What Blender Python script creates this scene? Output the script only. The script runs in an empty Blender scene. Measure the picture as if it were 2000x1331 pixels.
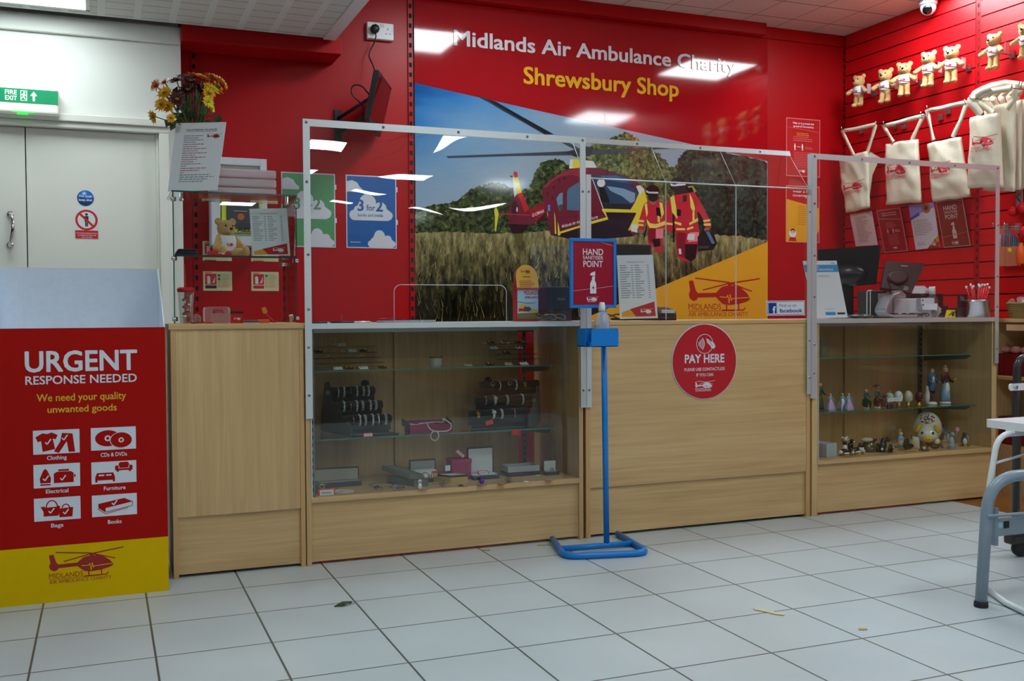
import bpy, math, random
import numpy as np
from mathutils import Vector, Matrix, geometry, noise
random.seed(11)
SC = bpy.context.scene
COL = SC.collection
PI = math.pi

# ------------------------------------------------------------------ camera
F_PX, YAW, PITCH, ROLL = 1973.7, 0.384662, -0.027071, -0.005733
CAM = Vector((0.0, -3.9993, 1.0))
def _axes():
    cy, sy = math.cos(YAW), math.sin(YAW)
    r = Vector((cy, -sy, 0)); f = Vector((sy, cy, 0)); u = Vector((0, 0, 1))
    cp, sp = math.cos(PITCH), math.sin(PITCH)
    f, u = cp * f + sp * u, -sp * f + cp * u
    cr, sr = math.cos(ROLL), math.sin(ROLL)
    r, u = cr * r + sr * u, -sr * r + cr * u
    return r, u, f
R_, U_, F_ = _axes()
cam = bpy.data.cameras.new('camera')
cam.sensor_fit = 'HORIZONTAL'; cam.sensor_width = 36.0
cam.lens = F_PX / 2000 * 36.0
cam.clip_start = 0.05; cam.clip_end = 100
camo = bpy.data.objects.new('camera', cam)
camo.matrix_world = Matrix(((R_.x, U_.x, -F_.x, CAM.x), (R_.y, U_.y, -F_.y, CAM.y), (R_.z, U_.z, -F_.z, CAM.z), (0, 0, 0, 1)))
COL.objects.link(camo); SC.camera = camo
def at(x, y, ax, val):
    """the point of a plane (axis = value) seen at a photo pixel"""
    d = F_ + (x - 1000) / F_PX * R_ - (y - 665.5) / F_PX * U_
    return CAM + d * ((val - CAM[ax]) / d[ax])

# ------------------------------------------------------------------ world, exposure
w = bpy.data.worlds.new('world'); SC.world = w; w.use_nodes = True
w.node_tree.nodes['Background'].inputs[0].default_value = (0.8, 0.9, 1, 1)
w.node_tree.nodes['Background'].inputs[1].default_value = 0.02
SC.view_settings.view_transform = 'Standard'
SC.view_settings.look = 'None'
SC.view_settings.exposure = 0.0
SC.view_settings.gamma = 1.0
SC.view_settings.use_curve_mapping = False
SC.cycles.max_bounces = 10; SC.cycles.transparent_max_bounces = 40
SC.cycles.diffuse_bounces = 4; SC.cycles.glossy_bounces = 4; SC.cycles.transmission_bounces = 6
SC.cycles.caustics_reflective = False; SC.cycles.caustics_refractive = False
SC.cycles.sample_clamp_indirect = 4.0
LIGHT = 28.0          # strength of the fluorescent panels

# ------------------------------------------------------------------ materials
def lin(c):
    c = c / 255.0
    return c / 12.92 if c <= 0.04045 else ((c + 0.055) / 1.055) ** 2.4
def rgb(r, g, b): return (lin(r), lin(g), lin(b), 1.0)
MATS = {}
def N(nt, t, **kw):
    n = nt.nodes.new(t)
    for k, v in kw.items(): setattr(n, k, v)
    return n
def base(name):
    m = bpy.data.materials.new(name); m.use_nodes = True
    return m, m.node_tree, m.node_tree.nodes['Principled BSDF']
def pos(nt, scale=(1, 1, 1), kind='pos'):
    g = N(nt, 'ShaderNodeNewGeometry')
    mp = N(nt, 'ShaderNodeMapping'); mp.inputs['Scale'].default_value = scale
    nt.links.new(g.outputs['Position'], mp.inputs[0])
    return mp.outputs[0]
def mat(name, col, rough=0.5, metal=0.0, var=0.06, scale=40, bump=0.0, spec=0.5, emit=0, alpha=None, coat=0, sheen=0):
    """principled material with a little procedural variation"""
    if name in MATS: return MATS[name]
    m, nt, b = base(name)
    nz = N(nt, 'ShaderNodeTexNoise'); nz.inputs['Scale'].default_value = scale; nz.inputs['Detail'].default_value = 3
    nt.links.new(pos(nt), nz.inputs['Vector'])
    mx = N(nt, 'ShaderNodeMixRGB'); mx.inputs[1].default_value = tuple(c * (1 - var) for c in col[:3]) + (1,)
    mx.inputs[2].default_value = tuple(min(1, c * (1 + var)) for c in col[:3]) + (1,)
    nt.links.new(nz.outputs[0], mx.inputs[0]); nt.links.new(mx.outputs[0], b.inputs['Base Color'])
    b.inputs['Roughness'].default_value = rough; b.inputs['Metallic'].default_value = metal
    b.inputs['Specular IOR Level'].default_value = spec
    b.inputs['Coat Weight'].default_value = coat; b.inputs['Coat Roughness'].default_value = 0.05
    b.inputs['Sheen Weight'].default_value = sheen
    if bump:
        bp = N(nt, 'ShaderNodeBump'); bp.inputs['Strength'].default_value = bump; bp.inputs['Distance'].default_value = 0.002
        nt.links.new(nz.outputs[0], bp.inputs['Height']); nt.links.new(bp.outputs[0], b.inputs['Normal'])
    if emit:
        b.inputs['Emission Color'].default_value = col; b.inputs['Emission Strength'].default_value = emit
    MATS[name] = m
    return m
def wood(name, c1, c2, axis, rough=0.42):
    """pale laminate: noise stretched along the grain"""
    m, nt, b = base(name)
    sc = [60, 60, 60]; sc[axis] = 2.2
    n1 = N(nt, 'ShaderNodeTexNoise'); n1.inputs['Scale'].default_value = 1.0; n1.inputs['Detail'].default_value = 5; n1.inputs['Distortion'].default_value = 0.6
    nt.links.new(pos(nt, sc), n1.inputs['Vector'])
    sc2 = [7, 7, 7]; sc2[axis] = 0.5
    n2 = N(nt, 'ShaderNodeTexNoise'); n2.inputs['Scale'].default_value = 1.0; n2.inputs['Detail'].default_value = 2
    nt.links.new(pos(nt, sc2), n2.inputs['Vector'])
    ad = N(nt, 'ShaderNodeMath', operation='MULTIPLY_ADD'); ad.inputs[1].default_value = 0.55
    nt.links.new(n1.outputs[0], ad.inputs[0]); 
    ml = N(nt, 'ShaderNodeMath', operation='MULTIPLY'); ml.inputs[1].default_value = 0.45
    nt.links.new(n2.outputs[0], ml.inputs[0]); nt.links.new(ml.outputs[0], ad.inputs[2])
    cr = N(nt, 'ShaderNodeValToRGB'); cr.color_ramp.elements[0].position = 0.3; cr.color_ramp.elements[1].position = 0.68
    cr.color_ramp.elements[0].color = c1; cr.color_ramp.elements[1].color = c2
    nt.links.new(ad.outputs[0], cr.inputs[0]); nt.links.new(cr.outputs[0], b.inputs['Base Color'])
    b.inputs['Roughness'].default_value = rough
    return m
def clear(name, tint=(0.97, 0.985, 0.98), wav=0.0, wscale=2.0, rough=0.0, ior=1.46, refl=1.0, haze=0.0):
    """clear sheet: see-through with fresnel reflections, optional waviness and haze"""
    m = bpy.data.materials.new(name); m.use_nodes = True; nt = m.node_tree
    for n in list(nt.nodes): nt.nodes.remove(n)
    out = N(nt, 'ShaderNodeOutputMaterial')
    tr = N(nt, 'ShaderNodeBsdfTransparent'); tr.inputs[0].default_value = tint + (1,)
    gl = N(nt, 'ShaderNodeBsdfGlossy'); gl.inputs['Roughness'].default_value = rough; gl.inputs[0].default_value = (refl, refl, refl, 1)
    lw = N(nt, 'ShaderNodeLayerWeight'); lw.inputs[0].default_value = 0.5
    pw = N(nt, 'ShaderNodeMath', operation='POWER'); pw.inputs[1].default_value = 5.0; nt.links.new(lw.outputs['Facing'], pw.inputs[0])
    fr = N(nt, 'ShaderNodeMath', operation='MULTIPLY_ADD'); f0 = ((ior - 1) / (ior + 1)) ** 2; fr.inputs[1].default_value = 1 - f0; fr.inputs[2].default_value = f0
    nt.links.new(pw.outputs[0], fr.inputs[0])
    mx = N(nt, 'ShaderNodeMixShader')
    src = tr.outputs[0]
    if haze:
        df = N(nt, 'ShaderNodeBsdfDiffuse'); df.inputs[0].default_value = (0.9, 0.9, 0.92, 1)
        mh = N(nt, 'ShaderNodeMixShader'); mh.inputs[0].default_value = haze
        nt.links.new(tr.outputs[0], mh.inputs[1]); nt.links.new(df.outputs[0], mh.inputs[2]); src = mh.outputs[0]
    nt.links.new(fr.outputs[0], mx.inputs[0]); nt.links.new(src, mx.inputs[1]); nt.links.new(gl.outputs[0], mx.inputs[2])
    nt.links.new(mx.outputs[0], out.inputs[0])
    if wav:
        nz = N(nt, 'ShaderNodeTexNoise'); nz.inputs['Scale'].default_value = wscale; nz.inputs['Detail'].default_value = 0
        nt.links.new(pos(nt), nz.inputs['Vector'])
        bp = N(nt, 'ShaderNodeBump'); bp.inputs['Strength'].default_value = 1.0; bp.inputs['Distance'].default_value = wav
        nt.links.new(nz.outputs[0], bp.inputs['Height']); nt.links.new(bp.outputs[0], gl.inputs['Normal'])
    return m

RED = rgb(196, 20, 24)
WOODH = wood('beech_laminate_horizontal', rgb(186, 149, 100), rgb(216, 182, 130), 0)
WOODV = wood('beech_laminate_vertical', rgb(186, 149, 100), rgb(216, 182, 130), 2)
WOODE = mat('beech_edging', rgb(200, 158, 104), 0.45)
WOODI = wood('beech_laminate_interior', rgb(182, 146, 96), rgb(208, 172, 120), 2)
ALU = mat('brushed_aluminium', rgb(216, 221, 222), 0.4, 0.6, 0.04, 120)
STEEL = mat('zinc_steel', rgb(178, 182, 190), 0.28, 1.0, 0.05, 200)
CHROME = mat('chrome', rgb(215, 215, 215), 0.12, 1.0, 0.02)
PERSPEX = clear('perspex_sheet', (0.965, 0.975, 0.97), 0.0075, 2.6, haze=0.006)
GLASS = clear('cabinet_glass', (0.95, 0.965, 0.95), haze=0.002)
GLASSG = mat('glass_edge_green', rgb(60, 120, 105), 0.1, 0, 0.1)
SHELFG = clear('glass_shelf', (0.93, 0.95, 0.935))
BLACK = mat('black_plastic', rgb(22, 22, 24), 0.4)
WHITE = mat('white_plastic', rgb(225, 228, 230), 0.4)
PAPER = mat('white_paper', rgb(222, 224, 228), 0.55)
BLUE = mat('blue_powder_coat', rgb(0, 124, 212), 0.35)

# ------------------------------------------------------------------ mesh builder
class MB:
    def __init__(s): s.v = []; s.f = []; s.m = []; s.sm = []; s.mats = []; s.T = Matrix()
    def mi(s, m):
        if m not in s.mats: s.mats.append(m)
        return s.mats.index(m)
    def add(s, vs, fs, m, smooth=False):
        k = len(s.v); i = s.mi(m)
        s.v += [tuple(s.T @ Vector(p)) for p in vs]
        for f in fs: s.f.append(tuple(a + k for a in f)); s.m.append(i); s.sm.append(smooth)
        return s
    def box(s, x0, y0, z0, x1, y1, z1, m):
        vs = [(x0, y0, z0), (x1, y0, z0), (x1, y1, z0), (x0, y1, z0), (x0, y0, z1), (x1, y0, z1), (x1, y1, z1), (x0, y1, z1)]
        return s.add(vs, [(3, 2, 1, 0), (4, 5, 6, 7), (0, 1, 5, 4), (1, 2, 6, 5), (2, 3, 7, 6), (3, 0, 4, 7)], m)
    def tube(s, pts, r, m, n=8, cap=True, closed=False):
        pts = [Vector(p) for p in pts]; k = len(pts); vs = []; fs = []
        up = None
        for i, p in enumerate(pts):
            if closed: t = pts[(i + 1) % k] - pts[i - 1]
            else: t = pts[min(i + 1, k - 1)] - pts[max(i - 1, 0)]
            t = t.normalized() if t.length > 1e-9 else Vector((0, 0, 1))
            if up is None: up = t.orthogonal().normalized()
            up = (up - t * up.dot(t)); up = up.normalized() if up.length > 1e-6 else t.orthogonal().normalized()
            b = t.cross(up); rr = r[i] if isinstance(r, (list, tuple)) else r
            vs += [p + rr * (math.cos(2 * PI * j / n) * up + math.sin(2 * PI * j / n) * b) for j in range(n)]
        for i in range(k if closed else k - 1):
            a = i * n; c = ((i + 1) % k) * n
            for j in range(n): fs.append((a + j, a + (j + 1) % n, c + (j + 1) % n, c + j))
        if cap and not closed: fs += [tuple(range(n))[::-1], tuple(range((k - 1) * n, k * n))]
        return s.add(vs, fs, m, True)
    def lathe(s, prof, c, m, n=20, ax=None):
        c = Vector(c); vs = []; fs = []
        q = Vector((0, 0, 1)).rotation_difference(Vector(ax).normalized()) if ax else None
        for (r, z) in prof:
            for j in range(n):
                p = Vector((r * math.cos(2 * PI * j / n), r * math.sin(2 * PI * j / n), z))
                vs.append(c + (q @ p if q else p))
        for i in range(len(prof) - 1):
            for j in range(n): fs.append((i * n + j, i * n + (j + 1) % n, (i + 1) * n + (j + 1) % n, (i + 1) * n + j))
        if prof[0][0] > 1e-6: fs.append(tuple(range(n))[::-1])
        if prof[-1][0] > 1e-6: fs.append(tuple(range((len(prof) - 1) * n, len(prof) * n)))
        return s.add(vs, fs, m, True)
    def ell(s, c, r, m, rot=None, nu=12, nv=8):
        c = Vector(c); r = (r, r, r) if not isinstance(r, (tuple, list)) else r
        vs = [Vector((0, 0, r[2]))]; fs = []
        for i in range(1, nv):
            a = PI * i / nv
            for j in range(nu):
                t = 2 * PI * j / nu; vs.append(Vector((r[0] * math.sin(a) * math.cos(t), r[1] * math.sin(a) * math.sin(t), r[2] * math.cos(a))))
        vs.append(Vector((0, 0, -r[2]))); e = len(vs) - 1
        for j in range(nu):
            fs.append((0, 1 + j, 1 + (j + 1) % nu)); fs.append((e, e - nu + (j + 1) % nu, e - nu + j))
            for i in range(nv - 2):
                a = 1 + i * nu; b = a + nu; fs.append((a + j, b + j, b + (j + 1) % nu, a + (j + 1) % nu))
        if rot is not None: vs = [rot @ p for p in vs]
        return s.add([c + p for p in vs], fs, m, True)
    def poly(s, pts, m):
        pts = [Vector(p) for p in pts]
        return s.add(pts, geometry.tessellate_polygon([pts]), m)
    def prism(s, pts, O, U, V, d, m, ms=None):
        """polygon (u, v) in the frame O, U, V pushed d along the normal U x V"""
        O, U, V = Vector(O), Vector(U).normalized(), Vector(V).normalized(); W = U.cross(V) * d
        a = [O + U * p[0] + V * p[1] for p in pts]; n = len(a)
        tri = geometry.tessellate_polygon([[Vector((p[0], p[1], 0)) for p in pts]])
        s.add(a + [p + W for p in a], [tuple(t)[::-1] for t in tri] + [tuple(i + n for i in t) for t in tri], m)
        return s.add(a + [p + W for p in a], [(i, (i + 1) % n, (i + 1) % n + n, i + n) for i in range(n)], ms or m)
    def build(s, name, parent=None, bevel=0, seg=2, fix=True):
        me = bpy.data.meshes.new(name); me.from_pydata(s.v, [], s.f)
        for m in s.mats: me.materials.append(m)
        me.polygons.foreach_set('material_index', s.m); me.polygons.foreach_set('use_smooth', s.sm)
        me.update()
        o = bpy.data.objects.new(name, me); COL.objects.link(o)
        if parent is not None:
            o.parent = parent
            if parent.type == 'EMPTY': o.matrix_parent_inverse = parent.matrix_basis.inverted()
        if bevel:
            b = o.modifiers.new('bevel', 'BEVEL'); b.width = bevel; b.segments = seg; b.limit_method = 'ANGLE'; b.angle_limit = 0.6
        return o
def tag(o, label=None, cat=None, group=None, kind=None):
    if label: o['label'] = label
    if cat: o['category'] = cat
    if group: o['group'] = group
    if kind: o['kind'] = kind
    return o
def thing(name, label, cat, loc=(0, 0, 0), group=None):
    """an Empty at the thing's base; parts are built in world coordinates"""
    o = bpy.data.objects.new(name, None); COL.objects.link(o); o.location = loc; o.empty_display_size = 0.05
    return tag(o, label, cat, group)
def copy_tree(o, parent=None, M_=None):
    c = o.copy(); COL.objects.link(c)
    if parent is not None: c.parent = parent
    for ch in [x for x in bpy.data.objects if x.parent == o]: copy_tree(ch, c)
    return c
def struct(mb, name, **k): return tag(mb.build(name, **k), kind='structure')

# text as flat triangles in (u, v), cached
_TX = {}
def glyphs(txt, bold=0.0, space=1.0):
    key = (txt, bold, space)
    if key in _TX: return _TX[key]
    c = bpy.data.curves.new('t', 'FONT'); c.body = txt; c.size = 1; c.offset = bold; c.resolution_u = 3; c.space_character = space
    o = bpy.data.objects.new('t', c)
    me = bpy.data.meshes.new_from_object(o)
    vs = np.array([v.co[:2] for v in me.vertices]).reshape(-1, 2); fs = [tuple(p.vertices) for p in me.polygons]
    bpy.data.objects.remove(o); bpy.data.curves.remove(c); bpy.data.meshes.remove(me)
    lo, hi = vs.min(0), vs.max(0)
    _TX[key] = (vs, fs, lo, hi)
    return _TX[key]
class Sheet:
    """printing on a surface: map(u, v, layer) gives the 3-D point"""
    def __init__(s, mb, O=None, U=None, V=None, step=0.0003, fn=None):
        s.mb = mb; s.n = 0
        if fn: s.fn = fn
        else:
            O, U, V = Vector(O), Vector(U), Vector(V); W = U.cross(V).normalized()
            s.fn = lambda u, v, l: O + U * u + V * v + W * (step * l)
        s.layer = 1
    def L(s, k): s.layer = k; return s
    def tris(s, pts, fs, m):
        s.n += 1; l = s.layer + (s.n % 7) * 0.025      # overlapping inks never share a plane
        s.mb.add([s.fn(float(p[0]), float(p[1]), l) for p in pts], fs, m); return s
    def poly(s, pts, m):
        t = geometry.tessellate_polygon([[Vector((p[0], p[1], 0)) for p in pts]])
        return s.tris(pts, t, m)
    def rect(s, x0, y0, x1, y1, m): return s.tris([(x0, y0), (x1, y0), (x1, y1), (x0, y1)], [(0, 1, 2, 3)], m)
    def circ(s, x, y, r, m, n=28, ry=None, a0=0, a1=2 * PI):
        return s.poly([(x + r * math.cos(a0 + (a1 - a0) * i / n), y + (ry or r) * math.sin(a0 + (a1 - a0) * i / n)) for i in range(n)], m)
    def ring(s, x, y, r0, r1, m, n=32):
        p = [(x + r * math.cos(2 * PI * i / n), y + r * math.sin(2 * PI * i / n)) for r in (r0, r1) for i in range(n)]
        return s.tris(p, [(i, (i + 1) % n, n + (i + 1) % n, n + i) for i in range(n)], m)
    def line(s, pts, wd, m):
        for a, b in zip(pts[:-1], pts[1:]):
            dx, dy = b[0] - a[0], b[1] - a[1]; l = math.hypot(dx, dy) or 1; px, py = -dy / l * wd / 2, dx / l * wd / 2
            s.tris([(a[0] + px, a[1] + py), (a[0] - px, a[1] - py), (b[0] - px, b[1] - py), (b[0] + px, b[1] + py)], [(0, 1, 2, 3)], m)
        return s
    def text(s, txt, x, y, m, h=None, w=None, bold=0.0, al='l', space=1.0, cap='H'):
        """baseline at y; h is the capital height, w stretches the line to that width"""
        vs, fs, lo, hi = glyphs(txt, 0.0, space)
        ch = glyphs(cap)[3][1]
        sy = (h / ch) if h else None; sx = (w / (hi[0] - lo[0])) if w else None
        if sy is None: sy = sx
        if sx is None: sx = sy
        q = (vs - np.array([lo[0], 0])) * np.array([sx, sy]); wd = (hi[0] - lo[0]) * sx
        q[:, 0] += x - (wd / 2 if al == 'c' else wd if al == 'r' else 0); q[:, 1] += y
        if not bold: return s.tris([tuple(a) for a in q], fs, m)
        l = s.layer                                       # heavier letters: the outline stamped with small shifts
        for i, (dx, dy) in enumerate(((-1, .6), (1, .6), (-1, -.6), (1, -.6), (0, .9), (0, -.9))):
            s.layer = l + i * 0.03; s.tris([(a[0] + dx * bold * sx * .75, a[1] + dy * bold * sy * .75) for a in q], fs, m)
        s.layer = l
        return s
    def bars(s, x0, x1, y0, y1, n, m, t=0.4, rag=0.3, seed=0, two=False):
        """lines of print too small to read"""
        rn = random.Random(seed); d = (y1 - y0) / n
        for i in range(n):
            yy = y1 - (i + 0.5) * d; xe = x1 - (x1 - x0) * rag * rn.random(); x = x0
            while x < xe:
                l = (x1 - x0) * rn.uniform(0.05, 0.16); s.rect(x, yy - d * t / 2, min(x + l, xe), yy + d * t / 2, m); x += l + (x1 - x0) * 0.025
        return s
def quad(mb, bl, br, tr, tl, m, th=0.002, step=0.0003, edge=None):
    """a thin sheet through four corners and the Sheet that prints on its front"""
    bl, br, tr, tl = (Vector(p) for p in (bl, br, tr, tl))
    n = (br - bl).cross(tl - bl).normalized(); r_ = tr - CAM; tr = CAM + r_ * ((bl - CAM).dot(n) / r_.dot(n)); vs = [bl, br, tr, tl] + [p - n * th for p in (bl, br, tr, tl)]
    mb.add(vs, [(0, 1, 2, 3)], m); mb.add(vs, [(7, 6, 5, 4), (4, 5, 1, 0), (5, 6, 2, 1), (6, 7, 3, 2), (7, 4, 0, 3)], edge or m)
    W, H = (br - bl).length, (tl - bl).length
    def fn(u, v, l):
        a, c = u / W, v / H
        return bl * (1 - a) * (1 - c) + br * a * (1 - c) + tr * a * c + tl * (1 - a) * c + n * step * l
    s = Sheet(mb, fn=fn); s.W, s.H, s.nrm = W, H, n
    return s
HX = 460.0
def heli(s, x, y, w, m, bg=None, words=True):
    """the charity's helicopter mark; x, y is the lower left corner, w its width"""
    k = w / HX
    P = lambda pts: [(x + (a - 793) * k, y + (1265 - b) * k) for a, b in pts]
    s.poly(P([(795, 1075), (822, 1072), (838, 1125), (850, 1140), (965, 1138), (1000, 1108), (1030, 1099), (1090, 1099), (1130, 1114), (1165, 1140), (1186, 1166), (1183, 1176), (1160, 1188), (1110, 1200), (1050, 1205), (1010, 1200), (985, 1180), (965, 1162), (850, 1165), (845, 1177), (825, 1183), (803, 1172), (794, 1150), (803, 1125)]), m)
    for pts in ([(835, 1056), (1055, 1079), (1055, 1087), (835, 1063)], [(1050, 1083), (1250, 1056), (1252, 1063), (1055, 1091)], [(880, 1121), (1040, 1085), (1050, 1090), (885, 1127)], [(1060, 1083), (1200, 1127), (1197, 1133), (1055, 1091)],
                [(1042, 1086), (1064, 1086), (1064, 1101), (1042, 1101)], [(1029, 1200), (1037, 1200), (1039, 1232), (1031, 1232)], [(1108, 1195), (1115, 1195), (1117, 1232), (1110, 1232)],
                [(1005, 1229), (1140, 1229), (1155, 1216), (1158, 1221), (1143, 1236), (1005, 1236)]):
        s.poly(P(pts), m)
    if bg:
        l = s.layer; s.layer += 1
        s.line(P([(990, 1160), (1034, 1163), (1041, 1150), (1049, 1196), (1056, 1146), (1063, 1180), (1069, 1170), (1182, 1163)]), 4.5 * k, bg)
        s.layer = l
    if words:
        s.text('MIDLANDS', x, y + 36 * k, m, h=32 * k, w=205 * k)
        s.rect(x, y + 27 * k, x + 310 * k, y + 30 * k, m)
        s.text('AIR AMBULANCE CHARITY', x, y, m, h=22 * k, w=380 * k)
    return s
# ------------------------------------------------------------------ structure
YW, XS, ZC, ZL = 1.75, 4.85, 2.93, 2.50      # red wall plane, slat wall plane, main ceiling, low ceiling
REDW = mat('red_wall_paint', rgb(170, 9, 17), 0.36, 0, 0.05, 90, 0.06, spec=0.22)
REDS = mat('red_slat_board', rgb(200, 12, 22), 0.38, 0, 0.04, 20, spec=0.35)
WWALL = mat('white_wall_paint', rgb(226, 228, 222), 0.6, 0, 0.015, 3)
WDOOR = mat('cream_door_gloss', rgb(226, 226, 216), 0.4, 0, 0.015, 3)
GROOVE = mat('groove_fibreboard', rgb(96, 34, 20), 0.8)
DARK = mat('dark_gap', rgb(14, 12, 12), 0.9)
TUBE = mat('fluorescent_diffuser', rgb(236, 250, 255), 0.5, emit=LIGHT)
TUBEL = mat('fluorescent_diffuser_low', rgb(238, 250, 252), 0.5, emit=LIGHT * 0.40)

# tiled floor
m, nt, b = base('white_floor_tile')
g = N(nt, 'ShaderNodeNewGeometry'); sx = N(nt, 'ShaderNodeSeparateXYZ'); nt.links.new(g.outputs['Position'], sx.inputs[0])
def joint(sock, off, pitch, wdt):
    a = N(nt, 'ShaderNodeMath', operation='MULTIPLY_ADD'); a.inputs[1].default_value = 1 / pitch; a.inputs[2].default_value = -off / pitch + 100.5
    nt.links.new(sock, a.inputs[0])
    fr = N(nt, 'ShaderNodeMath', operation='FRACT'); nt.links.new(a.outputs[0], fr.inputs[0])
    su = N(nt, 'ShaderNodeMath', operation='SUBTRACT'); su.inputs[1].default_value = 0.5; nt.links.new(fr.outputs[0], su.inputs[0])
    ab = N(nt, 'ShaderNodeMath', operation='ABSOLUTE'); nt.links.new(su.outputs[0], ab.inputs[0])
    mr = N(nt, 'ShaderNodeMapRange'); mr.inputs[1].default_value = wdt / pitch / 2 * 0.7; mr.inputs[2].default_value = wdt / pitch / 2 * 1.3
    mr.inputs[3].default_value = 1; mr.inputs[4].default_value = 0; nt.links.new(ab.outputs[0], mr.inputs[0])
    return mr.outputs[0]
jm = N(nt, 'ShaderNodeMath', operation='MAXIMUM')
nt.links.new(joint(sx.outputs[0], 0.463, 0.3345, 0.0062), jm.inputs[0]); nt.links.new(joint(sx.outputs[1], -0.222, 0.335, 0.0062), jm.inputs[1])
nz = N(nt, 'ShaderNodeTexNoise'); nz.inputs['Scale'].default_value = 700; nt.links.new(g.outputs['Position'], nz.inputs[0])
n2 = N(nt, 'ShaderNodeTexNoise'); n2.inputs['Scale'].default_value = 2.5; nt.links.new(g.outputs['Position'], n2.inputs[0])
cr = N(nt, 'ShaderNodeValToRGB'); cr.color_ramp.elements[0].position = 0.3; cr.color_ramp.elements[1].position = 0.62
cr.color_ramp.elements[0].color = rgb(186, 196, 200); cr.color_ramp.elements[1].color = rgb(214, 225, 229)
nt.links.new(nz.outputs[0], cr.inputs[0])
mk = N(nt, 'ShaderNodeMixRGB', blend_type='MULTIPLY'); mk.inputs[0].default_value = 0.22
nt.links.new(cr.outputs[0], mk.inputs[1]); nt.links.new(n2.outputs[0], mk.inputs[2])
mx = N(nt, 'ShaderNodeMixRGB'); mx.inputs[2].default_value = rgb(78, 86, 84)
nt.links.new(jm.outputs[0], mx.inputs[0]); nt.links.new(mk.outputs[0], mx.inputs[1]); nt.links.new(mx.outputs[0], b.inputs['Base Color'])
b.inputs['Roughness'].default_value = 0.34
bp = N(nt, 'ShaderNodeBump', invert=True); bp.inputs['Strength'].default_value = 0.6; bp.inputs['Distance'].default_value = 0.002
nt.links.new(jm.outputs[0], bp.inputs['Height']); nt.links.new(bp.outputs[0], b.inputs['Normal'])
TILE = m
struct(MB().box(-5, -5.2, -0.1, 4.12, 1.9, 0, TILE), 'floor')
struct(MB().box(-5, -18, -0.1, 4.12, -5.2, 0.0, mat('reflection_dimming_floor', rgb(70, 62, 58), 0.95)), 'floor_unseen_dark')  # unseen floor behind the camera, added dark to dim reflections
struct(MB().box(4.12, -18, -0.1, 8.2, 1.9, 0.001, wood('oak_floor', rgb(120, 74, 30), rgb(160, 104, 50), 1, 0.35)), 'floor_wood')

# ceilings
m, nt, b = base('ribbed_ceiling_tile')
g = N(nt, 'ShaderNodeNewGeometry'); sx = N(nt, 'ShaderNodeSeparateXYZ'); nt.links.new(g.outputs['Position'], sx.inputs[0])
def step(sock, pitch, off, lo):
    a = N(nt, 'ShaderNodeMath', operation='MULTIPLY_ADD'); a.inputs[1].default_value = 1 / pitch; a.inputs[2].default_value = 50 - off / pitch; nt.links.new(sock, a.inputs[0])
    fr = N(nt, 'ShaderNodeMath', operation='FRACT'); nt.links.new(a.outputs[0], fr.inputs[0])
    gt = N(nt, 'ShaderNodeMath', operation='LESS_THAN'); gt.inputs[1].default_value = lo; nt.links.new(fr.outputs[0], gt.inputs[0]); return gt.outputs[0]
rib = step(sx.outputs[0], 0.168, 0.0, 0.2); ln = step(sx.outputs[1], 0.112, 0.0, 0.07)
nz = N(nt, 'ShaderNodeTexNoise'); nz.inputs['Scale'].default_value = 260; nt.links.new(g.outputs['Position'], nz.inputs[0])
cr = N(nt, 'ShaderNodeValToRGB'); cr.color_ramp.elements[0].position = 0.36; cr.color_ramp.elements[1].position = 0.5
cr.color_ramp.elements[0].color = rgb(186, 184, 178); cr.color_ramp.elements[1].color = rgb(212, 210, 204); nt.links.new(nz.outputs[0], cr.inputs[0])
m1 = N(nt, 'ShaderNodeMixRGB'); m1.inputs[2].default_value = rgb(150, 146, 140); nt.links.new(ln, m1.inputs[0]); nt.links.new(cr.outputs[0], m1.inputs[1])
m2 = N(nt, 'ShaderNodeMixRGB'); m2.inputs[2].default_value = rgb(216, 216, 212); nt.links.new(rib, m2.inputs[0]); nt.links.new(m1.outputs[0], m2.inputs[1])
nt.links.new(m2.outputs[0], b.inputs['Base Color']); b.inputs['Roughness'].default_value = 0.85
CEIL = m
struct(MB().box(-5, -18, ZL, 1.15, 1.50, ZL + 0.06, CEIL), 'ceiling_low')
m, nt, b = base('flat_ceiling_tile')
g = N(nt, 'ShaderNodeNewGeometry'); sx = N(nt, 'ShaderNodeSeparateXYZ'); nt.links.new(g.outputs['Position'], sx.inputs[0])
la = step(sx.outputs[0], 0.3, 0.05, 0.02); lb = step(sx.outputs[1], 0.3, 0.03, 0.03)
jm = N(nt, 'ShaderNodeMath', operation='MAXIMUM'); nt.links.new(la, jm.inputs[0]); nt.links.new(lb, jm.inputs[1])
nz = N(nt, 'ShaderNodeTexNoise'); nz.inputs['Scale'].default_value = 200; nt.links.new(g.outputs['Position'], nz.inputs[0])
cr = N(nt, 'ShaderNodeValToRGB'); cr.color_ramp.elements[0].position = 0.36; cr.color_ramp.elements[1].position = 0.5
cr.color_ramp.elements[0].color = rgb(196, 192, 186); cr.color_ramp.elements[1].color = rgb(222, 218, 212); nt.links.new(nz.outputs[0], cr.inputs[0])
m1 = N(nt, 'ShaderNodeMixRGB'); m1.inputs[2].default_value = rgb(120, 112, 106); nt.links.new(jm.outputs[0], m1.inputs[0]); nt.links.new(cr.outputs[0], m1.inputs[1])
nt.links.new(m1.outputs[0], b.inputs['Base Color']); b.inputs['Roughness'].default_value = 0.85
struct(MB().box(1.15, -18, ZC, 8.2, 1.9, ZC + 0.06, m), 'ceiling')
mb = MB().box(1.15, -18, ZL - 0.005, 1.175, 1.49, ZC, WWALL).box(1.13, -18, ZL - 0.012, 1.195, 1.49, ZL + 0.012, WHITE)
struct(mb, 'trim_1')

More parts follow.
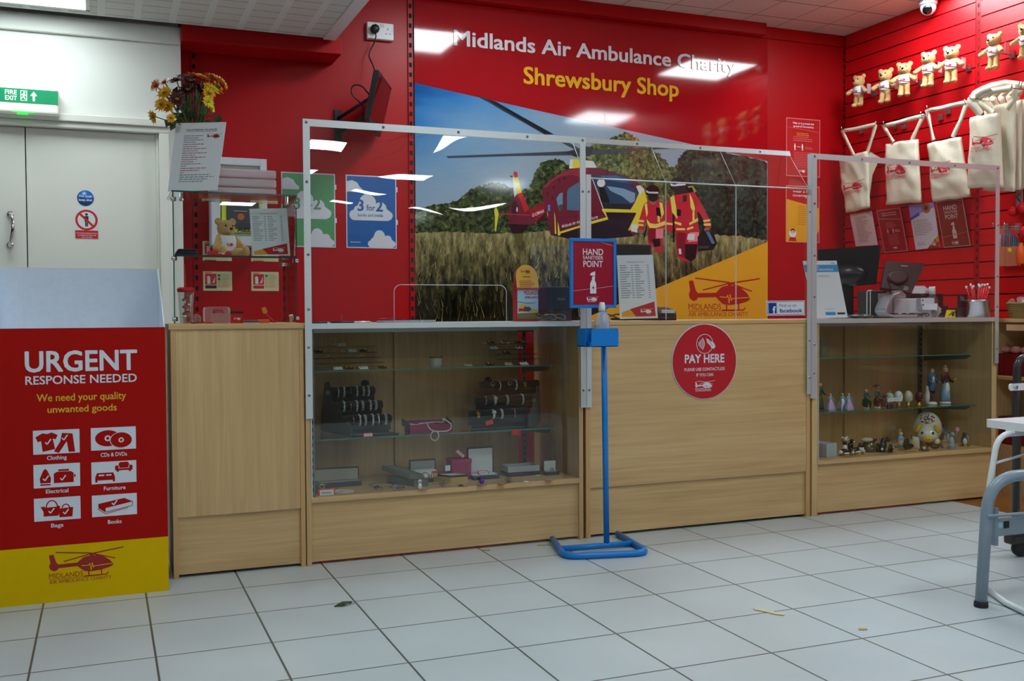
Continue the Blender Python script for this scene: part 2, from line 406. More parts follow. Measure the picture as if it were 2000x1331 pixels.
# walls
struct(MB().box(0.40, YW, 0, 8.2, YW + 0.12, ZC, REDW), 'wall_back')
mb = MB().box(-5, 1.59, 1.985, 0.40, 1.75, ZL, WWALL).box(0.335, 1.59, 0, 0.40, 1.75, 1.985, WWALL).box(-5, 1.59, 0, -1.02, 1.75, 1.985, WWALL).box(-5, 1.75, 0, 0.40, 1.87, ZC, WWALL)
struct(mb, 'wall_white')
struct(MB().box(-5, 1.562, 2.412, 0.40, 1.59, ZL, WWALL), 'trim_2', bevel=0.006)
mb = MB().box(0.40, 1.512, 2.422, 1.235, 1.75, ZL + 0.005, REDW); struct(mb, 'trim_3', bevel=0.003)
struct(MB().box(1.26, 1.668, 2.852, 4.145, 1.75, ZC, REDW), 'trim_4', bevel=0.003)
struct(MB().box(4.145, 1.735, 2.852, XS, 1.75, ZC, REDW), 'trim_5', bevel=0.002)
for nm, a in (('wall_left', (-5.1, -18, 0, -5, 1.87, ZC)), ('wall_front', (-5, -18.1, 0, 8.2, -18, ZC)), ('wall_far_right', (8.2, -18, 0, 8.3, 1.87, ZC))):
    struct(MB().box(*a, mat('unseen_wall_darkened', rgb(96, 34, 34), 0.8)), nm)  # unseen walls, coloured dark so glass and paint reflect less white
# slat wall: red boards with dark grooves
mb = MB().box(XS + 0.008, -1.4, 0, XS + 0.14, YW, ZC, GROOVE)
for (ya, yb) in ((0.585, YW - 0.03), (-1.4, 0.545)):
    z = 2.739 - 0.0967 * 28
    while z < ZC:
        mb.box(XS - 0.004, ya, max(z + 0.004, 0.02), XS + 0.012, yb, min(z + 0.0927, ZC - 0.002), REDS); z += 0.0967
mb.box(XS - 0.001, 0.545, 0, XS + 0.012, 0.585, ZC, REDW).box(XS - 0.001, YW - 0.03, 0, XS + 0.012, YW, ZC, REDW)
z = 0.5
while z < ZC - 0.03:
    for y in (0.565, YW - 0.015): mb.box(XS - 0.0022, y - 0.006, z, XS + 0.002, y + 0.006, z + 0.022, DARK)
    z += 0.05
struct(mb, 'wall_right')
# slotted uprights on the red wall
def upright(x, z0, z1, wd=0.03):
    mb = MB().box(x - wd / 2, YW - 0.012, z0, x + wd / 2, YW, z1, REDW); z = z0 + 0.02
    while z < z1 - 0.02:
        mb.box(x - 0.009, YW - 0.0135, z, x + 0.007, YW - 0.011, z + 0.026, DARK); z += 0.057
    return mb
struct(upright(0.478, 0.2, 2.422), 'trim_6'); struct(upright(0.992, 0.2, 1.55, 0.03), 'trim_7')
mb = upright(1.693, 0.2, 2.9, 0.028); mb.box(1.708, YW - 0.004, 0.1, 1.716, YW, 2.9, DARK); struct(mb, 'trim_8')
# doors in the white wall
fr = MB()
fr.box(0.285, 1.565, 0, 0.335, 1.66, 1.945, WDOOR).box(-1.02, 1.565, 1.945, 0.335, 1.66, 1.975, WDOOR).box(-1.02, 1.565, 0, -0.97, 1.66, 1.945, WDOOR)
fr.box(0.272, 1.60, 0, 0.285, 1.66, 1.945, WDOOR).box(-1.02, 1.55, 1.975, 0.345, 1.59, 2.012, WDOOR)
struct(fr, 'trim_9', bevel=0.004)
d2 = struct(MB().box(-0.342, 1.615, 0.005, 0.272, 1.655, 1.943, WDOOR), 'door_2', bevel=0.002)
d1 = struct(MB().box(-0.97, 1.615, 0.005, -0.347, 1.655, 1.943, WDOOR), 'door_1', bevel=0.002)
hp = at(20, 448, 1, 1.59)
MB().tube([(hp.x, 1.612, hp.z + 0.075), (hp.x + .002, 1.585, hp.z + 0.08), (hp.x + 0.012, 1.562, hp.z + 0.055), (hp.x + 0.014, 1.556, hp.z), (hp.x + 0.006, 1.562, hp.z - 0.055), (hp.x - 0.004, 1.585, hp.z - 0.08), (hp.x - .004, 1.612, hp.z - 0.075)], 0.0085, CHROME).lathe([(0.016, 0), (0.016, 0.006), (0, 0.006)], (hp.x, 1.615, hp.z + 0.075), CHROME, ax=(0, -1, 0)).lathe([(0.016, 0), (0.016, 0.006), (0, 0.006)], (hp.x - .004, 1.615, hp.z - 0.075), CHROME, ax=(0, -1, 0)).build('door_handle', d1)

# ceiling lights
def ceiling_light(cx, cy, z, label, grp=None, s=0.6):
    t = thing('ceiling_light', label, 'ceiling light', (cx, cy, z), grp); h = s / 2
    mb = MB()
    for a in ((-h, -h, h, -h + .018), (-h, h - .018, h, h), (-h, -h, -h + .018, h), (h - .018, -h, h, h)): mb.box(cx + a[0], cy + a[1], z - 0.01, cx + a[2], cy + a[3], z - 0.001, WHITE)
    mb.build('frame', t)
    MB().box(cx - h + .018, cy - h + .018, z - 0.006, cx + h - .018, cy + h - .018, z - 0.002, TUBEL if z < 2.6 else TUBE).build('diffuser', t)
ceiling_light(-0.335, 1.10, ZL, 'square fluorescent panel in the low ceiling above the white double doors')
ceiling_light(2.06, 0.60, ZC, 'square fluorescent panel above the counter, mirrored in the top left of the printed panel')
ceiling_light(4.47, 0.58, ZC, 'square fluorescent panel in the ceiling between the printed wall panel and the hanging bears')
ceiling_light(4.6, -1.5, ZC, 'square fluorescent panel mirrored low in the red field of the printed wall panel')
G = 'fluorescent panels of the shop floor ceiling'
for (x, y) in [(2.1, -2.2), (2.2, -6.9), (3.8, -6.5), (5.6, -6.6), (3.75, -8.5), (5.65, -11.6), (3.85, -11.2), (2.2, -9.6), (5.6, -14), (3.95, -14.6), (2.2, -14)]:
    ceiling_light(x, y, ZC, 'square fluorescent panel in the shop floor ceiling, seen mirrored in the clear screens', G)
for y in (-1.3, -4.0, -7.5, -11.5):
    ceiling_light(-0.335, y, ZL, 'square fluorescent panel in the low ceiling strip, seen mirrored in the glass display case', 'fluorescent panels of the low ceiling')

# ------------------------------------------------------------------ counter
ZT = 0.962
BK = 0.47
def plinth(mb, x0, x1, z): mb.box(x0, 0.012, 0.012, x1, 0.03, z, WOODH)
# tall wooden cabinet under the glass case
t = thing('counter_cabinet', 'plain beech counter cabinet under the small glass display case', 'cabinet', (0.235, 0, 0))
mb = MB(); mb.box(0.235, 0, 0, 0.253, 0.5, ZT, WOODE); mb.box(0.715, 0, 0, 0.733, 0.5, ZT, WOODE); mb.box(0.235, BK, 0, 0.733, 0.5, ZT, WOODV)
mb.build('carcass', t, 0.001)
MB().box(0.253, 0.002, 0.232, 0.715, 0.02, 0.945, WOODV).build('front_panel', t, 0.001)
mb = MB(); plinth(mb, 0.253, 0.715, 0.23); mb.build('plinth', t)
MB().box(0.228, -0.006, 0.945, 0.735, 0.5, 0.966, WOODH).build('worktop', t, 0.0015)
def showcase(x0, x1, label, gap=None, seam=None, sl=0.02):
    t = thing('glass_counter', label, 'display counter', (x0, 0, 0))
    mb = MB()
    mb.box(x0, 0, 0, x0 + sl, 0.5, 0.94, WOODV).box(x1 - sl, 0, 0, x1, 0.5, 0.94, WOODV)
    mb.box(x0 + sl, 0, 0.25, x1 - sl, 0.5, 0.272, WOODH)
    mb.build('carcass', t, 0.001)
    mb = MB(); plinth(mb, x0 + sl, x1 - sl, 0.25); mb.build('plinth', t)
    xe = gap[0] if gap else x1 - sl
    sm = seam or (x0 + x1) / 2
    MB().box(x0 + sl, BK, 0.272, sm + 0.02, BK + 0.012, 0.94, WOODI).build('sliding_door', t)
    MB().box(sm, BK - 0.016, 0.272, xe, BK - 0.004, 0.94, WOODI).build('sliding_door', t)
    MB().box(x0, -0.002, 0.946, x1, 0.5, ZT, mat('white_laminate_top', rgb(214, 220, 222), 0.3)).box(x0 + sl, BK - 0.04, 0.918, x1 - sl, BK - 0.02, 0.946, ALU).build('worktop', t)
    MB().box(x0, -0.008, 0.942, x1, -0.002, ZT + 0.002, ALU).box(x0 + sl, -0.004, 0.268, x0 + sl + 0.004, 0.004, 0.942, ALU).build('edge_rail', t)
    MB().box(x0 + sl, 0.002, 0.272, x1 - sl, 0.007, 0.942, GLASS).build('front_glass', t)
    return t
c2 = showcase(0.737, 1.955, 'glass fronted beech counter holding jewellery and bracelet stands', (1.835, 1.93), 1.226)
c4 = showcase(3.192, 4.392, 'glass fronted beech counter holding china figurines', None, 3.775, 0.034)
STRIP = mat('slotted_strip_grey', rgb(120, 124, 128), 0.35, 0.8)
def strip(t, x, y, face=1):
    mb = MB().box(x - 0.009, y - 0.005, 0.272, x + 0.009, y + 0.005, 0.94, STRIP); z = 0.29
    while z < 0.92:
        mb.box(x - 0.003, y - 0.0056, z, x + 0.003, y + 0.0056, z + 0.016, DARK); z += 0.03
    mb.build('slotted_upright', t)
strip(c2, 0.768, 0.03); strip(c2, 1.86, 0.445); strip(c4, 4.295, 0.44); strip(c4, 3.24, 0.44)
def shelf(t, x0, x1, y0, y1, z, br):
    MB().box(x0, y0, z - 0.006, x1, y1, z, SHELFG).box(x0, y0 - 0.0015, z - 0.0058, x1, y0, z - 0.0002, GLASSG).build('glass_shelf', t)
    for x in br:
        MB().prism([(y0 - 0.01, z - 0.006), (y1, z - 0.006), (y1, z - 0.05), (y0 + 0.02, z - 0.028), (y0 - 0.01, z - 0.014)], (x, 0, 0), (0, 1, 0), (0, 0, 1), 0.003, STRIP).build('shelf_bracket', t)
SH1, SH2, SH3, SH4 = 0.770, 0.489, 0.768, 0.494
def shz(x, y, yy): return at(x, y, 1, yy).z
shelf(c2, 0.765, 1.86, 0.10, 0.43, SH1, (0.775, 1.84)); shelf(c2, 0.765, 1.885, 0.10, 0.43, SH2, (0.775, 1.84))
shelf(c4, 3.232, 4.32, 0.10, 0.42, SH3, (4.30,)); shelf(c4, 3.232, 4.35, 0.10, 0.42, SH4, (4.30,))
tag(MB().box(1.80, 0.60, 0.02, 2.10, 0.63, 0.905, REDS).build('red_board'), 'plain red board showing through the gap in the back of the jewellery counter', 'board')
# solid counter
t = thing('counter_cabinet', 'long solid beech pay counter carrying the round red PAY HERE sign', 'cabinet', (1.968, 0, 0))
mb = MB().box(1.968, 0, 0, 1.99, 0.5, 0.945, WOODE).box(3.158, 0, 0, 3.18, 0.5, 0.945, WOODE).box(1.968, BK, 0, 3.18, 0.5, 0.945, WOODV); mb.build('carcass', t, 0.001)
MB().box(1.99, 0.002, 0.222, 3.158, 0.02, 0.945, WOODH).build('front_panel', t, 0.001)
mb = MB(); plinth(mb, 1.99, 3.158, 0.22); mb.build('plinth', t)
MB().box(1.966, -0.003, 0.945, 3.179, 0.5, ZT, WOODH).build('worktop', t, 0.0015)

# ------------------------------------------------------------------ clear screens
def screw(mb, x, z, y=-0.012):
    mb.lathe([(0.0065, 0), (0.0055, 0.002), (0.002, 0.003), (0, 0.003)], (x, y, z), STEEL, 10, (0, -1, 0)).box(x - 0.004, y - 0.0036, z - 0.0008, x + 0.004, y - 0.0025, z + 0.0008, DARK).box(x - 0.0008, y - 0.0036, z - 0.004, x + 0.0008, y - 0.0025, z + 0.004, DARK)
def bar(t, nm, x0, z0, x1, z1, sc, y=-0.012, d=0.003):
    o = MB().box(x0, y, z0, x1, y + d, z1, ALU).build(nm, t)
    for (x, z) in sc:
        mb = MB(); screw(mb, x, z, y); mb.build('screw', o)
t = thing('clear_screen', 'framed clear screen above the jewellery counter with a hatch cut in its lower edge', 'screen', (0.735, 0, 0))
bar(t, 'frame_post', 0.737, 0.588, 0.764, 1.738, [(0.75, 1.52), (0.752, 1.235), (0.752, 1.02), (0.75, 0.87), (0.75, 0.68)])
bar(t, 'frame_rail', 0.737, 1.738, 1.968, 1.766, [(0.75, 1.752), (1.06, 1.752), (1.38, 1.752), (1.69, 1.752), (1.952, 1.752)])
bar(t, 'frame_post', 1.939, 0.583, 1.966, 1.738, [(1.952, 1.53), (1.952, 1.05), (1.952, 0.88), (1.952, 0.66)])
def arch(x0, x1, z0, z1, r):
    pts = [(x0, z0)]
    for i in range(7): a = PI - i / 6 * PI / 2; pts.append((x0 + r + r * math.cos(a), z1 - r + r * math.sin(a)))
    for i in range(7): a = PI / 2 - i / 6 * PI / 2; pts.append((x1 - r + r * math.cos(a), z1 - r + r * math.sin(a)))
    return pts + [(x1, z0)]
ax0, ax1, az = at(769, 600, 1, 0).x, at(988, 600, 1, 0).x, at(880, 557, 1, 0).z
pane = [(0.74, 0.966)] + arch(ax0, ax1, 0.966, az, 0.03) + [(1.965, 0.966), (1.965, 1.764), (0.74, 1.764)]
EDGE = mat('perspex_edge', rgb(200, 210, 212), 0.15, spec=0.6)
MB().prism(pane, (0, -0.004, 0), (1, 0, 0), (0, 0, 1), -0.005, PERSPEX).build('clear_pane', t)
MB().tube([(p[0], -0.0065, p[1]) for p in arch(ax0, ax1, 0.967, az, 0.03)], 0.0014, EDGE, 6).build('hatch_edge', t)
# screen over the pay counter: upright panes and a tilted top
t = thing('clear_screen', 'clear screen of three panes over the pay counter, its top leaning back', 'screen', (1.968, 0, 0))
bar(t, 'frame_post', 1.968, 0.583, 1.992, 1.605, [(1.98, 1.53), (1.98, 0.66)])
bar(t, 'frame_post', 3.152, 0.60, 3.175, 1.56, [(3.166, 1.48), (3.166, 0.68), (3.166, 0.86)])
TB, ZK, ZTOP = 0.14, 1.59, 1.785
xs = [1.97, at(1300, 345, 1, 0).x, at(1437, 350, 1, 0).x, 3.17]
for a, b in zip(xs[:-1], xs[1:]):
    MB().box(a + .0015, -0.004, 0.966, b - .0015, 0.001, ZK, PERSPEX).box(a - .0008, -0.0045, 0.966, a + .0008, 0.0015, ZK, EDGE).build('clear_pane', t)
    MB().prism([(a + .0015, 0), (b - .0015, 0), (b - .0015 - (0.015 if b > 3.1 else 0), 1.0 * math.hypot(TB, ZTOP - ZK)), (a + .0015, math.hypot(TB, ZTOP - ZK))], (0, 0, ZK), (1, 0, 0), (0, TB, ZTOP - ZK), -0.005, PERSPEX).tube([(a, 0, ZK), (a, TB, ZTOP)], 0.0012, EDGE, 5).build('tilted_pane', t)
MB().tube([(3.169, 0, ZK), (3.155, TB, ZTOP)], 0.0015, EDGE, 5).build('pane_edge', t)
MB().tube([(1.992, -0.003, ZK), (3.172, -0.003, ZK)], 0.0035, EDGE, 6).build('pane_joint', t)
o = MB().prism([(1.955, 0), (3.16, 0), (3.16, 0.026), (1.955, 0.026)], (0, TB - 0.012, ZTOP - 0.018), (1, 0, 0), (0, 0.35, 0.93), 0.003, ALU).build('frame_rail', t)
for x in (2.30, 2.64, 2.98):
    mb = MB(); screw(mb, x, ZTOP - 0.006, TB - 0.012); mb.build('screw', o)
t = thing('clear_screen', 'framed clear screen above the counter of china figurines', 'screen', (3.18, 0, 0))
bar(t, 'frame_post', 3.18, 0.578, 3.208, 1.735, [(3.194, 1.52), (3.194, 1.27), (3.194, 1.07), (3.194, 0.84), (3.194, 0.7)])
MB().box(3.1775, -0.011, 0.578, 3.18, 0.02, 1.762, ALU).build('frame_post', t)
bar(t, 'frame_rail', 3.18, 1.735, 4.392, 1.762, [(3.194, 1.748), (3.48, 1.748), (3.78, 1.748), (4.08, 1.748), (4.375, 1.748)])
bar(t, 'frame_post', 4.366, 0.72, 4.392, 1.735, [(4.379, 1.45), (4.379, 1.18), (4.379, 1.02), (4.379, 0.8)])
MB().box(3.185, -0.009, 0.966, 4.388, -0.004, 1.76, PERSPEX).build('clear_pane', t)
# ------------------------------------------------------------------ the printed wall panel
def ink(name, r, g, b, rough=0.065, **k): return mat(name, rgb(r, g, b), rough, 0, k.pop('var', 0.03), k.pop('scale', 30), **k)
YM = YW - 0.008
def foliage(name, stops, sc, stretch=(1, 1, 1), lo=0.36, hi=0.66):
    m, nt, b = base(name)
    v = N(nt, 'ShaderNodeTexNoise'); v.inputs['Scale'].default_value = sc; v.inputs['Detail'].default_value = 6; v.inputs['Roughness'].default_value = 0.75
    nt.links.new(pos(nt, stretch), v.inputs['Vector'])
    cr = N(nt, 'ShaderNodeValToRGB'); e = cr.color_ramp.elements
    while len(e) < len(stops): e.new(0.5)
    for i, c in enumerate(stops): e[i].position = lo + (hi - lo) * i / (len(stops) - 1); e[i].color = rgb(*c)
    nt.links.new(v.outputs[0], cr.inputs[0]); nt.links.new(cr.outputs[0], b.inputs['Base Color']); b.inputs['Roughness'].default_value = 0.065
    return m
TREE1 = foliage('printed_tree_dark', [(14, 20, 12), (34, 46, 24), (66, 80, 44), (120, 130, 80)], 34)
TREE2 = foliage('printed_tree_light', [(26, 36, 16), (70, 84, 44), (118, 126, 74), (176, 172, 118)], 40)
TREE3 = foliage('printed_tree_black', [(10, 13, 10), (22, 30, 22), (44, 52, 40), (78, 82, 62)], 34)
def field(name):
    m, nt, b = base(name); g = N(nt, 'ShaderNodeNewGeometry'); sx = N(nt, 'ShaderNodeSeparateXYZ'); nt.links.new(g.outputs['Position'], sx.inputs[0])
    v = N(nt, 'ShaderNodeTexNoise'); v.inputs['Scale'].default_value = 30; v.inputs['Detail'].default_value = 6; v.inputs['Roughness'].default_value = 0.7; nt.links.new(pos(nt, (1, 1, 0.3)), v.inputs['Vector'])
    a = N(nt, 'ShaderNodeMath', operation='MULTIPLY_ADD'); a.inputs[1].default_value = 0.95; a.inputs[2].default_value = -1.52; nt.links.new(sx.outputs[2], a.inputs[0])
    c = N(nt, 'ShaderNodeMath', operation='MULTIPLY_ADD'); c.inputs[1].default_value = 1.25; nt.links.new(v.outputs[0], c.inputs[0]); nt.links.new(a.outputs[0], c.inputs[2])
    cr = N(nt, 'ShaderNodeValToRGB'); e = cr.color_ramp.elements
    for _ in range(3): e.new(0.5)
    for i, (p, q) in enumerate([(0.0, (10, 12, 8)), (0.18, (34, 34, 20)), (0.34, (84, 78, 46)), (0.54, (142, 130, 86)), (0.78, (196, 182, 130))]): e[i].position = p; e[i].color = rgb(*q)
    nt.links.new(c.outputs[0], cr.inputs[0]); nt.links.new(cr.outputs[0], b.inputs['Base Color']); b.inputs['Roughness'].default_value = 0.065
    return m
FIELD = field('printed_field')
m, nt, b = base('printed_sky'); g = N(nt, 'ShaderNodeNewGeometry'); sx = N(nt, 'ShaderNodeSeparateXYZ'); nt.links.new(g.outputs['Position'], sx.inputs[0])
a1 = N(nt, 'ShaderNodeMath', operation='MULTIPLY_ADD'); a1.inputs[1].default_value = -1.15; a1.inputs[2].default_value = 2.35 * 1.15; nt.links.new(sx.outputs[2], a1.inputs[0])
a2 = N(nt, 'ShaderNodeMath', operation='MULTIPLY_ADD'); a2.inputs[1].default_value = 0.62; nt.links.new(sx.outputs[0], a2.inputs[0]); nt.links.new(a1.outputs[0], a2.inputs[2])
nz = N(nt, 'ShaderNodeTexNoise'); nz.inputs['Scale'].default_value = 2.4; nz.inputs['Detail'].default_value = 4; nt.links.new(pos(nt, (1, 1, 2.6)), nz.inputs[0])
a3 = N(nt, 'ShaderNodeMath', operation='MULTIPLY_ADD'); a3.inputs[1].default_value = 0.5; a3.inputs[2].default_value = -0.25 - 1.75 * 0.62; nt.links.new(nz.outputs[0], a3.inputs[0])
a4 = N(nt, 'ShaderNodeMath', operation='ADD'); nt.links.new(a2.outputs[0], a4.inputs[0]); nt.links.new(a3.outputs[0], a4.inputs[1])
cr = N(nt, 'ShaderNodeValToRGB'); e = cr.color_ramp.elements; e.new(0.3); e.new(0.6)
for i, (p_, c) in enumerate([(0, (10, 84, 158)), (0.22, (58, 126, 186)), (0.55, (118, 156, 190)), (0.95, (150, 166, 182))]): e[i].position = p_; e[i].color = rgb(*c)
nt.links.new(a4.outputs[0], cr.inputs[0]); nt.links.new(cr.outputs[0], b.inputs['Base Color']); b.inputs['Roughness'].default_value = 0.065
SKY = m
MRED = ink('printed_red', 164, 14, 24); MYEL = ink('printed_amber', 226, 160, 34); MTXT = ink('printed_white', 226, 226, 232); MTY = ink('printed_yellow', 232, 178, 40)
MLOGO = ink('printed_logo_red', 176, 38, 30)
x0, x1 = 1.717, 4.205
mb = MB(); mb.box(x0, YM, 0.80, x1, YW - 0.001, 2.85, ink('panel_edge', 200, 200, 200))
sh = Sheet(mb, fn=lambda px, py, l: Vector((lambda p: (p.x, YM - 0.0004 * l, p.z))(at(px, py, 1, YM))))
raw = Sheet(mb, (0, YM, 0), (1, 0, 0), (0, 0, 1), 0.0004)
A = lambda *q: [(950 + x / 6.656, 280 + y / 6.656) for x, y in q]
B = lambda *q: [(1140 + x / 5.119, 280 + y / 5.119) for x, y in q]
Cc = lambda *q: [(800 + x / 5.325, 150 + y / 5.325) for x, y in q]
raw.L(1).rect(x0, 0.80, x1, 2.85, MRED)
raw.L(1)
def pz(px, py): p = at(px, py, 1, YM); return (p.x, p.z)
skyl = [pz(810, 162), pz(924, 188), pz(1067, 220), pz(1150, 238), pz(1342, 280), pz(1498, 315)]
raw.L(2).poly([(x0, 0.80), (x1, 0.80), (x1, skyl[-1][1])] + skyl[::-1][1:] + [(x0, skyl[0][1] + 0.003)], SKY)
rn = random.Random(5)
def jag(pts, amp, n):
    out = []
    for a, c in zip(pts[:-1], pts[1:]):
        for i in range(n):
            t = i / n; out.append((a[0] + (c[0] - a[0]) * t + rn.uniform(-amp, amp), a[1] + (c[1] - a[1]) * t + rn.uniform(-amp, amp)))
    return out + [pts[-1]]
def clumps(pts, n, r, ms, depth):
    """leafy blobs of print along and below a tree line"""
    for i in range(n):
        k = rn.randrange(len(pts) - 1); t = rn.random(); x = pts[k][0] + (pts[k + 1][0] - pts[k][0]) * t; y = pts[k][1] + (pts[k + 1][1] - pts[k][1]) * t
        y += rn.random() ** 1.5 * depth + 1; rr = r * rn.uniform(0.5, 1.2); q = rn.randint(7, 10); ph = rn.random() * 6
        sh.L(4 + i % 3 * 0.3).poly([(x + rr * rn.uniform(0.5, 1.2) * math.cos(ph + 2 * PI * j / q), y + rr * rn.uniform(0.4, 1.0) * math.sin(ph + 2 * PI * j / q)) for j in range(q)], rn.choice(ms))
t1 = [(810.5, 408), (842, 403), (870, 398), (902, 387), (918, 371), (937, 365), (962, 356), (984, 360), (1000, 368), (1020, 372), (1034, 369), (1041, 349), (1048, 330), (1063, 315), (1085, 310), (1101, 316), (1115, 330), (1150, 340)]
t2 = [(1120, 330), (1140, 300), (1158, 279), (1190, 272), (1205, 266), (1223, 258), (1239, 267), (1254, 282), (1272, 292), (1291, 307), (1309, 326), (1316, 332), (1325, 316), (1334, 304), (1346, 291), (1371, 289), (1396, 292), (1426, 300), (1460, 307), (1498, 316)]
sh.L(3).poly(jag(t1, 2.2, 7) + [(1150, 470), (810.5, 470)], TREE1)
sh.L(3).poly(jag(t2[:13], 2.2, 7) + [(1325, 480), (1110, 480)], TREE2)
sh.L(3.2).poly(jag(t2[12:], 1.6, 6)[:-1] + [(1498, 319), (1498, 500), (1320, 500), (1318, 400)], TREE3)
clumps(t1, 150, 5, [TREE1, TREE1, TREE2], 34); clumps(t2[:13], 130, 6, [TREE2, TREE1, TREE2], 110); clumps(t2[12:-2], 110, 6, [TREE3, TREE1, TREE3], 90)
gl = [(810.5, 455), (860, 452), (920, 455), (1000, 456), (1080, 452), (1150, 458), (1250, 462), (1320, 464), (1400, 458), (1450, 462), (1498, 470)]
sh.L(5.2).poly(jag(gl, 2.5, 9)[1:-1] + [(1498, 470), (1498, 660), (810.5, 670), (810.5, 455)], FIELD)
INKS = {}
def I(r, g, b):
    k = 'print_%02x%02x%02x' % (r, g, b)
    return ink(k, r, g, b, var=0.1, scale=60)
GR = [I(150, 138, 92), I(104, 96, 58), I(182, 168, 120), I(70, 66, 40), I(30, 30, 20), I(48, 46, 28)]
for i in range(760):
    x = rn.uniform(816, 1330); y = rn.uniform(468, 645); l = rn.uniform(8, 30) * (.5 + (y - 460) / 200); dx = rn.gauss(0, 6); q = rn.random()
    mm = GR[rn.choice((0, 1, 2, 3)) if y < 525 + rn.uniform(-40, 40) else rn.choice((0, 1, 3, 4, 5, 4, 5))]
    sh.L(5.6 + 0.2 * q).poly([(x - 0.6, y), (x + 0.6, y), (x + dx, y - l)], mm)
# rotor blades, helicopter, crew
DK = I(30, 34, 42); MAR = I(112, 32, 52); MARL = I(150, 44, 62); MARD = I(64, 20, 36); VD = I(40, 28, 40); GLS = I(44, 66, 98); GLL = I(128, 158, 186); HY = I(224, 204, 60); HW = I(214, 216, 214); RDD = I(150, 22, 40)
sh.L(6)
sh.poly(Cc((700, 205), (800, 228), (900, 262), (1150, 405), (1500, 600), (1400, 600), (1150, 455), (960, 350), (830, 270)), I(44, 58, 76))
sh.L(6.3).poly(Cc((800, 228), (900, 262), (1150, 408), (1490, 598), (1410, 598), (1150, 440), (900, 295)), DK)
sh.poly(Cc((1540, 665), (1650, 685), (1770, 750), (1770, 800), (1690, 745)), I(70, 76, 84))
sh.poly(Cc((380, 826), (1000, 802), (1700, 774), (1745, 815), (1000, 826), (400, 846)), I(58, 70, 86))
sh.poly(B((60, 66), (600, 48), (1010, 36), (1012, 46), (600, 68), (200, 110), (30, 120)), I(66, 72, 82))
sh.L(6.5).poly(A((1000, 118), (1180, 75), (1280, 40)) + B((95, 45), (80, 95), (60, 130)) + A((1250, 165), (1165, 180), (1090, 150)), I(48, 54, 60))
sh.L(7).poly(A((1085, 208), (1260, 205)) + B((120, 240)) + A((1075, 330)), HY); sh.L(7.2).poly(A((1085, 212), (1125, 215), (1120, 325), (1074, 328)), HW); sh.poly(B((8, 170), (95, 180), (130, 246), (8, 248)), HW)
sh.L(8).poly(A((720, 650), (735, 580), (800, 500), (900, 425), (1000, 370), (1090, 335), (1205, 318)) + B((150, 246), (280, 285), (420, 330), (540, 390), (605, 460), (632, 570), (622, 650), (560, 760), (540, 880), (500, 930), (100, 965)) + A((1200, 1270), (830, 1190), (790, 1010), (740, 770)), MAR)
sh.L(8.2).poly(A((735, 585), (800, 505), (900, 430), (1000, 375), (1100, 338), (1205, 322)) + B((40, 252), (40, 285)) + A((1205, 440), (1100, 410), (960, 430), (850, 500), (770, 580)), MARL)
for (a, c) in ((780, 640), (860, 560), (930, 470), (850, 700), (1000, 440)): sh.L(8.3).poly(A((a, c), (a + 22, c - 6), (a + 24, c + 30), (a + 2, c + 36)), MARD)
sh.L(8.3).poly(A((960, 1165), (1205, 1085)) + B((70, 800), (235, 760), (210, 690), (520, 690), (470, 830), (440, 870), (500, 930), (100, 965)) + A((1200, 1270), (830, 1190)), VD)
sh.L(8.4).poly(B((70, 322), (330, 316), (430, 340), (525, 430), (548, 500), (512, 590), (465, 665), (190, 655), (130, 480), (75, 350)), GLS)
sh.L(8.5).poly(B((225, 430), (300, 438), (400, 455), (512, 500), (508, 580), (470, 600), (380, 530), (270, 480)), GLL); sh.poly(B((160, 325), (330, 322), (420, 345), (480, 410), (300, 380), (200, 360)), I(64, 100, 150))
sh.poly(B((180, 600), (500, 610), (465, 662), (190, 652)), I(34, 40, 46))
sh.L(8.6).poly(B((150, 440), (200, 440), (250, 560), (255, 600), (170, 590)), I(22, 26, 34)); p_ = B((172, 398))[0]; sh.circ(p_[0], p_[1], 8, HW, 16)
sh.L(8.6).line(B((78, 340), (135, 490), (192, 655)), 1.6, HW); sh.line(B((350, 320), (570, 505)), 1.0, DK); sh.line(B((390, 325), (560, 500)), 1.0, DK)
sh.L(8.5).poly(A((1045, 640), (1065, 590), (1205, 500), (1205, 875), (1045, 868)), I(78, 112, 140)); sh.L(8.6).poly(A((1045, 790), (1205, 740), (1205, 875), (1045, 868)), I(84, 80, 46))
sh.L(8.5).poly(A((908, 720), (950, 655), (988, 640), (990, 870), (952, 884), (925, 810)), I(96, 140, 172)); sh.L(8.6).poly(A((930, 810), (988, 790), (990, 870), (955, 882)), I(70, 74, 60))
sh.L(8.6).poly(B((180, 655), (530, 666), (530, 695), (205, 690)), HY); sh.poly(B((548, 500), (600, 455), (632, 570), (622, 650), (560, 760), (545, 850), (440, 872), (525, 700), (465, 665), (512, 590)), HY)
sh.L(8.7).poly(B((475, 808), (535, 815), (535, 895), (470, 880)), HW); sh.poly(B((520, 430), (560, 420), (605, 460), (560, 520)), HW)
sh.L(8.6).poly(A((955, 1150), (1205, 1072)) + B((70, 783), (225, 740), (176, 662), (205, 662), (244, 762), (70, 810)) + A((1205, 1100), (955, 1178)), HY)
for q in (((880, 895), (893, 960), (905, 1180), (888, 1180)), ((925, 1020), (940, 1080), (960, 1200), (925, 1200)), ((790, 880), (798, 930), (796, 960), (788, 920))): sh.poly(A(*q), HY)
sh.poly(A((795, 805), (825, 800), (825, 880), (795, 880)), I(70, 140, 210))
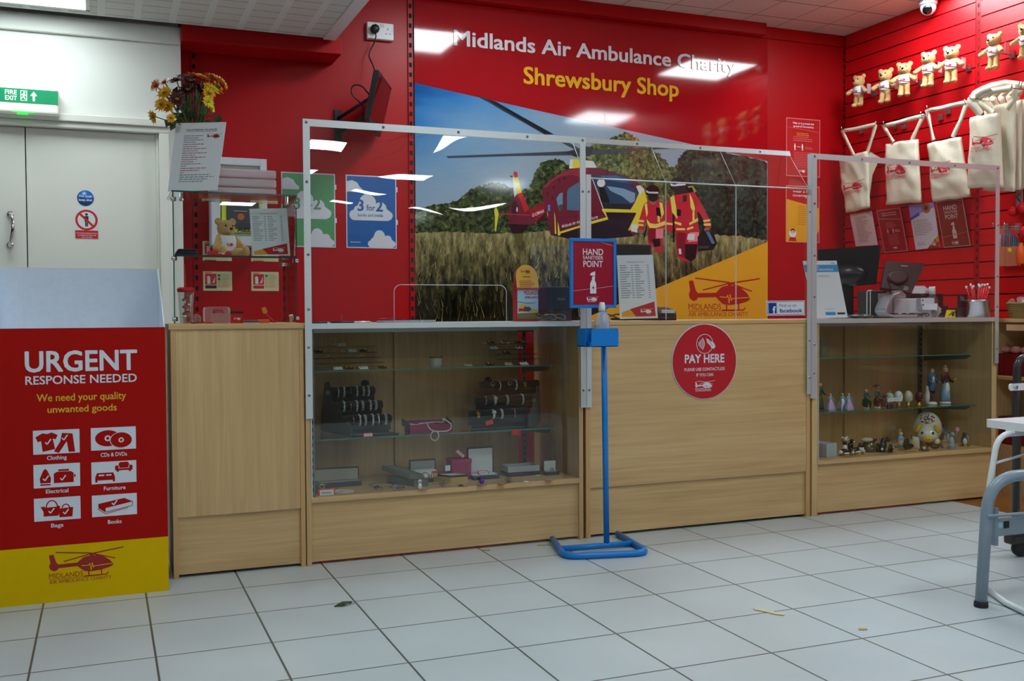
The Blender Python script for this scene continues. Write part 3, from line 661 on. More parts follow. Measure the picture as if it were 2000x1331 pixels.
def slant(txt, p0, p1, h, m, lay, bold=0):
    vs, fs, lo, hi = glyphs(txt, bold); k = hi[0] - lo[0]; ch = glyphs('H')[3][1]
    sh.L(lay).tris([(p0[0] + (p1[0] - p0[0]) * (v[0] - lo[0]) / k, p0[1] + (p1[1] - p0[1]) * (v[0] - lo[0]) / k - h * v[1] / ch) for v in vs], fs, m)
slant('Midlands Air Ambulance Charity', (1097, 445.5), (1167.5, 426), 5.6, HW, 8.8, 0.01)
sh.L(8).poly(A((530, 872), (720, 772), (765, 800), (760, 900), (645, 1025), (540, 945)), RDD); sh.L(8.1).poly(A((560, 960), (750, 905), (800, 1000), (640, 1030)), MARD)
slant('G-OMAA', (1039, 424.5), (1062, 415), 6.4, HW, 8.4, 0.02)
sh.L(8.4).poly(A((285, 920), (300, 820), (340, 725), (400, 660), (455, 648), (555, 862), (570, 940), (640, 1020), (560, 1060), (470, 1165), (400, 1198), (330, 1170), (288, 1050)), MAR)
p_ = A((362, 850))[0]; sh.L(8.5).circ(p_[0], p_[1], 6.5, MARD, 20, 16); sh.circ(p_[0] + 5, p_[1] + 2, 1.4, HW, 10, 5); sh.poly(A((285, 1050), (560, 1060), (470, 1165), (400, 1198), (330, 1170)), I(44, 20, 28))
sh.L(8.6).poly(A((395, 660), (462, 640), (553, 862), (490, 900), (440, 740)), I(190, 34, 48)); sh.poly(A((338, 400), (365, 450), (395, 660), (360, 705), (345, 560)), HW); sh.poly(A((362, 450), (408, 440), (458, 640), (394, 660)), HY); sh.poly(A((345, 392), (360, 368), (400, 376), (408, 440), (362, 450)), I(186, 34, 46))
sh.poly(A((300, 425), (345, 420), (345, 438), (310, 440)), DK)
sh.poly(A((158, 910), (570, 928), (560, 942), (158, 924)), I(176, 40, 56)); sh.poly(A((95, 870), (125, 818), (158, 920), (150, 965), (122, 1150), (104, 1140), (110, 960)), I(204, 200, 60)); sh.poly(A((345, 1180), (480, 1170), (460, 1331), (390, 1331)), I(92, 86, 40))
# crew
RS = I(196, 40, 58); RSD = I(134, 24, 40); RSL = I(232, 132, 142); HV = I(226, 208, 92); BK_ = I(20, 20, 24); SKN = I(150, 104, 84)
def band(q, m=HV, lay=9.4): sh.L(lay).poly(B(*q), m)
sh.L(9).poly(B((600, 610), (650, 575), (740, 565), (800, 615), (835, 700), (860, 790), (880, 880), (830, 890), (800, 800), (800, 850), (790, 950), (780, 1085), (715, 1090), (700, 1000), (662, 1085), (640, 980), (636, 850), (620, 760), (595, 860), (552, 870), (545, 790), (578, 680)), RS)
band(((640, 860), (720, 850), (710, 980), (665, 1000), (640, 960)), RSD, 9.2); band(((720, 860), (795, 850), (790, 950), (720, 960)), RSL, 9.2)
band(((628, 760), (660, 800), (720, 810), (815, 775), (818, 815), (720, 850), (655, 845), (632, 800))); band(((548, 765), (600, 770), (600, 790), (548, 788))); band(((545, 805), (596, 812), (594, 830), (545, 825)))
band(((605, 612), (630, 600), (640, 700), (625, 740))); band(((755, 590), (785, 600), (800, 700), (770, 760)), HV); band(((735, 700), (755, 700), (760, 790), (738, 790)))
band(((680, 960), (760, 950), (765, 1030), (700, 1040)), BK_); band(((720, 640), (760, 650), (775, 740), (725, 720)), BK_); band(((620, 840), (635, 840), (600, 970), (595, 960)), BK_); band(((548, 865), (600, 865), (590, 905), (550, 910)), SKN)
q_ = B((685, 478))[0]; sh.L(9.5).circ(q_[0], q_[1], 13.5, BK_, 20, 12); band(((622, 470), (650, 485), (745, 488), (742, 505), (650, 502), (622, 490)), I(200, 204, 208), 9.7); band(((640, 510), (745, 510), (735, 570), (690, 590), (650, 570)), I(36, 30, 34), 9.6); band(((650, 565), (735, 560), (700, 620), (670, 610)), SKN, 9.55)
sh.L(10).poly(B((830, 580), (890, 520), (1000, 505), (1100, 488), (1150, 560), (1200, 650), (1250, 760), (1274, 850), (1215, 862), (1190, 760), (1150, 690), (1140, 800), (1155, 880), (1145, 980), (1130, 1110), (1080, 1185), (970, 1175), (930, 1120), (920, 980), (912, 880), (905, 790), (890, 860), (880, 890), (820, 870), (812, 760)), RS)
band(((930, 890), (1020, 900), (1010, 1000), (1010, 1150), (940, 1120), (925, 980)), RSD, 10.2); band(((1060, 890), (1150, 890), (1140, 980), (1040, 990)), RSL, 10.2); band(((1040, 905), (1110, 910), (1100, 970), (1030, 965)), HW, 10.3)
for q in (((862, 545), (900, 515), (930, 690), (935, 760), (880, 690)), ((1055, 500), (1085, 560), (1110, 650), (1100, 700), (1065, 640)), ((1050, 800), (1140, 745), (1140, 780), (1055, 820)), ((900, 780), (975, 800), (970, 825), (900, 800)), ((1190, 770), (1260, 760), (1262, 780), (1195, 790)), ((1195, 805), (1268, 800), (1268, 825), (1198, 825)), ((800, 790), (890, 800), (890, 820), (800, 812)), ((1085, 690), (1105, 690), (1105, 780), (1085, 780)), ((920, 850), (1010, 850), (1010, 870), (920, 870)), ((1030, 850), (1090, 830), (1095, 850), (1030, 872))): band(q, HV, 10.4)
band(((1010, 1010), (1135, 1010), (1115, 1150), (1070, 1185), (1010, 1150)), BK_, 10.4); band(((925, 660), (970, 665), (968, 730), (928, 725)), BK_, 10.5); band(((985, 520), (1030, 520), (1025, 580), (990, 590)), I(60, 40, 44), 10.4); band(((885, 700), (905, 720), (905, 990), (888, 990)), BK_, 10.5); band(((1130, 690), (1150, 690), (1195, 800), (1150, 820)), BK_, 10.3); band(((1040, 430), (1090, 425), (1125, 480), (1100, 500), (1040, 480)), I(150, 160, 80), 9.9); band(((1030, 450), (1080, 440), (1100, 490), (1050, 500)), BK_, 9.95)
band(((945, 1055), (970, 1055), (975, 1110), (950, 1110)), HW, 10.5)
q_ = B((940, 415))[0]; sh.L(10.5).circ(q_[0], q_[1], 16, BK_, 22, 14); band(((862, 400), (900, 415), (1015, 388), (1015, 420), (900, 432), (865, 425)), HW, 10.7); band(((870, 430), (1020, 425), (1010, 480), (950, 510), (900, 490)), I(46, 42, 46), 10.6)
band(((1200, 850), (1260, 850), (1250, 890), (1205, 885)), SKN, 10.2)
band(((1135, 935), (1215, 875), (1250, 870), (1300, 910), (1332, 1000), (1290, 1065), (1140, 1082)), I(26, 28, 32), 10.6); band(((1215, 885), (1250, 880), (1310, 1000), (1280, 1010)), I(90, 112, 140), 10.7); band(((1130, 1030), (1250, 1025), (1245, 1050), (1130, 1055)), I(60, 62, 66), 10.7)
# amber corner, lettering, mark
yc = [pz(1498.5, 473), pz(1285, 562)]; sl = (yc[0][1] - yc[1][1]) / (yc[0][0] - yc[1][0])
raw.L(12).poly([(x1, yc[0][1] + sl * (x1 - yc[0][0])), (x1 - (yc[0][1] - 0.80) / sl, 0.80), (x1, 0.80)], MYEL)
a_, c_ = pz(1344, 619), pz(1484, 619); heli(raw.L(13), a_[0], 0.972, c_[0] - a_[0], MLOGO, MYEL)
a_, c_ = pz(887, 88), pz(1437, 148); hgt = pz(887, 59)[1] - a_[1]
raw.L(13).text('Midlands Air Ambulance Charity', a_[0], a_[1], MTXT, h=hgt, w=c_[0] - a_[0], bold=0.028)
d_, e_ = pz(1023, 163), pz(1324, 187); raw.text('Shrewsbury Shop', d_[0], d_[1], MTY, h=pz(1023, 131)[1] - d_[1], w=e_[0] - d_[0], bold=0.03)
raw.L(13.5).rect(2.968, skyl[3][1], 2.9695, 2.85, I(120, 20, 26))
for xx in (1.8, 2.4, 2.92, 3.02, 3.5, 4.1):
    mb.lathe([(0.005, 0), (0.004, 0.0015), (0, 0.0015)], (xx, YM - 0.005, 2.83), MRED, 8, (0, -1, 0))
tag(mb.build('printed_wall_panel'), 'big glossy printed panel of a helicopter in a field under a red heading', 'wall panel')

# ------------------------------------------------------------------ posters and notices on the walls
LAM = 0.28
def pin(name, r, g, b, rough=LAM): return mat(name, rgb(r, g, b), rough, 0, 0.02)
PW, PR, PY, PB, PG, PGY, PK = pin('paper_white', 222, 224, 228), pin('notice_red', 186, 32, 34), pin('notice_amber', 226, 156, 38), pin('poster_blue', 0, 84, 158), pin('poster_green', 78, 144, 92), pin('cloud_grey', 204, 206, 216), pin('print_black', 40, 40, 46)
PRD, PTXT = pin('notice_dark_red', 140, 22, 36), pin('print_grey', 112, 116, 124)
def wallquad(mb, px, ax, vals, m, **k):
    """four pixel corners bl, br, tr, tl on planes ax = vals"""
    vals = vals if isinstance(vals, (list, tuple)) else [vals] * 4
    return quad(mb, *[at(x, y, ax, v) for (x, y), v in zip(px, vals)], m, **k)
def cloud(s, x, y, w, m):
    h = w * 0.6
    s.poly([(x + w * a, y + h * c) for a, c in ([(0.1, 0)] + [(0.12 + 0.12 * math.cos(t), 0.2 + 0.2 * math.sin(t)) for t in (4.2, 3.6, 3, 2.4)] + [(0.22 + .12 * math.cos(t), .4 + .16 * math.sin(t)) for t in (3.2, 2.4, 1.8)] + [(0.42 + .2 * math.cos(t), .62 + .38 * math.sin(t)) for t in (3.0, 2.5, 2, 1.5, 1, .5, .1)] + [(0.72 + .14 * math.cos(t), .45 + .25 * math.sin(t)) for t in (1.8, 1.2, .6, 0)] + [(0.86 + .14 * math.cos(t), .2 + .2 * math.sin(t)) for t in (1.2, .5, 0, -.7, -1.4)])], m)
def offer(z0, z1, xa, xb, bg, name, label, sub):
    mb = MB(); s = quad(mb, (xa, YW - 0.003, z0), (xb, YW - 0.003, z0), (xb, YW - 0.003, z1), (xa, YW - 0.003, z1), PGY); W, H = s.W, s.H
    e = 0.006; s.L(1).rect(e, e, W - e, H - e, bg)
    s.L(2); cloud(s, 0.018, 0.16, W - 0.04, PGY); cloud(s, W * 0.42, e, W * 0.56, PGY)
    s.poly([(e, H * .77), (W * .32, H * .77), (W * .33, H * .81), (W * .27, H * .84), (W * .22, H * .90), (W * .12, H * .93), (e, H * .91)], PGY)
    s.L(3).text('3', W * .23, 0.215, bg, h=0.062, bold=.03); s.text('for', W * .40, 0.217, bg, h=0.034, w=W * .17, bold=.02); s.text('2', W * .59, 0.215, bg, h=0.062, bold=.03); s.text('*', W * .735, 0.25, bg, h=.03)
    if sub: s.text(sub, W * .23, 0.183, bg, h=0.017, w=W * .5 if len(sub) > 3 else None, bold=.02)
    s.bars(W * .08, W * .34, 0.03, 0.038, 1, PGY, .5)
    for (u, v) in ((W - .001, .33), (W - .001, .14)): s.L(4).rect(u, v, u + .008, v + .028, PW)
    tag(mb.build(name), label, 'poster')
offer(1.381, 1.80, 1.304, 1.602, PB, 'wall_poster', 'blue poster with white clouds offering three for two on books and media', 'books and media')
offer(1.381, 1.80, 0.938, 1.242, PG, 'wall_poster', 'green poster with pale clouds half hidden behind the glass case and screen post', 'la')
def person_icon(s, x, y, h, m):
    s.circ(x, y + h * .9, h * .1, m, 12); s.rect(x - h * .14, y + h * .38, x + h * .14, y + h * .78, m); s.rect(x - h * .1, y, x - h * .01, y + h * .4, m); s.rect(x + h * .01, y, x + h * .1, y + h * .4, m)
mb = MB(); s = quad(mb, (4.364, YW - .003, 1.932), (4.65, YW - .003, 1.932), (4.65, YW - .003, 2.332), (4.364, YW - .003, 2.332), pin('notice_rim', 206, 120, 124)); W, H = s.W, s.H
s.L(1).rect(.006, .006, W - .006, H - .006, PR); s.L(2).text('Help us to prevent the', W / 2, H * .9, PW, h=.014, w=W * .62, al='c', bold=.01).text('spread of Coronavirus', W / 2, H * .845, PW, h=.014, w=W * .6, al='c', bold=.01).line([(.01, H * .84), (W - .01, H * .78)], .002, pin('notice_rim', 0, 0, 0))
s.bars(W * .3, W * .68, H * .7, H * .76, 2, PY, .35, .1); s.bars(W * .2, W * .8, H * .6, H * .7, 3, pin('notice_rim', 0, 0, 0), .3)
person_icon(s, W * .25, H * .45, .045, PW); person_icon(s, W * .47, H * .45, .045, PW); s.line([(W * .31, H * .51), (W * .41, H * .51)], .003, PW); s.bars(W * .55, W * .8, H * .47, H * .52, 2, pin('notice_rim', 0, 0, 0), .35)
s.bars(W * .22, W * .82, H * .15, H * .43, 10, pin('notice_rim', 0, 0, 0), .28, .25, 3); heli(s, W * .38, H * .06, W * .2, PW, words=False)
tag(mb.build('wall_notice'), 'red framed notice beginning Help us to prevent the spread, on the red back wall', 'notice')
mb = MB(); s = quad(mb, (4.362, YW - .003, 1.478), (4.645, YW - .003, 1.478), (4.645, YW - .003, 1.868), (4.362, YW - .003, 1.868), pin('notice_rim2', 214, 150, 120)); W, H = s.W, s.H
s.L(1).rect(.005, .005, W - .005, H - .005, PR); s.L(1.3).poly([(.005, H * .1), (W * .8, .005), (W - .005, H * .22), (W - .005, H * .62), (.005, H * .76)], PY)
s.L(1.6).poly([(.005, .005), (W * .85, .005), (.005, H * .12)], PY)
s.L(2).text('wear a face', W * .2, H * .88, PW, h=.018, w=W * .6).text('covering', W * .2, H * .81, PW, h=.018, w=W * .42); s.bars(W * .35, W * .7, H * .3, H * .66, 11, pin('notice_brown', 150, 90, 40), .25, .3, 5)
s.circ(W * .2, H * .16, .03, PW, 20).L(3).circ(W * .2, H * .185, .022, PK, 18, a0=0, a1=PI).circ(W * .2, H * .17, .018, pin('skin_print', 214, 170, 140), 16).rect(W * .14, H * .11, W * .26, H * .16, PW); s.L(2).poly([(W * .08, H * .02), (W * .32, H * .02), (W * .28, H * .09), (W * .12, H * .09)], PR)
tag(mb.build('wall_notice'), 'red and amber face covering notice below the red framed notice', 'notice')
# door notices
mb = MB(); c = at(167, 387, 1, 1.612); mb.lathe([(0.0395, 0), (0.0395, 0.0012), (0, 0.0012)], (c.x, 1.6145, c.z), pin('safety_blue', 16, 98, 178), 36, (0, -1, 0)); s = Sheet(mb, (c.x, 1.613, c.z), (1, 0, 0), (0, 0, 1))
s.L(1).text('Fire door', 0, .004, PW, h=.0115, w=.06, al='c', bold=.03).text('keep shut', 0, -.015, PW, h=.0115, w=.062, al='c', bold=.03); tag(mb.build('door_sign'), 'round blue sign reading Fire door keep shut', 'sign')
mb = MB(); c = at(169, 430, 1, 1.612); c2_ = at(169, 458, 1, 1.612); s = quad(mb, (c.x - .055, 1.6135, c2_.z - .022), (c.x + .055, 1.6135, c2_.z - .022), (c.x + .055, 1.6135, c.z + .057), (c.x - .055, 1.6135, c.z + .057), PW, th=.001); u, v = .055, c.z - c2_.z + .022
SR = pin('safety_red', 200, 28, 36); s.L(1).ring(u, v, .042, .053, SR).rect(.001, .001, .109, .042, SR); person_icon(s.L(1), u, v - .033, .068, PK); s.L(2).line([(u - .033, v + .033), (u + .033, v - .033)], .011, SR)
s.text('Unauthorised persons', u, .025, PW, h=.0075, w=.096, al='c').text('prohibited beyond', u, .0145, PW, h=.0075, w=.084, al='c').text('this point', u, .005, PW, h=.0065, w=.05, al='c'); tag(mb.build('door_sign'), 'square prohibition sign with a crossed out walking figure on the cream door', 'sign')
# fire exit box
t = thing('fire_exit_sign', 'green and white illuminated FIRE EXIT box above the white double doors', 'exit sign', (-0.37, 1.59, 1.99))
MB().box(-.56, 1.51, 1.994, -.185, 1.589, 2.122, mat('exit_housing', rgb(230, 234, 222), .35, emit=.12)).build('housing', t, .012, 3)
mb = MB(); z = 2.112; s = Sheet(mb, (-.553, 1.5095, 2.048), (1, 0, 0), (0, 0, 1)); EG = mat('exit_green', rgb(0, 142, 92), .3, emit=.12); EW = mat('exit_white', rgb(235, 245, 235), .3, emit=.3)
mb.box(-.558, 1.5085, 2.044, -.188, 1.5098, 2.112, EG); s.fn = (lambda u, v, l: Vector((-.558 + u, 1.5085 - l * .0003, 2.044 + v)))
xa = lambda px: at(px, 190, 1, 1.51).x + .558
s.L(1).text('FIRE', xa(10), .038, EW, h=.021, w=xa(32) - xa(9), bold=.03).text('EXIT', xa(10), .010, EW, h=.021, w=xa(32) - xa(9), bold=.03)
s.rect(xa(40), .010, xa(53), .060, EW).L(2).rect(xa(41.5), .013, xa(51.5), .057, EG); q = xa(46); s.L(3).circ(q + .004, .050, .005, EW, 10).poly([(q - .004, .044), (q + .006, .045), (q + .004, .030), (q + .011, .018), (q + .007, .015), (q - .001, .026), (q - .009, .018), (q - .013, .021), (q - .004, .031)], EW).line([(q - .012, .036), (q - .003, .042), (q + .006, .040), (q + .012, .033)], .004, EW)
q = xa(66); s.L(1).poly([(q - .005, .010), (q + .005, .010), (q + .005, .036), (q + .016, .036), (q, .058), (q - .016, .036), (q - .005, .036)], EW); mb.build('legend_panel', t)
mb = MB(); s = Sheet(mb, (-.30, 1.509, 1.999), (1, 0, 0), (0, 0, 1)); LEDG = mat('exit_led', rgb(40, 220, 60), .4, emit=1.2); 
p1_, p2_ = at(24, 218, 1, 1.51), at(68, 220, 1, 1.51); mb.box(p1_.x, 1.5075, p1_.z - .001, p2_.x, 1.509, p1_.z + .003, LEDG).box(p1_.x + .02, 1.5075, p1_.z - .012, p2_.x - .03, 1.509, p1_.z - .003, LEDG); mb.build('indicator_light', t)
# fire extinguisher labels
def ext_label(xa, za, wd, hh, label, black):
    mb = MB(); s = quad(mb, (xa, YW - .0025, za), (xa + wd, YW - .0025, za), (xa + wd, YW - .0025, za + hh), (xa, YW - .0025, za + hh), pin('photoluminescent', 214, 212, 166), th=.001); W, H = s.W, s.H
    s.L(1).rect(W * .07, H * .32, W * .46, H * .88, SR).rect(W * .07, H * .12, W * .46, H * .28, PK if black else SR).rect(W * .07, H * .91, W * .3, H * .95, SR)
    s.L(2).rect(W * .14, H * .36, W * .25, H * .68, PW).circ(W * .195, H * .68, W * .055, PW, 12).line([(W * .19, H * .76), (W * .13, H * .7)], .003, PW)
    for k in range(3): s.line([(W * (.31 + .04 * k), H * .4), (W * (.35 + .03 * k), H * (.5 + .1 * k))], .003, PW)
    for k in range(4):
        mm = pin('safe_green', 20, 130, 80) if k < 2 - (not black) else SR; y = H * (.72 - .18 * k)
        if k < 2 - (not black): s.L(1).rect(W * .5, y, W * .6, y + H * .14, mm)
        else: s.L(1).ring(W * .55, y + H * .07, H * .05, H * .07, mm, 16)
        s.L(1).line([(W * .63, y), (W * .94, y), (W * .94, y + H * .14), (W * .63, y + H * .14), (W * .63, y)], .0008, mm); s.bars(W * .65, W * .92, y + H * .01, y + H * .13, 3, mm, .35, .3, k)
    tag(mb.build('extinguisher_label'), label, 'safety label')
ext_label(.511, 1.132, .153, .106, 'cream extinguisher label with a black strip, lower left of four behind the glass case', True)
ext_label(.768, 1.132, .15, .106, 'cream extinguisher label all in red print, lower right of four behind the glass case', False)
ext_label(.511, 1.297, .153, .106, 'cream extinguisher label with a black strip, upper left of four behind the bear', True)
ext_label(.768, 1.297, .15, .106, 'cream extinguisher label, upper right of four, behind the price list in the case', False)
# defibrillator cabinet
t = thing('defibrillator_cabinet', 'grey framed wall cabinet holding a yellow defibrillator behind the glass case', 'wall cabinet', (.70, YW, 1.37))
AG = mat('cabinet_grey', rgb(196, 200, 206), .4); mb = MB(); ya = YW - .17
for a in ((.545, 1.37, .59, 1.84), (.80, 1.37, .835, 1.84), (.59, 1.80, .80, 1.84), (.59, 1.37, .80, 1.42)): mb.box(a[0], ya, a[1], a[2], ya + .02, a[3], AG)
mb.box(.545, ya + .02, 1.37, .835, YW - .001, 1.84, AG); mb.build('cabinet_body', t, .003)
LY = mat('defib_lime', rgb(198, 210, 40), .4); mb = MB().box(.596, ya + .0, 1.44, .80, ya + .021, 1.745, LY).box(.62, ya - .004, 1.46, .79, ya + .004, 1.695, mat('defib_grey', rgb(58, 60, 66), .4))
s = Sheet(mb, (.6, ya - .0045, 1.44), (1, 0, 0), (0, 0, 1)); s.L(1).rect(.045, .14, .155, .225, mat('screen_dark', rgb(28, 32, 40), .1)); s.circ(.095, .085, .018, mat('defib_orange', rgb(196, 84, 52), .3), 18); s.bars(.06, .15, .112, .118, 1, PW); s.text('ZOLL', .11, .273, PK, h=.018, w=.062, bold=.04); s.text('AED', .075, .006, PK, h=.02, w=.085, bold=.04); mb.build('defibrillator', t, .002)
mb = MB().lathe([(.006, 0), (.006, .012), (0, .012)], (.613, ya, 1.755), BLACK, 12, (0, -1, 0)).tube([(.613, ya - .01, 1.752), (.613, ya - .012, 1.705)], .0008, BLACK, 4).box(.606, ya - .014, 1.605, .620, ya - .011, 1.705, mat('pink_tag_glow', rgb(240, 60, 100), .4, emit=.1)); mb.build('lock_tag', t)  # pink tag has a faint glow added, it is no lamp
# socket, plug, television on its bracket
t = thing('wall_socket', 'white double socket high on the red wall with one black plug', 'socket', (1.508, YW, 2.58))
MB().box(1.429, YW - .035, 2.581, 1.587, YW - .001, 2.677, WHITE).build('back_box', t, .006, 3)
mb = MB(); s = Sheet(mb, (1.429, YW - .0353, 2.581), (1, 0, 0), (0, 0, 1)); s.L(1).rect(.12, .055, .124, .067, BLACK).rect(.108, .033, .117, .037, BLACK).rect(.130, .033, .139, .037, BLACK).rect(.145, .05, .15, .056, AG).rect(.075, .068, .1, .09, AG); mb.build('socket_face', t)
mb = MB().lathe([(.026, 0), (.026, .03), (.02, .04), (0, .04)], (1.470, YW - .036, 2.632), BLACK, 8, (0, -1, 0)); mb.build('plug', t)
n_, f_ = at(740, 137, 1, 1.25), at(765, 173, 1, 1.68); nb, fb = at(721, 234, 1, 1.25), at(743, 268, 1, 1.68)
MB().tube([(1.470, YW - .066, 2.615), (1.472, YW - .07, 2.585), (1.465, YW - .055, 2.55), (1.44, YW - .05, 2.505), (1.432, YW - .06, 2.47), (1.445, YW - .09, 2.42), tuple(n_.lerp(f_, .35) + Vector((-.03, 0, -.02)))], .004, BLACK, 6).build('plug_lead', t)
t = thing('television', 'small black television on a wall arm seen almost edge on', 'television', (1.3, 1.5, 2.0))
mb = MB(); s = quad(mb, nb, fb, f_, n_, BLACK, th=.028); W, H = s.W, s.H; mb.build('casing', t, .003)
mb = MB(); s2 = Sheet(mb, fn=s.fn); s2.L(4).rect(.014, .016, W - .014, H - .014, mat('screen_glass', rgb(16, 12, 14), .06, spec=.8)); mb.build('display_glass', t)
ctr = (n_ + f_ + nb + fb) / 4 - s.nrm * .03; pl = at(660, 222, 1, 1.74); mb = MB().box(pl.x - .02, 1.735, 1.975, pl.x + .02, 1.7495, 2.165, BLACK).tube([(pl.x, 1.735, 2.115), tuple(ctr + Vector((-.02, 0, .03)))], .009, BLACK, 8).tube([(pl.x, 1.735, 2.03), tuple(ctr + Vector((-.02, 0, -.05)))], .011, BLACK, 8); mb.ell(tuple(ctr - Vector((.01, 0, 0))), (.02, .05, .06), BLACK)
mb.build('wall_bracket', t)
def fillet(pts, r, n=6):
    out = [pts[0]]
    for i in range(1, len(pts) - 1):
        p, a, c = pts[i], (pts[i - 1] - pts[i]).normalized(), (pts[i + 1] - pts[i]).normalized()
        for k in range(n + 1):
            u = k / n; out.append((p + a * r) * (1 - u) ** 2 + p * 2 * u * (1 - u) + (p + c * r) * u * u)
    return out + [pts[-1]]
MB().tube(fillet([ctr + Vector(q) for q in ((-.02, .0, .03), (-.07, .02, .10), (-.12, .05, .10), (-.12, .06, .05), (-.06, .05, .0), (-.06, .04, -.09), (-.1, .1, -.1))], .03), .004, BLACK, 6).build('loose_lead', t)
# dome camera
cc = at(1813, 10, 2, ZC - .03); t = thing('dome_camera', 'white dome security camera on the ceiling in the corner by the bears', 'security camera', (cc.x, cc.y, ZC))
MB().lathe([(.055, ZC - .03), (.055, ZC - .001), (0, ZC - .001)], (cc.x, cc.y, 0), WHITE, 24).ell((cc.x, cc.y, ZC - .045), .048, WHITE, None, 20, 12).build('housing', t)
dv = (CAM - Vector((cc.x, cc.y, ZC - .05))).normalized() + Vector((-.25, 0, -.5)); dv.normalize(); MB().lathe([(.030, 0), (.028, .008), (.02, .014), (0, .016)], tuple(Vector((cc.x, cc.y, ZC - .045)) + dv * .038), mat('lens_black', rgb(10, 10, 12), .05), 20, tuple(dv)).build('lens', t)
# ------------------------------------------------------------------ donation box
YB = -0.152
BW = mat('box_card_pale', rgb(222, 234, 248), .6); BR = mat('box_card_red', rgb(174, 22, 16), .7, var=.03, spec=.08); BY = mat('box_card_yellow', rgb(226, 186, 4), .7, var=.03, spec=.08); BI = mat('box_print_white', rgb(222, 228, 238), .5); BT = mat('box_print_gold', rgb(222, 176, 30), .5)
t = thing('donation_box', 'red and yellow card collection box headed URGENT response needed', 'collection box', (-.07, 0, 0))
xl, xr, zf, zb, yb2 = -.372, .208, .957, 1.185, .27
mb = MB(); mb.box(xl, YB, 0, xr, YB + .004, zf, BR); f = Sheet(mb, fn=lambda px, py, l: Vector((lambda p: (p.x, YB - .0003 * l, p.z))(at(px, py, 1, YB)))); fm = Sheet(mb, (0, YB, 0), (1, 0, 0), (0, 0, 1))
fm.L(1).rect(xl, 0, xr, .1975, BY)
def bx(px, py): p = at(px, py, 1, YB); return p.x, p.z
def ftext(tx, xa, xb, yb_, ytop, m, bold=.03):
    p, q, r = bx(xa, yb_), bx(xb, yb_), bx(xa, ytop); fm.L(2).text(tx, p[0], p[1], m, h=r[1] - p[1], w=q[0] - p[0], bold=bold)
ftext('URGENT', 50, 267, 727, 688, BI); ftext('RESPONSE NEEDED', 50, 267, 752, 736, BI, .02); ftext('We need your quality', 72, 246, 785, 771, BT, .02); ftext('unwanted goods', 93, 228, 807, 794, BT, .02)
cells = []
for k, (a, b_, c, d, nm, lx, ly) in enumerate([(65, 838, 155, 889, 'Clothing', 92, 899), (178, 833, 265, 881, 'CDs & DVDs', 197, 893), (66, 904, 156, 955, 'Electrical', 90, 964.5), (179, 899, 266, 947, 'Furniture', 203, 958.5), (67, 969, 157, 1020, 'Bags', 100, 1031), (180, 963, 267, 1011, 'Books', 211, 1024)]):
    p, q = bx(a, d), bx(c, b_); fm.L(2).rect(p[0], p[1], q[0], q[1], BI); cells.append((p[0], p[1], q[0] - p[0], q[1] - p[1]))
    e = bx(lx, ly); fm.text(nm, e[0], e[1], BI, h=.0135, w=(q[0] - p[0]) * (.42, .58, .48, .48, .26, .3)[k], bold=.02)
def cp(k, pts, m=None, lay=3): x, y, w_, h_ = cells[k]; fm.L(lay).poly([(x + u * w_, y + v * h_) for u, v in pts], m or BR)
def cc_(k, u, v, r, ry=None, m=None, lay=3, n=24): x, y, w_, h_ = cells[k]; fm.L(lay).circ(x + u * w_, y + v * h_, r * w_, m or BR, n, ry=(ry or r) * (w_ if ry is None else h_))
def tick(k, u, v): x, y, w_, h_ = cells[k]; fm.L(4).line([(x + (u - .06) * w_, y + v * h_), (x + (u - .02) * w_, y + (v - .09) * h_), (x + (u + .06) * w_, y + (v + .12) * h_)], .004, BI)
cp(0, [(.05, .72), (.2, .88), (.3, .84), (.4, .9), (.53, .78), (.48, .6), (.42, .64), (.47, .2), (.2, .1), (.17, .55), (.1, .52)]); cp(0, [(.62, .86), (.85, .82), (.9, .05), (.76, .05), (.72, .5), (.55, .03), (.44, .1), (.58, .5)]); tick(0, .32, .5); tick(0, .68, .65)
cc_(1, .37, .52, .28, .36); cc_(1, .37, .52, .07, m=BI, lay=4); cc_(1, .37, .52, .035, lay=4.4); cc_(1, .67, .42, .255, .36, m=BI, lay=4.8); cc_(1, .67, .42, .24, .34, lay=5.2); cc_(1, .67, .42, .06, m=BI, lay=5.6); cc_(1, .67, .42, .03, lay=6)
cp(2, [(.14, .2), (.13, .4), (.2, .72), (.25, .82), (.3, .72), (.37, .4), (.36, .2)]); cp(2, [(.14, .1), (.36, .1), (.36, .16), (.14, .16)]); cp(2, [(.43, .18), (.86, .18), (.86, .58), (.8, .66), (.5, .66), (.43, .58)]); cp(2, [(.53, .68), (.76, .68), (.76, .76), (.53, .76)]); cp(2, [(.87, .4), (.9, .4), (.9, .52), (.87, .52)]); tick(2, .26, .4); tick(2, .63, .38)
cp(3, [(.08, .08), (.08, .3), (.12, .5), (.48, .5), (.52, .3), (.52, .08), (.47, .08), (.47, .16), (.13, .16), (.13, .08)]); cp(3, [(.16, .36), (.28, .36), (.28, .42), (.16, .42)], BI, 4); cp(3, [(.32, .36), (.44, .36), (.44, .42), (.32, .42)], BI, 4); cp(3, [(.53, .57), (.52, .74), (.54, .8), (.6, .8), (.61, .9), (.64, .95), (.80, .95), (.83, .9), (.84, .8), (.90, .8), (.92, .74), (.91, .57), (.88, .57), (.88, .51), (.83, .51), (.83, .57), (.61, .57), (.61, .51), (.56, .51), (.56, .57)]); cp(3, [(.605, .66), (.835, .66), (.835, .68), (.605, .68)], BI, 4); cp(3, [(.60, .66), (.615, .66), (.615, .79), (.60, .79)], BI, 4); cp(3, [(.825, .66), (.84, .66), (.84, .79), (.825, .79)], BI, 4)
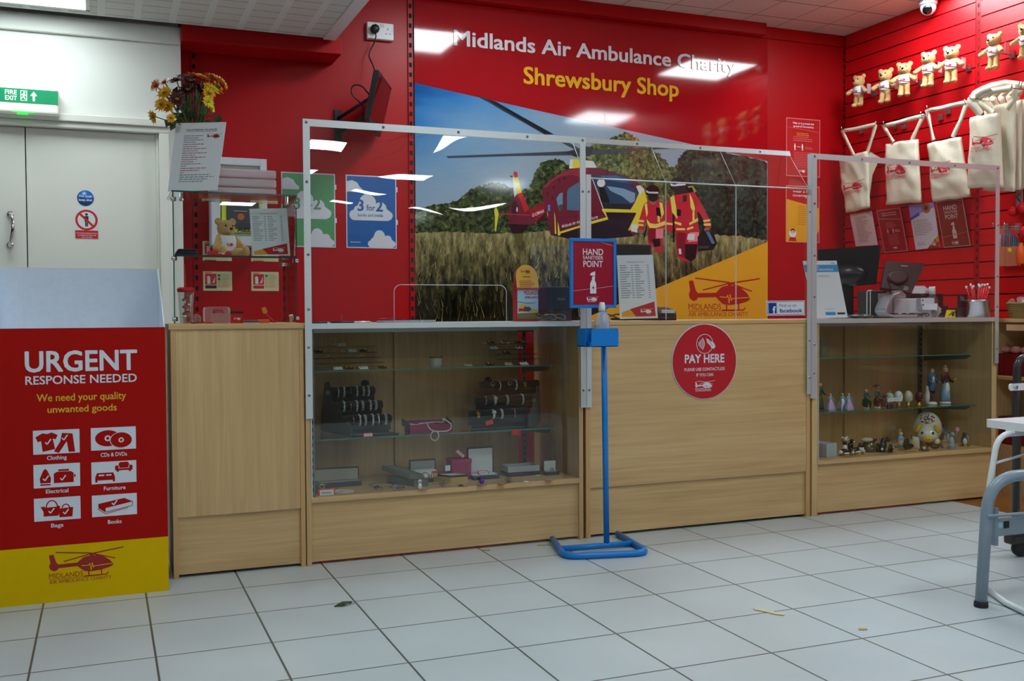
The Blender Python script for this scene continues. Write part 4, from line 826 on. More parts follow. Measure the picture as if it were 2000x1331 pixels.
cp(4, [(.14, .62), (.22, .64), (.24, .58), (.5, .6), (.5, .66), (.56, .6), (.52, .2), (.2, .2), (.2, .4)]); cp(4, [(.52, .5), (.84, .54), (.82, .12), (.54, .12)])
x, y, w_, h_ = cells[4]; fm.L(3).line([(x + (.26 + .12 * (1 - math.cos(a)) ) * w_, y + (.58 + .3 * math.sin(a)) * h_) for a in [PI * i / 8 for i in range(9)]], .004, BR).line([(x + (.6 + .08 * (1 - math.cos(a))) * w_, y + (.52 + .16 * math.sin(a)) * h_) for a in [PI * i / 6 for i in range(7)]], .004, BR); tick(4, .37, .42); tick(4, .68, .34)
cp(5, [(.14, .6), (.72, .8), (.9, .62), (.3, .4)]); cp(5, [(.14, .6), (.3, .4), (.3, .22), (.14, .42)]); cp(5, [(.31, .38), (.9, .6), (.9, .42), (.31, .2)], BI, 3); x, y, w_, h_ = cells[5]; fm.L(4).line([(x + u * w_, y + v * h_) for u, v in [(.3, .4), (.9, .62), (.9, .42), (.3, .2), (.14, .42)]], .002, BR).line([(x + u * w_, y + v * h_) for u, v in [(.12, .38), (.3, .12), (.8, .34)]], .002, BR); tick(5, .5, .6)
p, q = bx(96, 1143), bx(243, 1143); heli(fm.L(3), p[0], p[1] + .002, q[0] - p[0], mat('box_logo_red', rgb(160, 30, 26), .5), BY)
mb.build('front_panel', t)
mb = MB().box(xl, yb2, 0, xr, yb2 + .004, zb, BW); e1, e2 = at(36, 560, 1, yb2).x, at(46, 560, 1, yb2).x; mb.box(xl + .02, yb2 - .003, .9, e2, yb2, zb - .003, BW); mb.build('back_panel', t)
mb = MB()
for x_ in (xl, xr - .004): mb.prism([(YB + .004, 0), (yb2, 0), (yb2, zb), (yb2 - .12, zb - .06), (YB + .004, zf)], (x_, 0, 0), (0, 1, 0), (0, 0, 1), .004, BW)
mb.build('side_panels', t)
MB().box(xl + .004, YB + .004, .85, xr - .004, yb2, .854, BW).build('inner_tray', t)

# ------------------------------------------------------------------ hand sanitiser stand
t = thing('sanitiser_stand', 'blue floor stand with a HAND SANITISER POINT sign and bottle tray', 'stand', (1.96, -.17, 0))
b_ = lambda x, y: tuple(at(x, y, 2, .014))
L1, L2, R2, R1 = (Vector(b_(*q)) for q in ((1079, 1053), (1104, 1088), (1268, 1080), (1206, 1043)))
MB().tube(fillet([L1, L2, R2, R1], .07), .0135, BLUE, 12).build('base_frame', t)
c1_, c2__ = L1.lerp(L2, .58), R1.lerp(R2, .52); MB().tube([c1_, c2__], .0115, BLUE, 10).build('cross_bar', t)
PX, PY_ = 1.967, c1_.lerp(c2__, .5).y
MB().tube([(PX, PY_, .015), (PX - .012, PY_, 1.03)], .0125, BLUE, 14).build('pole', t)
sx0, sx1 = at(1114, 470, 1, PY_ - .02).x, at(1204, 470, 1, PY_ - .02).x; sz0, sz1 = at(1160, 602, 1, PY_ - .02).z, at(1160, 466, 1, PY_ - .02).z
mb = MB(); ys = PY_ - .02; fw = .013
mb.box(sx0, ys, sz0, sx1, ys + .01, sz0 + fw, BLUE).box(sx0, ys, sz1 - fw, sx1, ys + .01, sz1, BLUE).box(sx0, ys, sz0 + fw, sx0 + fw, ys + .01, sz1 - fw, BLUE).box(sx1 - fw, ys, sz0 + fw, sx1, ys + .01, sz1 - fw, BLUE).box(sx0, ys + .008, sz0, sx1, ys + .013, sz1, BLUE)
fo = mb.build('sign_frame', t, .002)
CR = pin('sign_crimson', 156, 12, 44)
def sanitiser_print(s, W, H, red, white, border=0):
    s.L(1).rect(border, border, W - border, H - border, red)
    k = H / .27; s.L(2).text('HAND', W * .5, H * .79, white, h=.026 * k, w=W * .50, al='c', bold=.012).text('SANITISER', W * .5, H * .72, white, h=.0145 * k, w=W * .50, al='c', bold=.005).text('POINT', W * .5, H * .60, white, h=.026 * k, w=W * .48, al='c', bold=.012)
    q = W * .5; z = H * .30; s.rect(q - W * .075, z - .032 * k, q + W * .075, z + .01 * k, white).poly([(q - W * .075, z + .01 * k), (q + W * .075, z + .01 * k), (q + W * .03, z + .028 * k), (q - W * .03, z + .028 * k)], white).rect(q - W * .025, z + .028 * k, q + W * .045, z + .041 * k, white).poly([(q - W * .08, z + .046 * k), (q - W * .05, z + .056 * k), (q + W * .05, z + .063 * k), (q + W * .05, z + .043 * k)], white)
    s.L(3).rect(q - W * .03, z - .010 * k, q + W * .03, z - .005 * k, red).rect(q - W * .006, z - .018 * k, q + W * .006, z + .002 * k, red)
    s.L(2).line([(border, H * .22), (q - W * .07, H * .255)], .001, white).line([(q + W * .07, H * .262), (W - border, H * .30)], .001, white).line([(W * .68, H - border), (W - border, H * .94)], .001, white)
    heli(s, q - W * .16, H * .035, W * .3, white, words=False); s.bars(q - W * .14, q + W * .06, H * .045, H * .075, 2, white, .4, .1)
mb = MB(); s = quad(mb, (sx0 + fw, ys + .006, sz0 + fw), (sx1 - fw, ys + .006, sz0 + fw), (sx1 - fw, ys + .006, sz1 - fw), (sx0 + fw, ys + .006, sz1 - fw), CR, th=.001); sanitiser_print(s, s.W, s.H, CR, PW); mb.build('sign_card', fo)
hx0, hx1, hz0, hz1 = at(1155, 660, 1, PY_ - .12).x, at(1208, 660, 1, PY_ - .12).x, at(1180, 678, 1, PY_ - .12).z, at(1180, 642, 1, PY_ - .12).z
mb = MB(); yh = PY_ - .12
def rrect(x0, z0, x1, z1, r): return [(x + r * math.cos(a), z + r * math.sin(a)) for (x, z, s0) in ((x1 - r, z1 - r, 0), (x0 + r, z1 - r, PI / 2), (x0 + r, z0 + r, PI), (x1 - r, z0 + r, 3 * PI / 2)) for a in [s0 + PI / 2 * i / 4 for i in range(5)]]
mb.prism(rrect(hx0, hz0, hx1, hz1, .012), (0, yh, 0), (1, 0, 0), (0, 0, 1), -.003, BLUE).box(hx0 - .012, yh, hz0, hx1, PY_ - .012, hz0 + .003, BLUE).box(hx0 - .012, PY_ - .015, hz0, hx1, PY_ - .012, hz1, BLUE).box(hx0 - .003, yh + .003, hz0, hx0, PY_ - .015, hz0 + .02, BLUE).box(hx1 - .003, yh + .003, hz0, hx1, PY_ - .015, hz1, BLUE)
mb.box(hx0 - .012, PY_ - .09, hz0, hx0 - .009, PY_ - .012, hz1, BLUE)
mb.build('bottle_tray', t)
bc = at(1176, 660, 1, PY_ - .065); zb0 = hz0 + .004
t = thing('sanitiser_bottle', 'clear gel bottle with a white cap in the blue tray', 'bottle', (bc.x, PY_ - .065, zb0))
MB().lathe([(.030, 0), (.032, .004), (.032, .108), (.029, .122), (.018, .136), (.012, .14), (.012, .146)], (bc.x, PY_ - .065, zb0), clear('bottle_plastic', (.9, .93, .94), haze=.3), 24).build('bottle_body', t)
MB().lathe([(.0295, .002), (.0305, .006), (.0305, .085), (0, .085)], (bc.x, PY_ - .065, zb0), clear('sanitiser_gel', (.9, .93, .95), haze=.25, refl=.3), 24).build('gel', t)
MB().lathe([(.0145, .142), (.0145, .158), (.013, .162), (.0105, .178), (.0, .18)], (bc.x, PY_ - .065, zb0), WHITE, 18).build('cap', t)

# ------------------------------------------------------------------ signs on the counter
c = at(1375, 706, 1, 0); rx = (at(1442, 706, 1, 0).x - at(1308, 706, 1, 0).x) / 2; cz = (at(1375, 627, 1, 0).z + at(1375, 786, 1, 0).z) / 2; cx = (at(1442, 706, 1, 0).x + at(1308, 706, 1, 0).x) / 2; rr = (rx + .166) / 2
mb = MB(); mb.lathe([(rr, 0), (rr, .003), (0, .003)], (cx, .0015, cz), PW, 56, (0, -1, 0)); s = Sheet(mb, (cx, -.0018, cz), (1, 0, 0), (0, 0, 1)); SRD = pin('payhere_red', 190, 34, 44)
s.L(1).circ(0, 0, rr - .004, SRD, 56); s.L(2).text('PAY HERE', 0, -.005, PW, h=.038, w=.212, al='c', bold=.035).text('PLEASE USE CONTACTLESS', 0, -.042, PW, h=.0135, w=.218, al='c', bold=.015).text('IF YOU CAN', 0, -.068, PW, h=.0135, w=.09, al='c', bold=.015)
s.ring(0, .082, .043, .0455, PW, 40)
for k, r_ in enumerate((.012, .021, .030, .039)): s.line([(-.042 + r_ * math.cos(a), .082 + r_ * 1.0 * math.sin(a)) for a in [-.75 + 1.5 * i / 6 for i in range(7)]], .0045, PW)
s.L(3).poly([(.008, .108), (.035, .094), (.05, .085), (.058, .07), (.05, .058), (.036, .062), (.028, .075), (.012, .088)], PW); s.L(4).line([(.014, .098), (.030, .088), (.042, .072)], .0025, SRD).line([(.022, .102), (.036, .09)], .002, SRD)
heli(s.L(2), -.052, -.138, .108, PW, SRD); tag(mb.build('pay_here_sign'), 'round red PAY HERE sign with a contactless symbol on the solid counter', 'sign')
mb = MB(); s = wallquad(mb, [(1498, 617), (1572, 616), (1572, 587), (1497, 588)], 1, -.0065, PW, th=.0015); W, H = s.W, s.H; FB = pin('sticker_blue', 24, 62, 140)
s.L(1).poly([(p[0], p[1]) for p in rrect(.003, .003, W - .003, H - .003, .008)], FB); s.L(2).poly(rrect(.0055, .0055, W - .0055, H - .0055, .006), PW)
s.L(3).rect(.009, .010, .009 + H * .66, H - .010, FB); s.L(4).text('f', .009 + H * .36, .010, PW, h=H * .46, bold=.06); s.L(3).text('Find us on', W * .33, H * .58, FB, h=H * .2, w=W * .44).text('facebook', W * .33, H * .2, FB, h=H * .25, w=W * .6, bold=.03)
tag(mb.build('window_sticker'), 'white and blue social media sticker stuck to the clear screen over the pay counter', 'sticker')
def price_list(px, vals, label, name='price_list', ax=1):
    mb = MB(); s = wallquad(mb, px, ax, vals, PW, th=.003); W, H = s.W, s.H
    s.L(1).text('Merchandise Price List', W * .5, H * .88, PTXT, h=H * .022, w=W * .46, al='c', bold=.02); r = random.Random(4)
    for i in range(15):
        y = H * (.83 - .036 * i)
        for (u, v) in ((.06, .36), (.46, .72)): s.rect(W * u, y, W * (u + (v - u) * r.uniform(.45, 1)), y + H * .010, PTXT)
        for u in (.36, .80): s.rect(W * u, y, W * (u + .06), y + H * .010, PTXT)
    s.poly([(W * .05, H * .03), (W * .95, H * .03), (W * .95, H * .10), (W * .55, H * .10)], PY); s.poly([(W * .05, H * .03), (W * .42, H * .03), (W * .3, H * .15), (W * .05, H * .10)], PY)
    s.L(2).poly([(W * .42, H * .03), (W * .94, H * .03), (W * .94, H * .26), (W * .28, H * .15)], PR); heli(s.L(3), W * .55, H * .05, W * .34, PW, words=False)
    return tag(mb.build(name), label, 'price list')
price_list([(1211, 623.5), (1285, 621.5), (1275, 498), (1205, 499)], [.09, .09, .15, .15], 'white price list leaning on the pay counter beside the hand sanitiser sign')

# ------------------------------------------------------------------ glass display case on the tall cabinet
t = thing('glass_case', 'small two tier frameless glass display case on the tall beech cabinet', 'display case', (.25, .03, .966))
X0, X1, Y0, Y1, Z0, Z1 = .252, .716, .035, .335, .966, 1.472
def pane_(nm, a): MB().box(*a, GLASS).build(nm, t)
pane_('front_glass', (X0, Y0, Z0 + .002, X1, Y0 + .004, Z1 - .006)); pane_('side_glass', (X0, Y0 + .004, Z0 + .002, X0 + .005, Y1, Z1 - .006)); pane_('side_glass', (X1 - .005, Y0 + .004, Z0 + .002, X1, Y1, Z1 - .006))
pane_('top_glass', (X0 - .003, Y0 - .004, Z1 - .006, X1 + .003, Y1, Z1)); pane_('glass_shelf', (X0 + .005, Y0 + .006, 1.223, X1 - .005, Y1, 1.229))
GE = mat('glass_edge_dark', rgb(24, 78, 72), .12)
for a in ((X0 - .003, Y0 - .0055, Z1 - .006, X1 + .003, Y0 - .004, Z1), (X0 + .005, Y0 + .0045, 1.223, X1 - .005, Y0 + .006, 1.229), (X0 - .001, Y0 - .001, Z0 + .002, X0 + .003, Y0 + .004, Z1 - .006), (X1 - .002, Y0 - .001, Z0 + .002, X1 + .001, Y0 + .004, Z1 - .006), (X0 - .0045, Y0, Z1 - .006, X0 - .003, Y1, Z1), (X1 + .003, Y0, Z1 - .006, X1 + .0045, Y1, Z1), (X1 - .004, Y1, Z0 + .002, X1, Y1 + .002, 1.22)): MB().box(*a, GE).build('polished_edge', t)
for (x, y, z) in ((X0, Y0 + .012, 1.44), (X0, Y0 + .012, 1.215), (X0, Y0 + .012, .985), (X1, Y0 + .012, 1.43), (X1, Y0 + .012, 1.213), (X1, Y0 + .012, .985), (X1 - .01, Y1 - .02, 1.21)):
    MB().box(x - .006, y - .008, z - .008, x + .013 * (1 if x < .5 else -1), y + .008, z + .008, CHROME).lathe([(.008, 0), (.008, .008), (0, .008)], (x, y - .008, z), CHROME, 12, (0, -1, 0)).build('glass_clip', t)
for (x, z, s_) in ((X0 + .034, 1.466, -1), (X1 - .032, 1.466, -1), (X0 + .04, .968, 1), (X1 - .02, .968, 1)):
    MB().lathe([(.006, 0), (.006, s_ * .022), (.009, s_ * .024), (.009, s_ * .03), (0, s_ * .032)], (x, Y0 + .03, z), CHROME, 14).build('door_stud', t)
price_list([(493, 500.5), (567, 499.5), (560, 407), (487, 408)], [.13, .11, .15, .13], 'white price list standing on the middle shelf of the small glass case')
# notice and packs on top of the case
mb = MB(); s = wallquad(mb, [(327.5, 374), (424, 371.5), (441.5, 238.5), (344, 241)], 1, [.20, .09, .16, .27], PW, th=.002); W, H = s.W, s.H; RT = pin('print_red', 176, 60, 66)
s.L(1).text('VOLUNTEERING VACANCIES', W * .53, H * .88, PK, h=H * .026, w=W * .62, al='c', bold=.02).rect(W * .22, H * .865, W * .84, H * .869, PK); heli(s, W * .66, H * .74, W * .3, pin('logo_red', 150, 34, 44), words=False)
for i, (c_, l) in enumerate(zip('kkkkrkrkrkrkrkkrrkkkkk', (.4, .3, .42, .25, .42, .3, .5, .32, .5, .28, .5, .32, .25, .4, .12, .55, .4, .08, .62, .72, .6, .5))): y = H * (.80 - .032 * i); s.bars(W * .2, W * (.2 + l), y, y + H * .014, 1, RT if c_ == 'r' else PTXT, .8, .05, i)
tag(mb.build('paper_notice'), 'white paper notice headed VOLUNTEERING VACANCIES leaning on top of the glass case', 'notice')
PKC = clear('pink_wrap', (.93, .62, .66), .004, 60, rough=.12, haze=.45, refl=.9); PKI = mat('pack_inner_pink', rgb(206, 150, 158), .5); PKR = mat('pack_heart_red', rgb(200, 30, 50), .4)
ga = 'clear wrapped pink packs stacked on the glass case'
for k, (z, wd) in enumerate(((1.4735, .258), (1.5105, .258), (1.5475, .25))):
    t = thing('wrapped_pack', ('clear wrapped pink pack at the bottom of the stack on the glass case', 'clear wrapped pink pack in the middle of the stack on the glass case', 'clear wrapped pink pack on top of the stack on the glass case')[k], 'wrapped pack', (.55, .18, z))
    xq = at(540, 350, 1, .16).x; MB().box(xq - wd, .16, z, xq, .26, z + .035, PKC).build('wrapper', t, .008, 3)
    mb = MB()
    for j in range(3): mb.lathe([(.012, 0), (.012, .05), (0, .05)], (xq - wd * .8 + j * wd * .3, .235, z + .018), PKR if j == 2 - k else PKI, 12, (0, -1, 0))
    mb.box(xq - wd + .01, .215, z + .004, xq - .01, .24, z + .03, PKI); mb.build('contents', t)
# flowers in a vase behind the notice
fb_ = at(382, 262, 1, .25); t = thing('flower_vase', 'bunch of yellow, orange and dark red flowers behind the paper notice', 'flowers', (fb_.x, .25, Z1))
MB().lathe([(.03, 0), (.034, .005), (.03, .1), (.036, .25), (.033, .25), (.027, .1), (.03, .01), (0, .008)], (fb_.x, .33, Z1), clear('vase_glass', (.85, .9, .88)), 20).build('vase', t)
STEM = mat('stem_green', rgb(66, 92, 40), .5); LEAF = mat('leaf_green', rgb(40, 62, 28), .45, var=.2); FC = {'y': mat('petal_yellow', rgb(240, 178, 20), .5, var=.12), 'o': mat('petal_orange', rgb(222, 112, 24), .5, var=.15), 'd': mat('petal_wine', rgb(84, 14, 26), .55, var=.15), 'l': mat('petal_lemon', rgb(226, 206, 30), .5, var=.1)}
FE = {'y': mat('floret_brown', rgb(120, 90, 20), .7), 'o': mat('floret_orange', rgb(150, 80, 20), .7), 'd': mat('floret_green', rgb(110, 130, 40), .7), 'l': mat('floret_lime', rgb(150, 150, 30), .7)}
rn = random.Random(3)
def bloom(c, ax, r, k, n, par):
    q = Vector((0, 0, 1)).rotation_difference(Vector(ax).normalized()); mb = MB(); c = Vector(c)
    for ring, (nn, rr, tl) in enumerate(((n, r, .15), (n - 3, r * .75, .45), (n - 6, r * .48, .8))):
        for i in range(nn):
            a = 2 * PI * (i + ring * .5) / nn + rn.uniform(-.1, .1); u = Vector((math.cos(a), math.sin(a), 0)); v = Vector((-math.sin(a), math.cos(a), 0)); l = rr * rn.uniform(.85, 1.1); w_ = r * .17; tt = tl + rn.uniform(-.15, .15)
            P = [Vector((0, 0, 0)) + u * .1 * r, u * l * .55 + v * w_ + Vector((0, 0, l * .5 * tt)), u * l + Vector((0, 0, l * tt * .8)), u * l * .55 - v * w_ + Vector((0, 0, l * .5 * tt)), u * l * .55 + Vector((0, 0, l * .42 * tt))]
            mb.add([c + q @ p for p in P], [(0, 1, 4), (1, 2, 4), (2, 3, 4), (3, 0, 4)], FC[k], True)
    o = mb.build('flower', par); MB().ell(tuple(c + q @ Vector((0, 0, r * .08))), (r * .26, r * .26, r * .16), FE[k], None, 10, 6).build('flower_centre', o)
    top = Vector((fb_.x + rn.uniform(-.02, .02), (.33) + rn.uniform(-.02, .02), Z1 + .27)); d = (top - c); MB().tube([tuple(c - q @ Vector((0, 0, .004))), tuple(c + d * .3 - (q @ Vector((0, 0, r * .5)))), tuple(c + d * .75), tuple(top + Vector((0, 0, -.06)))], .0022, STEM, 6).build('stem', o)
for (px, py, yy, r, k, ax) in [(305, 168, .25, .034, 'o', (-1, -.5, .3)), (322, 162, .30, .03, 'o', (-.8, -.4, .8)), (322, 182, .22, .036, 'y', (-.5, -.8, .5)), (316, 204, .22, .036, 'y', (-.7, -.7, .2)), (328, 208, .24, .03, 'y', (-.2, -1, 0)), (300, 228, .20, .034, 'y', (-.9, -.4, -.3)), (334, 231, .2, .022, 'y', (-.2, -.9, .2)), (345, 158, .26, .038, 'd', (-.4, -.5, 1)), (358, 152, .30, .036, 'd', (0, -.5, 1)), (346, 194, .18, .036, 'd', (-.1, -1, .1)), (372, 160, .22, .038, 'd', (0, -.6, 1)), (385, 166, .28, .034, 'd', (.2, -.5, 1)), (376, 148, .28, .042, 'o', (0, -.3, 1)), (396, 152, .24, .04, 'y', (.3, -.4, 1)), (412, 150, .28, .038, 'o', (.3, -.3, 1)), (428, 158, .24, .044, 'y', (.7, -.4, .8)), (436, 164, .26, .03, 'y', (.9, -.3, .4)), (412, 174, .22, .038, 'l', (.5, -.7, .6)), (424, 170, .27, .034, 'y', (.7, -.5, .6)), (408, 183, .2, .034, 'y', (.3, -.9, .2)), (406, 199, .19, .03, 'l', (.5, -.9, .1)), (414, 212, .24, .02, 'l', (.8, -.5, 0)), (366, 176, .24, .034, 'd', (0, -.8, .6)), (394, 176, .26, .032, 'd', (.2, -.7, .7))]:
    bloom(at(px, py, 1, yy), ax, r, k, 15, t)
mb = MB()
for i in range(46):
    px, py = rn.uniform(340, 412), rn.uniform(178, 242); c = at(px, py, 1, rn.uniform(.29, .35)); d = Vector((rn.uniform(-1, 1), rn.uniform(-1, .4), rn.uniform(-.3, 1.4))).normalized(); sd = d.cross(Vector((0, 1, .3))).normalized(); l = rn.uniform(.03, .06); nn = Vector((0, -.012, 0))
    mb.add([c - d * l / 2, c + sd * l * .22 + nn, c + d * l / 2, c - sd * l * .22 + nn, c + nn * .2], [(0, 1, 4), (1, 2, 4), (2, 3, 4), (3, 0, 4)], LEAF, True)
for (px, py) in ((339, 246), (424, 234), (330, 240)):
    c = at(px, py, 1, .31); mb.add([c + Vector((-.012, 0, -.02)), c + Vector((.02, -.005, 0)), c + Vector((.012, 0, .024)), c + Vector((-.018, -.005, .008))], [(0, 1, 2, 3)], LEAF)
for (xa, ya, xb, yb_) in ((385, 170, 392, 240), (357, 168, 366, 240), (392, 180, 388, 240), (376, 190, 378, 240), (366, 180, 372, 240), (400, 190, 392, 240), (350, 210, 366, 240)): mb.tube([at(xa, ya, 1, .27), at((xa + xb) / 2 + 2, (ya + yb_) / 2, 1, .30), at(xb, yb_, 1, .33)], .0028, STEM, 6)
mb.build('leaves', t)

# ------------------------------------------------------------------ furniture at the right edge
GT = mat('tube_grey_blue', rgb(132, 148, 162), .35, spec=.6); WT = mat('tube_white', rgb(226, 230, 232), .35); RUB = mat('rubber_black', rgb(26, 26, 28), .6); GB = mat('post_gunmetal', rgb(58, 54, 52), .3, .3)
g0 = at(1916, 1186, 2, 0.0); yd = g0.y
t = thing('tube_frame', 'grey steel tube frame end with a black foot, beside the white table', 'frame', (g0.x, g0.y, 0))
up = at(1931, 1000, 1, yd); tp = at(1990, 933, 1, yd - .05)
rad = .0195
pts = fillet([Vector((g0.x, yd, .02)), Vector((up.x, yd, tp.z)), Vector((up.x + .55, yd - .10, tp.z + .002)), Vector((up.x + .56, yd - .10, .02))], .12, 10)
MB().tube(pts, rad, GT, 18).build('tube', t); MB().lathe([(.022, 0), (.0235, .004), (.022, .018), (.0205, .02), (0, .02)], (g0.x, yd, .0), RUB, 20).build('foot', t); MB().lathe([(.022, 0), (.0235, .004), (.022, .018), (.0205, .02), (0, .02)], (up.x + .56, yd - .10, .0), RUB, 20).build('foot', t)
r0, r1 = at(1930, 1009, 1, yd - .02), at(2010, 1020, 1, yd - .06); MB().tube([r0, Vector((r0.x + .5, yd - .06, r0.z - .002))], .006, GT, 8).build('side_rail', t)
mb = MB(); p, q = at(1936, 1016, 1, yd + .03), at(2010, 1038, 1, yd + .03); mb.box(p.x - .006, yd + .01, q.z - .0, p.x + .45, yd + .04, p.z, GT); mb.box(p.x - .008, yd + .005, q.z - .03, p.x + .006, yd + .045, p.z + .045, GT); k = at(1951, 1027, 1, yd + .01); mb.box(k.x - .012, yd + .0085, k.z - .008, k.x + .014, yd + .01, k.z + .009, mat('sticker_teal', rgb(150, 205, 205), .4)).box(k.x + .022, yd + .0085, k.z - .012, k.x + .046, yd + .01, k.z + .012, BLACK); mb.build('bracket', t)
w0 = at(1926, 823, 1, -1.22); t = thing('white_table', 'white folding table end with a curved white tube leg', 'table', (w0.x + .2, -1.33, 0))
zt = w0.z; pts = [(w0.x - .002, -1.85), (w0.x + .015, -1.88), (w0.x + .9, -1.88), (w0.x + .9, -1.21), (w0.x + .012, -1.21), (w0.x - .002, -1.225)]
MB().prism([(a, b__) for a, b__ in pts], (0, 0, zt - .022), (1, 0, 0), (0, 1, 0), .028, WT).build('tabletop', t, .008, 3)
la, lb = at(1985, 848, 1, -1.33), at(1934, 940, 1, -1.33); lf = at(1925, 1000, 1, -1.33)
leg = fillet([Vector((la.x + .04, -1.33, zt - .034)), Vector((at(1949, 842, 1, -1.33).x, -1.33, zt - .034)), Vector((lb.x, -1.33, lb.z))], .06, 8) + [Vector((at(1915, 1150, 1, -1.33).x, -1.33, .03)), Vector((at(1915, 1150, 1, -1.33).x + .02, -1.35, .012)), Vector((at(1965, 1178, 2, .012)))] + [Vector(at(2010, 1200, 2, .012))]
MB().tube(leg, .0105, WT, 12).build('leg', t); xm = w0.x + .82; MB().tube([(xm - .06, -1.33, zt - .034)] + fillet([Vector((xm - .05, -1.33, zt - .034)), Vector((xm, -1.33, zt - .05)), Vector((xm + .03, -1.33, .012)), Vector((xm + .03, -1.75, .012))], .05), .0105, WT, 12).build('leg', t)
MB().tube([at(1944, 905, 1, -1.33), at(2010, 886, 1, -1.25)], .005, WT, 8).build('brace', t); MB().box(la.x - .03, -1.35, zt - .03, la.x + .04, -1.31, zt - .02, WT).build('leg_mount', t)
f0 = at(1988, 1088, 2, 0); t = thing('clothes_rail', 'dark metal post on a castor behind the white table', 'rail', (f0.x, f0.y, 0)); yp = f0.y
pa, pb = at(1984, 1040, 1, yp), at(1992, 735, 1, yp)
MB().tube(fillet([Vector((pa.x, yp, .10)), Vector((pa.x, yp, at(1985, 700, 1, yp).z)), Vector((pa.x + .75, yp - .02, at(1985, 690, 1, yp).z)), Vector((pa.x + .75, yp - .02, .06))], .05, 6), .0165, GB, 14).build('post', t)
MB().box(pa.x - .045, yp - .025, .055, pa.x + .05, yp + .025, .1, GB).build('foot_plate', t, .012, 3); MB().lathe([(.03, -.012), (.033, -.008), (.033, .008), (.03, .012), (0, .012)], (f0.x + .01, yp, .034), RUB, 20, (.3, 1, 0)).build('castor', t); MB().lathe([(.03, -.012), (.033, -.008), (.033, .008), (.03, .012), (0, .012)], (pa.x + .75, yp - .02, .034), RUB, 20, (.3, 1, 0)).build('castor', t)
MB().tube([(pa.x - .02, yp - .03, .2), (pa.x - .045, yp - .04, .14), (pa.x - .05, yp - .03, .09)], .004, BLACK, 6).build('cable', t)
k = at(1985, 757, 1, yp - .03); MB().prism(rrect(k.x - .025, k.z - .014, k.x + .12, k.z + .014, .012), (0, yp - .02, 0), (1, 0, 0), (0, 0, 1), -.006, WT).lathe([(.008, 0), (.008, .004), (0, .004)], (k.x + .002, yp - .014 - .012, k.z), STEEL, 12, (0, -1, 0)).build('clamp_plate', t)
# litter on the floor
c = at(670, 1185, 2, 0); mb = MB()
for i in range(7): x = c.x - .025 + i * .009; s_ = .012 * (1 if i < 5 else .5); mb.add([(x, c.y, .002), (x + .012, c.y + s_ * (1 if i % 2 else -.6), .012), (x + .009, c.y, .005)], [(0, 1, 2)], LEAF); 
mb.tube([(c.x - .03, c.y, .003), (c.x, c.y, .006), (c.x + .032, c.y + .004, .01)], .002, LEAF, 5); mb.add([(c.x - .03, c.y, .004), (c.x, c.y + .012, .014), (c.x + .034, c.y + .008, .012), (c.x, c.y - .010, .004)], [(0, 1, 2, 3)], LEAF)
tag(mb.build('fallen_leaf'), 'small dark green leaf lying on the white floor tiles', 'leaf')
TAN = mat('paper_scrap_tan', rgb(222, 206, 160), .8); c = at(1500, 1197, 2, 0); d_ = (at(1530, 1201, 2, 0) - at(1472, 1191, 2, 0)).normalized(); e_ = Vector((-d_.y, d_.x, 0)); mb = MB()
prof = [(-.055, .008), (-.03, .016), (-.01, .010), (.01, .012), (.03, .004), (.056, .008), (.058, -.006), (.03, -.014), (.005, -.008), (-.02, -.004), (-.045, -.004)]; mb.prism([(a, b__) for a, b__ in prof], (c.x, c.y, .0015), d_, e_, .002, TAN); tag(mb.build('paper_scrap'), 'torn tan scrap lying on the floor tiles at the right', 'scrap')
for (px, py, l, lab) in ((948, 1076, .02, 'tiny tan chip on the floor under the jewellery counter'), (1062, 1066, .03, 'tan splinter on the floor by the blue stand base'), (1685, 1231, .014, 'tiny tan crumb on the floor tiles right of the torn scrap')):
    c = at(px, py, 2, 0); tag(MB().prism([(-l, -.006), (l, -.004), (l * .9, .006), (-l * .8, .007)], (c.x, c.y, .0015), (1, -.35, 0), (.35, 1, 0), .002, mat('chip_tan', rgb(196, 160, 100), .7)).build('floor_chip'), lab, 'litter')
# ------------------------------------------------------------------ goods on the slat wall
def baked(mb, voxel, smooth=3, jit=0.0, name='m', jsc=160):
    """fuse overlapping volumes into one continuous mesh"""
    o = mb.build(name); r = o.modifiers.new('r', 'REMESH'); r.mode = 'VOXEL'; r.voxel_size = voxel; r.use_smooth_shade = True
    if smooth: s_ = o.modifiers.new('s', 'SMOOTH'); s_.iterations = smooth; s_.factor = 0.5
    dg = bpy.context.evaluated_depsgraph_get(); me = bpy.data.meshes.new_from_object(o.evaluated_get(dg)); ms = list(o.data.materials)
    bpy.data.objects.remove(o)
    if jit:
        for v in me.vertices: v.co += v.normal * (noise.noise(v.co * jsc) * jit)
    me.materials.clear(); [me.materials.append(m) for m in ms]
    for p in me.polygons: p.use_smooth = True; p.material_index = 0
    return me
def link(name, me, parent):
    o = bpy.data.objects.new(name, me); COL.objects.link(o); o.parent = parent
    if parent is not None and parent.type == 'EMPTY': o.matrix_parent_inverse = parent.matrix_basis.inverted()
    return o
def limb(mb, a, b, r0, r1, m, n=7):
    a, b = Vector(a), Vector(b)
    for i in range(n): t = i / (n - 1); mb.ell(tuple(a.lerp(b, t)), r0 + (r1 - r0) * t, m, None, 12, 8)
FUR = mat('bear_plush', rgb(206, 164, 104), .95, var=.25, scale=400, bump=.5, sheen=.3); VEST = mat('bear_vest_white', rgb(228, 230, 236), .8); LOGO = mat('cloth_print_red', rgb(212, 26, 58), .7)
SHINE = mat('bead_black', rgb(12, 10, 10), .15)
